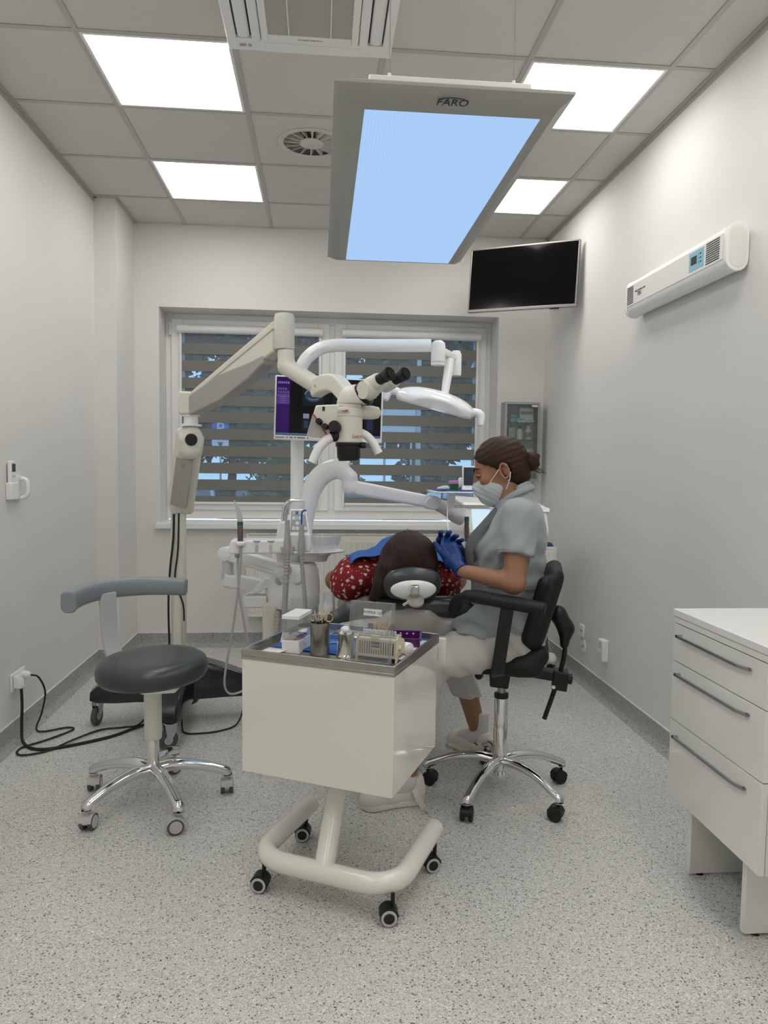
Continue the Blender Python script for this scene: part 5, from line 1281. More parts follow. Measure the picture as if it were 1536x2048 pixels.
# tunic
s = SDF((1.44, -1.06, .56), (1.96, -.46, 1.29), .0075)
s.cone((1.765, -.855, 1.135), (1.765, -.665, 1.135), .082, .082, .05); s.ell((1.742, -.76, 1.03), (.125, .165, .165), .05); s.ell((1.662, -.76, 1.015), (.095, .130, .088), .05)
s.ell((1.738, -.76, .86), (.118, .152, .150), .06); s.ell((1.655, -.76, .875), (.085, .120, .10), .05); s.ell((1.745, -.76, .715), (.132, .180, .110), .06); s.cone((1.655, -.83, .690), (1.575, -.855, .672), .100, .088, .05); s.cone((1.66, -.69, .69), (1.60, -.62, .672), .100, .085, .05)
s.cone((1.728, -.76, 1.18), (1.752, -.76, 1.238), .066, .060, .03)
for q in (-1, 1):
    e = Vector(SH[q]).lerp(Vector(EL[q]), .56); s.cone((SH[q][0], SH[q][1], SH[q][2]), e, .068, .068, .035)
nk = s.d_cone((1.700, -.76, 1.30), (1.742, -.76, 1.215), .066, .050); s._sub(nk, .004)
for q in (-1, 1):
    e = Vector(SH[q]).lerp(Vector(EL[q]), .585); d_ = (Vector(EL[q])-Vector(SH[q])).normalized()
    hh = (s.X-e.x)*d_.x+(s.Y-e.y)*d_.y+(s.Z-e.z)*d_.z; far = ((s.Y-SH[q][1])*q > -.055) & (s.Z < 1.06) & (s.X > 1.60)
    near = s.d_cone(SH[q], EL[q], .085, .085); s.D = np.where((near < .0) & far, np.maximum(s.D, hh), s.D)
s.cut_plane((1.52, -.76, .690), (-.20, 0, -1)); s.cut_plane((1.80, -.76, .625), (.04, 0, -1))
s.ripple(lambda X, Y, Z: .0048*np.sin(46*Z+38*X+3*np.sin(14*Y+9*Z))*np.clip((1.18-Z)*6, .3, 1) + .0036*np.sin(84*(Z-.7*X)+2.5*np.sin(22*Y))*np.clip((1.14-Z)*8, .25, 1))
s.build('tunic', 'scrub_grey', t)
# stand collar, dark button placket, waist seam
G().tube([(1.700, -.815, 1.205), (1.735, -.828, 1.232), (1.785, -.815, 1.256), (1.806, -.76, 1.262), (1.785, -.705, 1.256), (1.735, -.692, 1.232), (1.700, -.705, 1.205)], .013, 10, ex=.45, smooth=5, up=(0, 0, 1)).build('collar', 'scrub_grey', t, angle=70)
G().sweep([(1.672, -.800, 1.170), (1.618, -.842, 1.105), (1.572, -.862, 1.045), (1.565, -.868, .985), (1.578, -.868, .935)], [(.020*math.cos(a), .006*math.sin(a)) for a in [2*PI*k/10 for k in range(10)]], smooth=5, up=(-.55, -.83, .15)).build('placket', 'scrub_dark', t, angle=70)
G().tube([(1.640, -.900, .872), (1.700, -.914, .868), (1.780, -.905, .866), (1.845, -.86, .866), (1.862, -.76, .866)], .0022, 6, smooth=5).build('waist_seam', 'scrub_dark', t)
for q in (-1, 1):
    e = Vector(SH[q]).lerp(Vector(EL[q]), .53); d_ = (Vector(EL[q])-Vector(SH[q])).normalized(); G().torus(e, .0675, .0016, axis=d_, n=30, m=6).build('sleeve_seam', 'scrub_grey', t)
# trousers
s = SDF((1.20, -1.04, .22), (1.94, -.26, .78), .0085)
s.ell((1.745, -.76, .675), (.125, .172, .085), 0)
for q in (-1, 1):
    s.chain([HIP[q], KN[q]], [.098, .074], .04)
    cal = Vector(KN[q]).lerp(Vector(AN[q]), .66); s.chain([KN[q], cal], [.074, .068], .02)
s.cut_plane((1.5, -.6, .285), (0, 0, -1))
s.ripple(lambda X, Y, Z: .0038*np.sin(80*X+46*Z+2*np.sin(30*Y)))
s.build('trousers', 'trouser_white', t)
G().tube([(1.62, -.935, .688), (1.585, -.945, .650), (1.560, -.950, .615)], .0022, 6, smooth=4).build('pocket_seam', 'trouser_white', t)
# socks and clogs
for q in (-1, 1):
    x, y, z = AN[q]; dx = (Vector((-1, -.20, 0)) if q < 0 else Vector((-.55, .80, 0))).normalized()
    SDF((x-.16, y-.10, .02), (x+.10, y+.16, .26), .006).cone((x+.004, y, .205), (x, y, .10), .043, .042, .01).cone((x, y, .085), Vector((x, y, .06))+dx*.09, .042, .038, .02).cut_plane((x, y, .205), (0, 0, 1)).build('sock', 'sock_white', t)
    s = SDF((x-.26, y-.12, -.004), (x+.12, y+.26, .16), .005)
    a = Vector((x, y, 0)); 
    s.cone(a-dx*.030+Vector((0, 0, .045)), a+dx*.07+Vector((0, 0, .040)), .040, .036, .02); s.cone(a+dx*.07+Vector((0, 0, .046)), a+dx*.150+Vector((0, 0, .034)), .040, .036, .03); s.ell(a+dx*.135+Vector((0, 0, .034)), (.050, .046, .036), .02)
    s.cone(a-dx*.040+Vector((0, 0, .050)), a-dx*.038+Vector((0, 0, .088)), .040, .036, .02)
    s.cut_plane((x, y, .002), (0, 0, -1)); s._sub(s.d_cone(a-dx*.012+Vector((0, 0, .14)), a-dx*.002+Vector((0, 0, .105)), .044, .036), .006)
    cl = s.build('clog', 'clog_white', t)
    so = [a-dx*.075, a+dx*.0, a+dx*.10, a+dx*.198]
    ss = SDF((x-.27, y-.12, -.012), (x+.12, y+.26, .045), .005).cone(a-dx*.034+Vector((0, 0, .008)), a+dx*.03+Vector((0, 0, .012)), .042, .036, .01).cone(a+dx*.03+Vector((0, 0, .012)), a+dx*.135+Vector((0, 0, .008)), .036, .050, .01).cut_plane((x, y, .001), (0, 0, -1)).cut_plane((x, y, .026), (0, 0, 1))
    ss.build('clog_sole', 'clog_white', cl)
    if q < 0:
        pf = G()                                   # punched holes over the toe
        for i in range(9):
            for j in range(5):
                b_ = a+dx*(.070+.012*i)+Vector((dx.y, -dx.x, 0))*(-.018+.013*j-.002*(i % 2)); hz = s.lo[2]
                ix = np.argmin(np.abs(s.X[:, 0, 0]-b_.x)); iy = np.argmin(np.abs(s.Y[0, :, 0]-b_.y)); col_ = s.D[ix, iy, :]
                ins = np.where(col_ < 0)[0]
                if len(ins): pf.cyl((b_.x, b_.y, s.Z[0, 0, ins[-1]]-.004), (b_.x, b_.y, s.Z[0, 0, ins[-1]]+.0052), .0013, n=6)
        pf.build('perforations', 'ink_grey', cl)
    if q < 0: G().sweep([a+Vector((.030, -.045, .075)), a+Vector((.040, -.060, .045)), a+Vector((.065, -.085, .012)), a+Vector((.078, -.098, .006))], [(-.011, -.0015), (.011, -.0015), (.011, .0015), (-.011, .0015)], smooth=4, up=(0, 1, .6)).build('heel_strap', 'clog_white', cl)
    else: G().tube([a+Vector((-.03, -.046, .075)), a+Vector((-.005, -.050, .055)), a+Vector((.02, -.047, .05))], .003, 6, smooth=4).build('heel_strap', 'ink_dark', cl)

# gloved hands, loosely clasped in front of the chest
def glove(q, palm0, palm1, nrm, fingers, thumb):
    lo = [min(p[i] for p in [palm0, palm1]+[x for f in fingers+[thumb] for x in f])-.035 for i in range(3)]
    hi = [max(p[i] for p in [palm0, palm1]+[x for f in fingers+[thumb] for x in f])+.035 for i in range(3)]
    w = Vector(WR[q]); lo = [min(lo[i], w[i]-.045) for i in range(3)]; hi = [max(hi[i], w[i]+.045) for i in range(3)]
    s = SDF(lo, hi, .0026)
    p0, p1 = Vector(palm0), Vector(palm1); d = (p1-p0).normalized(); n = Vector(nrm); n = (n-d*n.dot(d)).normalized(); sd = d.cross(n)
    Rm = np.array([[sd.x, d.x, n.x], [sd.y, d.y, n.y], [sd.z, d.z, n.z]])
    s.box((p0+p1)/2, (.040, (p1-p0).length/2+.006, .0155), .014, 0, rot=Rm)
    s.cone(w, p0, .0295, .026, .02)
    for f, r in zip(fingers, (.0096, .0098, .0095, .0085)): s.chain([Vector(x) for x in f], [r+.0012, r+.0006, r, r-.0010][:len(f)], .0022)
    s.chain([Vector(x) for x in thumb], [.0165, .0120, .0105][:len(thumb)], .006)
    s.cut_plane(w-(p0-w).normalized()*.004, -(p0-w).normalized())
    o = s.build('glove', 'glove_blue', t)
    u = (p0-w).normalized(); G().torus(w-u*.003, .0295, .0022, axis=u, n=24, m=8).build('glove_cuff', 'glove_blue', o)
# near hand: palm rising from the wrist, thumb up and forward, fingers folded over the other hand
a0 = Vector((1.513, -.905, .962)); a1 = Vector((1.483, -.880, 1.022))
glove(-1, a0, a1, (-.25, -1, .15), [
    [(1.462, -.872, 1.022), (1.462, -.835, 1.052), (1.478, -.805, 1.058), (1.492, -.795, 1.045)],
    [(1.478, -.866, 1.026), (1.480, -.828, 1.050), (1.496, -.800, 1.052), (1.508, -.792, 1.036)],
    [(1.496, -.866, 1.022), (1.502, -.830, 1.038), (1.516, -.804, 1.036), (1.524, -.798, 1.020)],
    [(1.511, -.872, 1.010), (1.520, -.842, 1.018), (1.530, -.820, 1.012)]],
    [(1.478, -.898, .985), (1.455, -.905, 1.010), (1.436, -.905, 1.036)])
b0 = Vector((1.512, -.735, .975)); b1 = Vector((1.487, -.785, 1.025))
glove(1, b0, b1, (.3, 1, .25), [
    [(1.456, -.800, 1.030), (1.448, -.825, 1.058), (1.449, -.850, 1.072), (1.454, -.866, 1.078)],
    [(1.475, -.806, 1.036), (1.476, -.832, 1.062), (1.481, -.856, 1.074), (1.489, -.870, 1.078)],
    [(1.495, -.806, 1.034), (1.502, -.832, 1.054), (1.509, -.856, 1.062), (1.518, -.870, 1.064)],
    [(1.512, -.798, 1.026), (1.522, -.822, 1.038), (1.537, -.846, 1.047)]],
    [(1.475, -.760, .995), (1.450, -.785, 1.022), (1.438, -.820, 1.044)])

twist(t, math.radians(-16), .58, .82)
# ================================================================== HANGING DAYLIGHT LAMP
zp, zr = 2.35, 2.385
px0, px1, py0, py1 = 1.075, 1.588, -1.482, .055
rx0, rx1, ry0, ry1 = .986, 1.664, -1.560, .140
t = thing('hanging_lamp', 'long rectangular suspended daylight lamp with blue glowing diffuser and grey frame', 'lamp', ((px0+px1)/2, (py0+py1)/2, zp))
g = G(); V = []
def rect(x0, x1, y0, y1, z): return [(x0, y0, z), (x1, y0, z), (x1, y1, z), (x0, y1, z)]
V = rect(px0, px1, py0, py1, zp) + rect(px0-.045, px1+.040, py0-.040, py1+.045, zp+.010) + rect(rx0, rx1, ry0, ry1, zr) + rect(rx0, rx1, ry0, ry1, zr+.008) + rect(rx0+.06, rx1-.06, ry0+.06, ry1-.06, zr+.04)
F = [(k*4+i, k*4+(i+1) % 4, (k+1)*4+(i+1) % 4, (k+1)*4+i)[::-1] for k in range(4) for i in range(4)] + [(16, 17, 18, 19)]
g.add(V, F).build('frame', 'lamp_frame', t, angle=20)
G().b2((px0, py0, zp+.0005), (px1, py1, zp+.004)).build('diffuser', 'faro_diffuser', t, flat=True)
G().b2((1.085, ry0+.06, zr+.034), (1.555, ry0+.15, zr+.055)).build('top_bar', 'white_plastic', t, bevel=.004)
G().b2((1.085, ry1-.15, zr+.034), (1.555, ry1-.06, zr+.055)).build('top_bar', 'white_plastic', t, bevel=.004)
for x in (1.145, 1.505):
    for y in (ry0+.075, ry1-.09):
        w = G().cyl((x, y, zr+.05), (x, y, H+.003), .0009, n=6).build('suspension_wire', 'ink_grey', t)
        G().cyl((x, y, zr+.050), (x, y, zr+.066), .005, n=10).build('wire_grip', 'white_plastic', w)
mt = basis((1.318, ry0+.052, zr-.017), (1, 0, 0), (0, -1, -.0)); 
# logo on the near sloping border
nb = Vector((0, -.61, -.79)); up_b = Vector((0, -.79, .61)); lo = Vector((1.320, -1.524, 2.3625)); nb = Vector((0, -.24, -.97)); up_b = Vector((0, -.97, .24))
lg = text_mesh('logo_lettering', 'FARO', .036, 'ink_dark', t, basis(lo+nb*.0020, (1, 0, 0), up_b), shear=.12)
arc = [lo+nb*.003+Vector((1, 0, 0))*(.034*math.sin(a))+up_b*(.0135+.007*math.cos(a)) for a in np.linspace(-1.2, 1.2, 12)]
G().tube(arc, .0016, 6).build('logo_arc', 'ink_dark', t)
G().box(lo+nb*.001-up_b*.019, (.062, .0015, .0016), rotm(.65, 0, 0)).build('logo_line', 'paper_white', t)

# ================================================================== TELEVISION IN THE CORNER
A0 = Vector((1.939, 1.30, 2.372)); B0 = Vector((2.552, .905, 2.350)); ex_ = (B0-A0); Wt = ex_.length
Mt = basis(A0, ex_, (0.02, .04, 1)); Ht = .420
t = thing('television', 'flat black television with silver bezel mounted in the corner below the ceiling', 'television', (2.30, 1.20, 2.35))
def tbox(x0, z0, x1, z1, d0, d1):
    P = [Mt @ Vector((x, z, d)) for d in (d0, d1) for x, z in ((x0, z0), (x1, z0), (x1, z1), (x0, z1))]
    return G().add(P, [(3, 2, 1, 0), (4, 5, 6, 7), (0, 1, 5, 4), (1, 2, 6, 5), (2, 3, 7, 6), (3, 0, 4, 7)])
bz = tbox(0, 0, Wt, .018, -.026, .003)
for q in ((0, Ht-.010, Wt, Ht), (0, .018, .010, Ht-.010), (Wt-.010, .018, Wt, Ht-.010)): 
    gg = tbox(*q, -.026, .003); bz.add(gg.v, gg.f)
bz.build('bezel', 'tv_bezel', t, bevel=.002)
tbox(.010, .018, Wt-.010, Ht-.010, -.024, .001).build('screen', 'screen_black', t)
tbox(.03, .05, Wt-.012, Ht-.09, -.060, -.022).build('rear_housing', 'black_plastic', t, bevel=.008)
tbox(Wt-.17, -.006, Wt-.11, .002, -.015, -.004).build('sensor', 'black_plastic', t)
q0 = Mt @ Vector((Wt*.62, Ht*.5, -.06)); G().tube([q0, (2.54, 1.42, 2.56), (2.585, 1.46, 2.56)], .018, 10).build('mount_arm', 'black_plastic', t)
G().b2((2.585, 1.38, 2.47), (2.605, 1.54, 2.65)).build('wall_plate', 'black_plastic', t)

# ================================================================== GERMICIDAL AIR CLEANER ON THE RIGHT WALL
t = thing('air_sterilizer', 'long white wall mounted air sterilizer with slotted ends and blue control label', 'air purifier', (2.56, -.41, 2.12))
zc, hh, xc = 2.200, .090, 2.556
def stad(r, h, n=8): # (x offset, z offset) outline, round above and below
    return [(r*math.cos(PI*k/n), (h-r)+r*math.sin(PI*k/n)) for k in range(n+1)] + [(r*math.cos(PI+PI*k/n), -(h-r)+r*math.sin(PI+PI*k/n)) for k in range(n+1)]
G().prism([(xc+a, zc+b) for a, b in stad(.044, hh)], -.862, .040, 'xz').build('housing', 'white_plastic', t, angle=25)
for ya, yb in ((-.884, -.862), (.040, .058)): 
    cpp = G().prism([(xc+a, zc+b) for a, b in stad(.047, hh+.004)], ya, yb, 'xz').build('end_cap', 'white_gloss', t, bevel=.003, angle=25)
G().prism([(xc+a, zc+b) for a, b in stad(.034, hh-.012)], -.8855, -.8835, 'xz').build('cap_disc', 'board_white', t, angle=25)
G().b2((xc-.0465, -.860, zc-.044), (xc-.042, .038, zc+.056)).build('front_plate', 'board_white', t, bevel=.001)
fx = xc-.0472
sl0 = None
for (ya, yb, n) in ((-.835, -.735, 10), (-.045, .025, 10)):
    for k in range(n):
        z = zc-.034+k*.0088
        G().b2((fx-.0006, ya, z), (fx+.001, yb, z+.0036)).build('vent_slot', 'black_plastic', t, flat=True)
lb = G().b2((fx-.0005, -.718, zc-.030), (fx+.001, -.600, zc+.046)).build('control_label', 'blue_film', t)
G().b2((fx-.002, -.662, zc-.006), (fx+.001, -.618, zc+.026)).build('display', 'lcd_dark', lb)
for k, (y, w) in enumerate(((-.676, .008), (-.690, .010))):
    for j in range(3): G().cyl((fx-.0015, y-.004, zc-.006+j*.016), (fx, y-.004, zc-.006+j*.016), .0038 if k else .0025, n=10).build('button', 'ink_dark', lb)
FB = lambda y, z: basis((fx-.001, y, z), (0, -1, 0), (0, 0, 1))
text_mesh('lettering', 'PRZEPLYWOWA LAMPA', .0105, 'ink_dark', t, FB(-.125, zc+.014)); text_mesh('lettering', 'NBVE 60', .010, 'ink_dark', t, FB(-.118, zc+.002)); text_mesh('lettering', 'ULTRA VIOL', .007, 'ink_dark', t, FB(-.120, zc-.008))
for j in range(5): G().box((xc-.026+j*.005, -.765-.006*(j % 2), zc-.0775-j*.0018), (.0016, .070-.008*(j % 3), .0005), rotm(0, .42, 0)).build('print_line', 'ink_grey', t, flat=True)

# ================================================================== RADIATOR UNDER THE WINDOW
t = thing('radiator', 'cream panel radiator with ribbed front under the window sill', 'radiator', (1.25, 1.62, .20))
x0, x1, z0, z1 = .44, 2.10, .235, .835
G().b2((x0, 1.600, z0), (x1, 1.612, z1-.012)).build('front_panel', 'cream_gloss', t, bevel=.004)
G().b2((x0, 1.650, z0), (x1, 1.664, z1-.012)).build('rear_panel', 'cream_gloss', t)
n = 42; rb = None
for k in range(n):
    x = x0+.030+k*(x1-x0-.06)/(n-1)
    if rb is None:
        rb = G().prism([(-.013, 0), (-.008, -.007), (.008, -.007), (.013, 0)], z0+.035, z1-.055, 'xy').build('rib', 'cream_gloss', t, local=True); rb.location = (x-1.25, 1.600-1.62, -.20)
    else: rb = rb.copy(); COL.objects.link(rb); rb.location = (x-1.25, 1.600-1.62, -.20)
for x in (x0-.002, x1-.010): G().b2((x, 1.597, z0+.02), (x+.012, 1.668, z1)).build('side_cover', 'cream_gloss', t, bevel=.003)
tg = G()
for y in (1.598, 1.664): tg.b2((x0, y, z1-.006), (x1, y+.005, z1))
for k in range(100): x = x0+.02+k*(x1-x0-.04)/99; tg.b2((x-.0045, 1.60, z1-.005), (x+.0045, 1.666, z1-.001))
tg.build('top_grille', 'cream_gloss', t)
G().b2((x0+.05, 1.61, z0+.05), (x1-.05, 1.65, z1-.06)).build('convector', 'cover_grey', t)
for x in (x0+.2, x1-.2): G().b2((x-.02, 1.664, z0+.1), (x+.02, YB-.001, z1-.1)).build('wall_bracket', 'light_grey', t)
for x in (x0+.12, x0+.16): G().cyl((x, 1.64, .0), (x, 1.64, z0+.01), .008, n=10).build('pipe', 'white_plastic', t)

# ================================================================== GLASS FRONTED WALL CABINET
t = thing('wall_cabinet', 'narrow silver medicine cabinet with glass door hung beside the window', 'cabinet', (2.40, YB, 1.20))
x0, x1, z0, z1, yb, yf = 2.285, 2.545, 1.235, 1.805, YB-.002, 1.575
G().b2((x0, yb-.006, z0), (x1, yb, z1)).build('back_panel', 'light_grey', t)
for x in (x0, x1-.012): G().b2((x, yf+.012, z0), (x+.012, yb-.006, z1)).build('side_panel', 'dull_aluminium', t)
for z in (z0, z1-.012): G().b2((x0+.012, yf+.012, z), (x1-.012, yb-.006, z+.012)).build('end_panel', 'dull_aluminium', t)
dr = G()
for a, b in (((x0, z0), (x0+.016, z1)), ((x1-.016, z0), (x1, z1)), ((x0+.016, z0), (x1-.016, z0+.016)), ((x0+.016, z1-.016), (x1-.016, z1))): dr.b2((a[0], yf, a[1]), (b[0], yf+.011, b[1]))
do = dr.build('door_frame', 'dull_aluminium', t, bevel=.001)
G().b2((x0+.014, yf+.004, z0+.014), (x1-.014, yf+.007, z1-.014)).build('pane', 'cabinet_glass', do, flat=True)
G().b2((x1-.062, yf-.002, z1-.034), (x1-.020, yf+.001, z1-.020)).build('door_label', 'paper_white', do)
SHZ = [1.415, 1.535, 1.660]
for z in SHZ: G().b2((x0+.012, yf+.02, z-.006), (x1-.012, yb-.006, z)).build('shelf', 'cabinet_glass', t)
def med(name, label, cat, a, b, m_, extra=None):
    t2 = thing(name, label, cat, ((a[0]+b[0])/2, (a[1]+b[1])/2, a[2]), group='supplies in the glass cabinet')
    G().b2(a, b).build('carton', m_, t2, bevel=.001)
    G().b2((a[0]+.006, a[1]-.0006, a[2]+(b[2]-a[2])*.55), (b[0]-.006, a[1]+.0004, a[2]+(b[2]-a[2])*.75)).build('print_band', extra or 'ink_grey', t2)
y0_ = 1.61
med('medicine_box', 'white box with faded red top band on the cabinet top shelf', 'box', (2.41, y0_+.02, 1.661), (2.51, y0_+.06, 1.770), 'board_white', 'red_faded')
med('medicine_box', 'pale blue box leaning on the cabinet top shelf', 'box', (2.335, y0_-.005, 1.661), (2.375, y0_+.05, 1.715), 'blue_film', 'key_blue')
med('medicine_box', 'small white box with dark blue band on cabinet top shelf', 'box', (2.385, y0_-.02, 1.661), (2.445, y0_+.015, 1.690), 'paper_white', 'key_blue')
med('medicine_box', 'flat red and white box on cabinet top shelf', 'box', (2.452, y0_-.02, 1.661), (2.505, y0_+.015, 1.678), 'paper_white', 'red_marker')
med('medicine_box', 'tall grey box on cabinet middle shelf', 'box', (2.325, y0_, 1.536), (2.37, y0_+.05, 1.62), 'light_grey', 'cover_grey')
for x, lab, m_ in ((2.405, 'clear bottle with black cap on cabinet middle shelf', 'paper_white'), (2.47, 'white bottle with red label on cabinet middle shelf', 'board_white')):
    t2 = thing('medicine_bottle', lab, 'bottle', (x, y0_, 1.536), group='supplies in the glass cabinet')
    G().lathe([(.018, 1.5355), (.021, 1.538), (.021, 1.600), (.012, 1.612), (.011, 1.618)], (x, y0_, 0), n=18).build('bottle_body', m_, t2)
    G().lathe([(.013, 1.617), (.013, 1.632), (.011, 1.634)], (x, y0_, 0), n=16).build('cap', 'black_plastic' if x < 2.42 else 'paper_white', t2)
    G().lathe([(.0213, 1.552), (.0213, 1.590)], (x, y0_, 0), n=18).build('label_band', 'paper_white' if x < 2.42 else 'red_faded', t2)
med('medicine_box', 'pale teal box on cabinet lower shelf', 'box', (2.43, y0_, 1.416), (2.51, y0_+.05, 1.475), 'mask_white', 'paper_white')

# ================================================================== WALL SOCKETS, REMOTE AND POWER CORDS
def socket(name, label, x, y, z, sgn, kind):
    t = thing(name, label, 'socket', (x, y, z)); s = sgn     # sgn: +1 faces +x (left wall), -1 faces -x
    def bb(dx0, dy0, dz0, dx1, dy1, dz1): return G().b2((x+s*dx0, y+dy0, z+dz0), (x+s*dx1, y+dy1, z+dz1))
    if kind == 'double':
        bb(0, -.078, -.042, .010, .078, .042).build('cover_plate', 'white_plastic', t, bevel=.003)
        for dy in (-.036, .036): G().lathe([(.020, 0), (.021, .004), (.019, .004), (.017, .001)], (x+s*.009, y+dy, z), axis=(s, 0, 0), n=22).build('socket_cup', 'board_white', t)
    if kind == 'surface':
        bb(0, -.038, -.062, .038, .038, .062).build('housing', 'white_plastic', t, bevel=.006)
        for dz in (-.030, .030): G().lathe([(.017, 0), (.020, .003), (.014, .003), (.012, .001)], (x+s*.037, y, z+dz), axis=(s, 0, 0), n=20).build('socket_cup', 'light_grey', t)
    if kind == 'data':
        bb(0, -.038, -.040, .012, .038, .040).build('cover_plate', 'white_plastic', t, bevel=.006)
        for dy in (-.012, .012):
            for dz in (.002,): bb(.0115, dy-.007, dz-.010, .0125, dy+.007, dz+.006).build('data_port', 'mid_grey', t)
        bb(.0115, -.004, -.022, .0125, .004, -.014).build('data_port', 'mid_grey', t)
    if kind == 'round':
        G().lathe([(.0, .004), (.026, .006), (.040, .004), (.042, 0)][::-1], (x, y, z), axis=(s, 0, 0), n=30).build('round_plate', 'white_plastic', t)
        G().lathe([(.010, 0), (.010, .003), (0, .004)], (x+s*.005, y, z), axis=(s, 0, 0), n=16).build('centre_cap', 'brass', t)
    return t
socket('data_socket', 'white square data outlet on the right wall above round cover', XR, .755, .318, -1, 'data')
socket('round_socket', 'round white wall cover with yellow centre near the skirting', XR, .735, .225, -1, 'round')
socket('wall_socket', 'white double surface socket on the right wall with two vertical cups', XR, .375, .292, -1, 'surface')
ws = socket('wall_socket', 'white double socket on the left wall with two plugs in', XL, -.055, .290, 1, 'double')
# plugs with their cords
t = thing('power_cord', 'thick black power cord with angled white plug running across floor', 'cord', (XL+.03, -.105, .29))
G().prism([(XL+.012, .265), (XL+.050, .262), (XL+.045, .300), (XL+.028, .325), (XL+.012, .325)], -.125, -.080, 'xz').build('plug', 'white_plastic', t, bevel=.005)
G().tube([(XL+.040, -.103, .265), (XL+.045, -.11, .18), (XL+.045, -.12, .07), (XL+.07, -.16, .014), (XL+.16, -.22, .008), (-.20, -.18, .008), (-.05, -.08, .008), (.03, .02, .008), (.13, .10, .03), (.18, .13, .11)], .0072, 8, smooth=7).build('cable', 'rubber_black', t)
t = thing('power_cord', 'thin black cord with straight white plug looping on the floor', 'cord', (XL+.03, -.018, .30))
G().lathe([(.019, .010), (.021, .014), (.020, .035), (.014, .048), (.008, .052)], (XL, -.018, .300), axis=(1, 0, 0), n=18).build('plug', 'white_plastic', t)
G().tube([(XL+.050, -.018, .300), (XL+.085, -.010, .285), (XL+.10, .03, .20), (XL+.075, .05, .09), (XL+.055, .03, .020), (XL+.09, .01, .007), (XL+.19, .06, .007), (XL+.23, .03, .007), (XL+.16, -.09, .007), (XL+.07, -.20, .007), (XL+.10, -.28, .007), (XL+.20, -.24, .007), (-.20, -.10, .010), (-.12, .02, .007), (-.02, .05, .007), (.06, .06, .02), (.13, .12, .11)], .0045, 8, smooth=7).build('cable', 'rubber_black', t)
t = thing('power_cord', 'thin black cord curving from the dark microscope base over the floor', 'cord', (.45, .0, 0))
G().tube([(.56, .19, .14), (.565, .13, .06), (.54, .05, .010), (.47, -.02, .006), (.38, -.05, .006), (.30, -.04, .006), (.27, .05, .02), (.26, .10, .10)], .0042, 8, smooth=7).build('cable', 'rubber_black', t)
# air conditioner remote in its wall holder
t = thing('remote_control', 'white remote control in a wall holder on the left wall', 'remote control', (XL, -.08, 1.15))
G().b2((XL, -.135, 1.155), (XL+.028, -.060, 1.235)).build('holder', 'white_plastic', t, bevel=.004)
rm = G().b2((XL+.006, -.126, 1.175), (XL+.024, -.068, 1.335)).build('handset', 'white_gloss', t, bevel=.004)
G().b2((XL+.0235, -.117, 1.285), (XL+.0252, -.080, 1.322)).build('display', 'lcd_dark', rm); G().b2((XL+.0235, -.112, 1.262), (XL+.0255, -.086, 1.268)).build('button', 'light_grey', rm)
t = thing('wall_phone', 'small white intercom handset beside the remote on left wall', 'intercom', (XL, .0, 1.15))
G().b2((XL, -.052, 1.150), (XL+.014, .018, 1.265)).build('base_plate', 'white_plastic', t, bevel=.004)
G().tube([(XL+.022, -.010, 1.252), (XL+.045, -.008, 1.242), (XL+.052, -.006, 1.205), (XL+.045, -.008, 1.170), (XL+.022, -.010, 1.158)], .011, 10, ex=1.5, smooth=4).build('handset', 'white_gloss', t, angle=60)
for z in (1.247, 1.164): G().cyl((XL+.030, -.008, z), (XL+.034, -.022, z), .003, n=8).build('speaker_hole', 'ink_dark', t)
# ================================================================== THINGS ON THE INSTRUMENT TROLLEY
TZ = CZ1-.022
def on(a, b, z=0): v = cw(a, b, TZ+z); return v
def tth(name, label, cat, a, b, rot=0, group=None): v = on(a, b); return thing(name, label, cat, (v.x, v.y, v.z), CA+rot, group)
# local builder: geometry given in the thing's own axes (x along trolley front, y to its back)
GR = 'things on the trolley tray'
sheet = tth('blue_sheet', 'blue disposable sheet spread over the steel trolley tray', 'sheet', .25, .25)
nx, ny = 22, 18; V = []; F = []
for j in range(ny+1):
    for i in range(nx+1):
        x = -.215+.445*i/nx; y = -.125+.30*j/ny; V.append(Vector((x, y, .0022+.0012*math.sin(i*1.3+j*.7)*math.sin(j*1.1))))
for j in range(ny):
    for i in range(nx): a = j*(nx+1)+i; F.append((a, a+1, a+nx+2, a+nx+1))
o = link_mesh('sheet', V, F, 'blue_sheet', sheet, local=True); md = o.modifiers.new('thickness', 'SOLIDIFY'); md.thickness = .0008; md.offset = 1
G().b2((.215, -.11, .004), (.231, .15, .0046)).build('white_edge', 'paper_white', sheet, local=True)
SB = .0042 # stands on the sheet

t = tth('paper_slip', 'folded white paper slip at the trolley tray corner', 'paper', .055, .085, .12)
V = []; 
for i in range(9):
    u = i/8; z = .0006+.018*max(0, u-.45)**1.5
    V += [Vector((-.035+.085*u, -.045+.012*u, z)), Vector((-.020+.085*u, .045, z))]
g = G().add(V, [(2*i, 2*i+2, 2*i+3, 2*i+1) for i in range(8)]); o = g.build('slip', 'paper_white', t, local=True); o.modifiers.new('thickness', 'SOLIDIFY').thickness = .0006
for k, (a, b, r) in enumerate(((.045, .205, .2), (.078, .212, -.35))):
    t = tth('sachet', 'small white printed sachet standing tent-like on the tray, ' + ('nearer the tray rim' if k == 0 else 'against the clear box'), 'sachet', a, b, r, GR)
    G().add([(-.016, -.012, .0), (.016, -.012, .0), (.011, .0, .034), (-.011, .0, .034), (-.016, .012, 0), (.016, .012, 0)], [(0, 1, 2, 3), (5, 4, 3, 2), (0, 4, 5, 1), (0, 3, 4), (1, 5, 2)]).build('sachet', 'paper_white', t, local=True)
    for j in range(3): G().b2((-.008, -.0075+j*.0018, .011+j*.006), (.008, -.0070+j*.0018, .0125+j*.006)).build('print_line', 'light_grey', t, local=True)

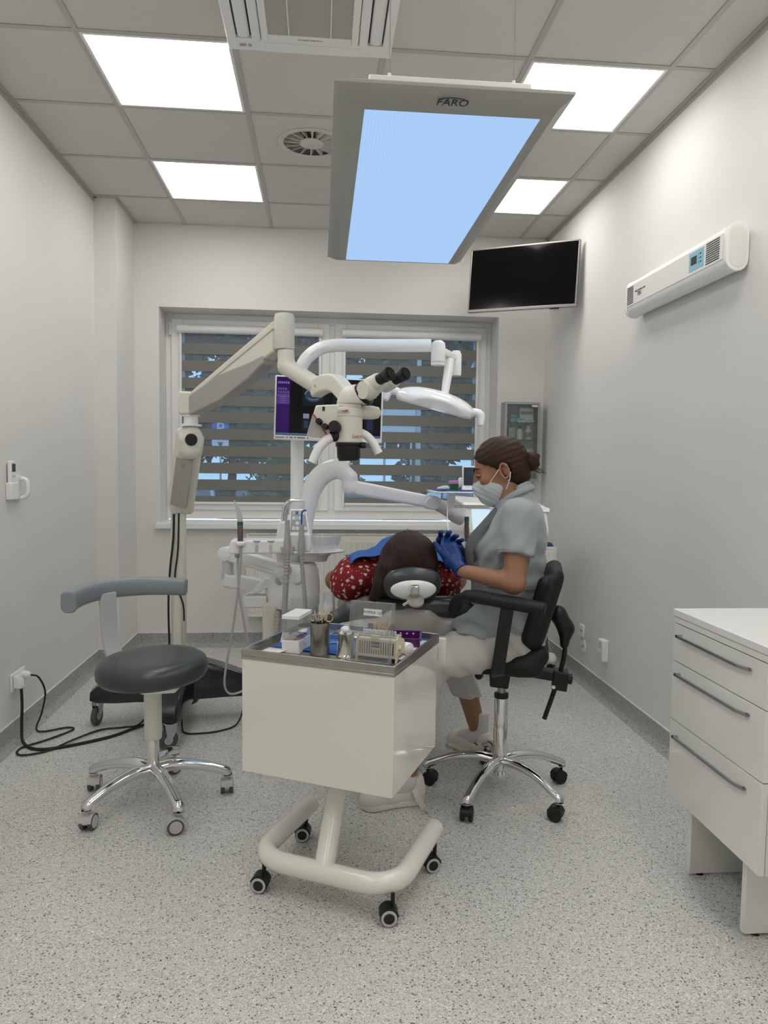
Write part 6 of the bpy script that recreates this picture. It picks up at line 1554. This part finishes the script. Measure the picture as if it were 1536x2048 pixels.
# clear dispenser box with white base and lid
t = tth('dispenser_box', 'clear plastic dispenser box with white base and white lid', 'box', .120, .145, .10)
w, d = .029, .058
G().b2((-w, -d, 0), (w, d, .004)).b2((-w, -d, .004), (-w+.003, d, .040)).b2((w-.003, -d, .004), (w, d, .040)).b2((-w+.003, -d, .004), (w-.003, -d+.003, .040)).b2((-w+.003, d-.003, .004), (w-.003, d, .040)).build('base', 'white_plastic', t, bevel=.001, local=True)
g = G()
for a, b in (((-w+.001, -d+.001), (-w+.0025, d-.001)), ((w-.0025, -d+.001), (w-.001, d-.001)), ((-w+.0025, -d+.001), (w-.0025, -d+.0025)), ((-w+.0025, d-.0025), (w-.0025, d-.001))): g.b2((*a, .040), (*b, .108))
g.build('clear_walls', 'acrylic', t, local=True, flat=True)
G().b2((-w, -d, .108), (w, d, .120)).build('lid', 'white_gloss', t, bevel=.001, local=True)
for k in range(5):
    m_ = ('red_marker', 'cover_grey', 'paper_white', 'red_marker', 'blue_plastic')[k]
    G().tube([(-.020+.004*k, -.045+.012*k, .010+.007*k), (.018, -.030+.016*k, .016+.007*k)], .004, 8).build('instrument', m_, t, local=True)

# brushed steel beaker with scissors and tweezers
t = tth('steel_beaker', 'brushed steel beaker holding scissors and tweezers', 'beaker', .212, .125, 0)
G().lathe([(.0305, 0), (.031, .002), (.031, .100), (.0295, .100), (.0295, .004), (0, .003)], n=40).build('beaker', 'brushed_steel', t, local=True)
b0 = on(.212, .125)
def sc(label, base, m_, dx, dy, l, r, both=True, lean=(0, 0)):
    tt = thing('scissors' if both else 'tweezers', label, 'scissors' if both else 'tweezers', (b0.x, b0.y, b0.z+.006), CA, 'instruments in the steel beaker')
    tip = Vector((dx*.3, dy*.3, .002)); top = Vector((dx, dy, l)); ax_ = (top-tip).normalized()
    if both:
        s_ = Vector((1, .2, 0)); s_ = (s_-ax_*s_.dot(ax_)).normalized(); n_ = ax_.cross(s_)
        G().tube([tip, top-ax_*.03], [.001, .0035], 6).build('blade', 'polished_steel', tt, local=True)
        for q in (-1, 1):
            G().tube([top-ax_*.03, top-ax_*.01+s_*q*.008], .0022, 6).build('shank', m_, tt, local=True)
            G().torus(top+ax_*.006+s_*q*(r+.002), r, .0018, axis=n_, n=22, m=6).build('finger_ring', m_, tt, local=True)
    else:
        for q in (-1, 1): G().tube([tip+Vector((q*.001, 0, 0)), (tip+top)/2+Vector((q*.005, 0, 0)), top], [.0012, .0028, .0024], 6, smooth=4).build('prong', m_, tt, local=True)
sc('gold ringed scissors leaning right in the steel beaker', b0, 'brass', .012, .006, .104, .0125)
sc('smaller gold ringed scissors leaning left in the steel beaker', b0, 'brass', -.014, .010, .098, .010)
sc('dark steel tweezers tallest in the steel beaker', b0, 'zinc', -.016, -.006, .130, 0, False)
sc('bright slim tweezers upright in the steel beaker', b0, 'polished_steel', .002, .008, .118, 0, False)
sc('short bright tweezers between the two scissors', b0, 'polished_steel', -.002, -.010, .108, 0, False)

t = tth('dropper_bottle', 'tiny white dropper bottle behind the steel beaker', 'bottle', .262, .165)
G().lathe([(.008, SB), (.009, SB+.002), (.009, .026), (.004, .032), (.004, .036)], n=16).build('bottle_body', 'paper_white', t, local=True)
G().lathe([(.0055, .035), (.005, .046), (.002, .050), (0, .0505)], n=14).build('cap', 'white_plastic', t, local=True)

# polished cup with cotton balls
t = tth('steel_cup', 'polished steel cup filled with white cotton balls', 'cup', .302, .125)
G().lathe([(.030, 0), (.031, .003), (.027, .007), (.0245, .012), (.0250, .070), (.0262, .074), (.0240, .074), (.0232, .014), (0, .012)], n=36).build('cup', 'polished_steel', t, local=True)
cb_ = on(.302, .125)
for k, (x, y, z) in enumerate(((-.009, -.006, .072), (.010, -.004, .074), (.0, .010, .078), (.004, -.010, .084), (-.006, .006, .086))):
    tt = thing('cotton_ball', 'fluffy white cotton ball heaped in the polished steel cup', 'cotton ball', (cb_.x, cb_.y, cb_.z), CA, 'cotton balls in the steel cup')
    s = SDF((x-.02, y-.02, z-.02), (x+.02, y+.02, z+.02), .0022); rr = random.Random(k)
    s.ell((x, y, z), (.0105, .0100, .0090), 0)
    for _ in range(5): s.ell((x+rr.uniform(-.008, .008), y+rr.uniform(-.008, .008), z+rr.uniform(-.006, .006)), (.006, .006, .005), .004)
    s.build('fluff', 'cotton', tt, local=True)

# flat steel instrument tray with a few instruments, at the back rim
t = tth('instrument_dish', 'flat polished steel instrument dish at the back of the trolley', 'dish', .235, .345)
G().b2((-.075, -.040, SB), (.075, .040, SB+.0015)).b2((-.075, -.040, SB), (-.073, .040, .018)).b2((.073, -.040, SB), (.075, .040, .018)).b2((-.073, -.040, SB), (.073, -.038, .018)).b2((-.073, .038, SB), (.073, .040, .018)).build('dish', 'polished_steel', t, local=True, bevel=.001)
for k in range(5):
    tt = tth('hand_instrument', 'slim steel hand instrument lying in the dish', 'instrument', .235, .345, 0, 'instruments in the dish')
    y = -.028+.013*k
    G().tube([(-.062+.004*k, y, .010), (-.03, y, .012), (.045, y+.004, .012), (.062, y+.006, .016)], [.0012, .0030, .0030, .0010], 8, smooth=3).build('handle', 'polished_steel', tt, local=True)
    G().tube([(.062, y+.006, .016), (.068, y+.006, .020)], .0008, 6).build('tip', 'zinc', tt, local=True)
t = tth('mouth_mirror', 'steel mouth mirror resting across the blue sheet', 'mirror', .20, .235, .75)
G().tube([(-.06, 0, SB+.004), (.04, 0, SB+.003), (.058, 0, SB+.008)], [.003, .003, .001], 8).build('handle', 'polished_steel', t, local=True)
G().lathe([(.011, 0), (.011, .002), (0, .002)], (.066, 0, SB+.010), axis=(.5, 0, 1), n=18).build('mirror', 'chrome', t, local=True)

# cream ventilated bur block
t = tth('bur_block', 'cream plastic organiser with slotted front and rounded side feet', 'organiser', .408, .150, .02)
W = .062
prof = [(-.036, .010), (-.036, .016), (-.030, .066), (-.024, .070), (.030, .056), (.034, .050), (.036, .018), (.030, .010)]
G().prism([(a, b) for a, b in prof], -W, W, 'yz').build('body', 'cream_plastic', t, local=True, bevel=.002)
for s_ in (-1, 1):
    sp = [(-.040, .0), (-.037, .012), (-.034, .070), (-.026, .078), (-.010, .076), (.034, .058), (.042, .044), (.050, .012), (.052, .0), (.044, .0), (.038, .010), (.006, .022), (-.022, .014), (-.032, .0)]
    G().prism(sp, s_*W, s_*(W+.005), 'yz').build('side_foot', 'cream_plastic', t, local=True)
    G().cyl((s_*(W+.004), -.012, .040), (s_*(W+.012), -.012, .040), .008, n=18).build('hinge_boss', 'cream_plastic', t, local=True)
def fr(x, z, d=.0008): return (x, -.0365+(z-.016)*.12-d, z)
for k in range(15):
    x = -.054+k*.0077; z0 = .020 if not 5 <= k <= 8 else .020; z1 = .058 if not 5 <= k <= 8 else .034
    G().add([fr(x-.0016, z0), fr(x+.0016, z0), fr(x+.0006, z1), fr(x-.0026, z1)], [(0, 1, 2, 3)]).build('slot', 'black_plastic', t, local=True, flat=True)
G().add([fr(-.018, .040), fr(.010, .040), fr(.009, .058), fr(-.019, .058)], [(0, 1, 2, 3)]).build('window', 'black_plastic', t, local=True, flat=True)
G().add([fr(-.018, .047, .0012), fr(.010, .047, .0012), fr(.010, .049, .0012), fr(-.018, .049, .0012)], [(0, 1, 2, 3)]).build('window_bar', 'light_grey', t, local=True, flat=True)
G().b2((-W, -.022, .068), (W, .026, .074)).build('deck', 'key_grey', t, local=True, bevel=.002)
G().b2((-.018, -.036, .066), (.008, -.026, .078)).build('latch', 'cream_plastic', t, local=True, bevel=.001)
kb = on(.408, .150)
for k in range(12):
    tt = thing('cotton_roll', ('short white roll standing in a row on the cream organiser' if k < 8 else 'short beige roll at the end of the row on the cream organiser'), 'cotton roll', (kb.x, kb.y, kb.z), CA+.02, 'rolls on the cream organiser')
    x = -.052+k*.0092; G().lathe([(.0036, .0742), (.0044, .076), (.0044, .086), (.0036, .0885), (0, .089)], (x, -.004, 0), n=12).build('roll', 'cotton' if k < 8 else 'bur_beads', tt, local=True)
    G().cyl((x, -.004, .0885), (x, -.004, .0895), .0022, n=10).build('core', 'light_grey', tt, local=True)
# white tape wheel on its right end
t = tth('tape_wheel', 'white round tape wheel at the end of the cream organiser', 'dispenser', .478, .205, -.2)
G().lathe([(.006, -.010), (.020, -.010), (.0215, -.008), (.0215, .008), (.020, .010), (.006, .010)], (0, 0, .0220), axis=(1, -.15, .0), n=30).build('wheel', 'white_gloss', t, local=True)
G().lathe([(0, .010), (.009, .0105), (.010, .013), (0, .014)], (0, 0, .0220), axis=(1, -.15, 0), n=20).build('hub', 'white_plastic', t, local=True)
G().box((0, .018, .003), (.026, .030, .006)).build('stand', 'white_plastic', t, local=True, bevel=.002)

# acrylic cover leaning on the organiser
t = tth('acrylic_cover', 'clear acrylic cover with name label leaning against the cream organiser', 'cover', .398, .104)
w, hgt, dp = .068, .182, .030; ln = Matrix.Rotation(-.17, 4, 'X')
T0 = Matrix.Translation((0, -.010, .001)) @ ln
g = G()
g.b2((-w, -.0012, 0), (w, .0012, hgt)); g.b2((-w, -dp, 0), (-w+.0024, -.0012, hgt)); g.b2((w-.0024, -dp, 0), (w, -.0012, hgt)); g.b2((-w+.0024, -dp, hgt-.0024), (w-.0024, -.0012, hgt)); g.b2((-w+.0024, -dp, 0), (w-.0024, -.0012, .0024))
g.move(T0).build('cover', 'acrylic', t, local=True, bevel=.0008)
lb_ = G().b2((-.034, -.0022, .138), (.026, -.0014, .159)).move(T0).build('name_label', 'paper_white', t, local=True)
rz = Matrix.Translation((0, 0, 0)); tm = (Matrix.Translation((t.location)) @ t.rotation_euler.to_matrix().to_4x4()) @ T0 @ Matrix.Translation((-.004, -.0026, .1485)) @ Matrix(((-1, 0, 0, 0), (0, 0, -1, 0), (0, -1, 0, 0), (0, 0, 0, 1)))
text_mesh('lettering', 'Dr. Khaleral', .0125, 'ink_dark', lb_, tm, extrude=.0001, shear=.35)
for x in (-.045, 0, .045): G().b2((x-.002, -dp-.001, -.001), (x+.002, -dp+.002, .003)).move(T0).build('foot', 'acrylic', t, local=True)

# purple trays and endo stand with gold files
def ptray(a, b, rot, lab, w=.040, d=.055, h=.022, holes=True, lift=SB):
    t = tth('purple_tray', lab, 'tray', a, b, rot, 'purple plastic trays')
    g = G().b2((-w, -d, lift), (w, d, lift+.003))
    for q in ((-w, -d, -w+.003, d), (w-.003, -d, w, d), (-w+.003, -d, w-.003, -d+.003), (-w+.003, d-.003, w-.003, d)): g.b2((q[0], q[1], lift+.003), (q[2], q[3], lift+h))
    g.build('tray', 'purple_plastic', t, local=True, bevel=.001)
    G().b2((-w-.004, -d-.004, lift+h-.004), (-w, d+.004, lift+h)).b2((w, -d-.004, lift+h-.004), (w+.004, d+.004, lift+h)).b2((-w, -d-.004, lift+h-.004), (w, -d, lift+h)).b2((-w, d, lift+h-.004), (w, d+.004, lift+h)).build('rim', 'purple_plastic', t, local=True)
    return t
t = ptray(.425, .345, .28, 'open purple plastic tray with small holes on the blue sheet', .048, .058, .030)
for k in range(3): G().cyl((-.022+.022*k, .0552, .024), (-.022+.022*k, .0545, .024), .0032, n=12).build('rim_hole', 'paper_white', t, local=True)
t = ptray(.350, .290, .25, 'purple tray with raised lid behind the gold tipped files', .045, .045, .018)
G().b2((-.045, .046, SB+.015), (.045, .049, .064)).build('raised_lid', 'purple_plastic', t, local=True, bevel=.001)
pt = on(.350, .290)
t = thing('file_stand', 'round foam stand bristling with gold handled endodontic files', 'file stand', (pt.x, pt.y, pt.z+SB+.0032), CA)
G().lathe([(.032, 0), (.034, .003), (.034, .034), (.030, .040), (0, .042)], n=28, ey=.85).build('foam', 'cream_dark', t, local=True)
rr = random.Random(3); ff = None
for k in range(46):
    a = rr.uniform(0, 2*PI); r_ = .030*math.sqrt(rr.uniform(0, 1))
    if ff is None: ff = G().tube([(0, 0, 0), (0, 0, .010), (0, 0, .024)], [.0008, .0022, .0019], 7).build('file', 'gold_file', t, local=True)
    else: ff = ff.copy(); COL.objects.link(ff)
    ff.location = (r_*math.cos(a), r_*math.sin(a)*.85, .036+rr.uniform(0, .016)); ff.rotation_euler = (rr.uniform(-.35, .35), rr.uniform(-.45, .45), 0)

# ================================================================== THINGS ON THE DOCTOR'S TRAY
TT = 1.216
def flat_sheet(name, lab, cx_, cy_, w, d, z, rot, m_):
    t = thing(name, lab, 'sheet', (cx_, cy_, z), rot); V = []; F = []; n = 12
    for j in range(n+1):
        for i in range(n+1):
            x = -w/2+w*i/n; y = -d/2+d*j/n; dr_ = -.010*max(0, abs(x)-.15)/.04
            V.append(Vector((x, y, .0025+.002*math.sin(i*1.7+j)*math.cos(j*1.3))))
    for j in range(n):
        for i in range(n): a = j*(n+1)+i; F.append((a, a+1, a+n+2, a+n+1))
    o = link_mesh('sheet', V, F, m_, t, local=True); md = o.modifiers.new('thickness', 'SOLIDIFY'); md.thickness = .0008; return t
flat_sheet('tray_cover', 'dark blue sheet covering the small white tray beside the assistant', 1.67, -.07, .31, .24, TT, 0, 'blue_sheet')
t = thing('apex_locator', 'small white device with dark upright screen on the tray', 'dental device', (1.70, -.10, TT+.005), -.12)
G().add([(-.052, -.035, 0), (.052, -.035, 0), (.052, .045, 0), (-.052, .045, 0), (-.050, -.030, .014), (.050, -.030, .014), (.050, .040, .020), (-.050, .040, .020)], [(3, 2, 1, 0), (4, 5, 6, 7), (0, 1, 5, 4), (1, 2, 6, 5), (2, 3, 7, 6), (3, 0, 4, 7)]).build('base', 'white_plastic', t, bevel=.003, local=True)
RR = Matrix.Translation((0, .0, .012)) @ Matrix.Rotation(-.18, 4, 'X')
G().b2((-.048, -.004, 0), (.048, .010, .108)).move(RR).build('screen_case', 'white_plastic', t, bevel=.004, local=True)
G().b2((-.041, -.0052, .010), (.041, -.0038, .100)).move(RR).build('screen', 'scr_slate', t, local=True)
G().b2((-.020, -.0056, .060), (.022, -.0050, .085)).move(RR).build('screen_graphic', 'scr_ct', t, local=True)
for k in range(5): G().cyl((-.03+.015*k, -.024, .0145), (-.03+.015*k, -.024, .0175), .0035, n=10).build('button', 'light_grey', t, local=True)
t = thing('tip_box', 'small green tip box with pink lid on the blue covered tray', 'box', (1.610, -.09, TT+.005))
G().b2((-.022, -.016, 0), (.022, .016, .030)).build('box', 'green_clear', t, bevel=.001, local=True); G().b2((-.023, -.017, .030), (.023, .017, .046)).build('lid', 'pink_plastic', t, bevel=.002, local=True)
t = thing('tissue', 'crumpled white tissue next to the pink lidded box', 'tissue', (1.645, -.05, TT+.005))
SDF((-.03, -.03, -.01), (.03, .03, .08), .004).ell((0, 0, .02), (.020, .016, .020), 0).ell((.008, .004, .042), (.014, .010, .020), .008).cut_plane((0, 0, .001), (0, 0, -1)).ripple(lambda X, Y, Z: .002*np.sin(X*300)*np.sin(Z*260)).build('tissue', 'paper_white', t, local=True)
t = thing('folded_mask', 'pale blue folded face mask lying at the tray edge', 'face mask', (1.555, -.12, TT+.005), .3)
SDF((-.05, -.03, -.01), (.05, .03, .04), .004).ell((0, 0, .008), (.036, .020, .010), 0).ell((.010, 0, .012), (.022, .016, .010), .006).cut_plane((0, 0, .0006), (0, 0, -1)).build('mask', 'mask_white', t, local=True)
t = thing('suction_line', 'thin white tube hanging from the tray towards the gloved hands', 'tube', (1.60, -.14, 1.15))
G().tube([(1.600, -.085, 1.200), (1.588, -.115, 1.190), (1.570, -.16, 1.120), (1.560, -.26, 1.03), (1.545, -.45, .99), (1.52, -.62, 1.0), (1.490, -.70, 1.03)], .0024, 8, smooth=7).build('tube', 'white_plastic', t)

# ================================================================== TREATMENT MACHINE BEHIND THE ASSISTANT
t = thing('treatment_machine', 'white wheeled dental machine with tilted touch screen behind the assistant', 'machine', (2.12, .92, 0))
DX, DY, DZ = -.062, -.27, .016
prof = [(.74, .84), (.70, .95), (.77, 1.095), (.90, 1.112), (1.12, 1.112), (1.22, 1.03), (1.22, .80), (.78, .80)]
G().prism([(q+DY, r+DZ) for q, r in prof], 1.845+DX, 2.335+DX, 'yz').build('head', 'white_gloss', t, bevel=.02, seg=3)
G().add([(1.835, .74, 1.090), (2.345, .74, 1.060), (2.345, 1.15, 1.075), (1.835, 1.15, 1.118), (1.835, .76, 1.116), (2.36, .78, 1.082), (2.36, 1.15, 1.10), (1.835, 1.15, 1.138)], [(3, 2, 1, 0), (4, 5, 6, 7), (0, 1, 5, 4), (1, 2, 6, 5), (2, 3, 7, 6), (3, 0, 4, 7)]).move(Matrix.Translation((DX, DY, DZ))).build('top_cover', 'white_plastic', t, bevel=.008)
def scr(u, v, d=.004): # on the sloping face from (.70,.96) to (.80,1.095)
    return Vector((1.885+u*.30+DX, .70+.07*v-d*.90+DY, .95+.145*v+d*.43+DZ))
G().quad(scr(-.06, -.04, .002), scr(1.04, -.04, .002), scr(1.04, .96, .002), scr(-.06, .96, .002)).build('screen_bezel', 'board_white', t, flat=True)
sc_ = G().quad(scr(0, .06), scr(.98, .06), scr(.98, .86), scr(0, .86)).build('screen', 'scr_pale', t, flat=True)
G().quad(scr(.28, .06, .005), scr(.98, .06, .005), scr(.98, .86, .005), scr(.36, .86, .005)).build('screen_window', 'scr_sky', sc_, flat=True)
G().b2((1.84, .56, .40), (2.26, 1.10, .83)).build('body', 'white_plastic', t, bevel=.02)
dc = G().b2((2.27, .80, .49), (2.440, 1.16, .835)).build('drawer_column', 'board_white', t, bevel=.006)
for k in range(4): G().b2((2.285, .795, .52+k*.075), (2.415, .801, .588+k*.075)).build('drawer', 'white_plastic', t, bevel=.003)
G().b2((2.05, .95, .08), (2.16, 1.08, .42)).build('column', 'white_plastic', t, bevel=.015)
for ex2, ey2 in ((1.82, .84), (2.52, 1.26), (1.86, 1.28), (2.44, .86)):
    G().tube([(2.105, 1.015, .13), ((2.105+ex2)/2, (1.015+ey2)/2, .13), (ex2, ey2, .115)], [.045, .040, .036], 12).build('base_leg', 'white_plastic', t, angle=60)
    G().ball((ex2, ey2, .115), .036, 14, 10).build('leg_end', 'white_plastic', t)
    twin_caster(t, (ex2, ey2, 0), -2.2, .034, 'black_plastic', 'rubber_black', .10, 'light_grey', .050)
G().tube([(1.786, .43, .945), (1.784, .41, 1.0)], .018, 12).build('holder', 'white_plastic', t)
hp = G().lathe([(.0125, 0), (.0130, .004), (.0130, .120), (.0115, .126)], (1.780, .385, .915), axis=(0, .12, 1), n=16).build('handpiece', 'handpiece_bronze', t)
G().lathe([(.0135, 0), (.0135, .024)], (1.780, .398, 1.030), axis=(0, .12, 1), n=16).build('handpiece_ring', 'teal_plastic', hp)
G().tube([(1.780, .401, 1.052), (1.782, .405, 1.085), (1.774, .406, 1.115)], [.011, .007, .002], 10).build('handpiece_tip', 'white_plastic', hp)
t = thing('blue_box', 'dark blue flat box lying on the machine\'s drawer column', 'box', (2.365, .98, .836))
G().add([(2.33, .85, .836), (2.435, .85, .836), (2.435, 1.02, .836), (2.33, 1.02, .836), (2.335, .86, .868), (2.425, .86, .858), (2.425, 1.01, .858), (2.335, 1.01, .868)], [(3, 2, 1, 0), (4, 5, 6, 7), (0, 1, 5, 4), (1, 2, 6, 5), (2, 3, 7, 6), (3, 0, 4, 7)]).build('box', 'navy_box', t, bevel=.002)
G().b2((2.432, .862, .842), (2.4362, 1.0, .850)).build('edge_label', 'light_grey', t)
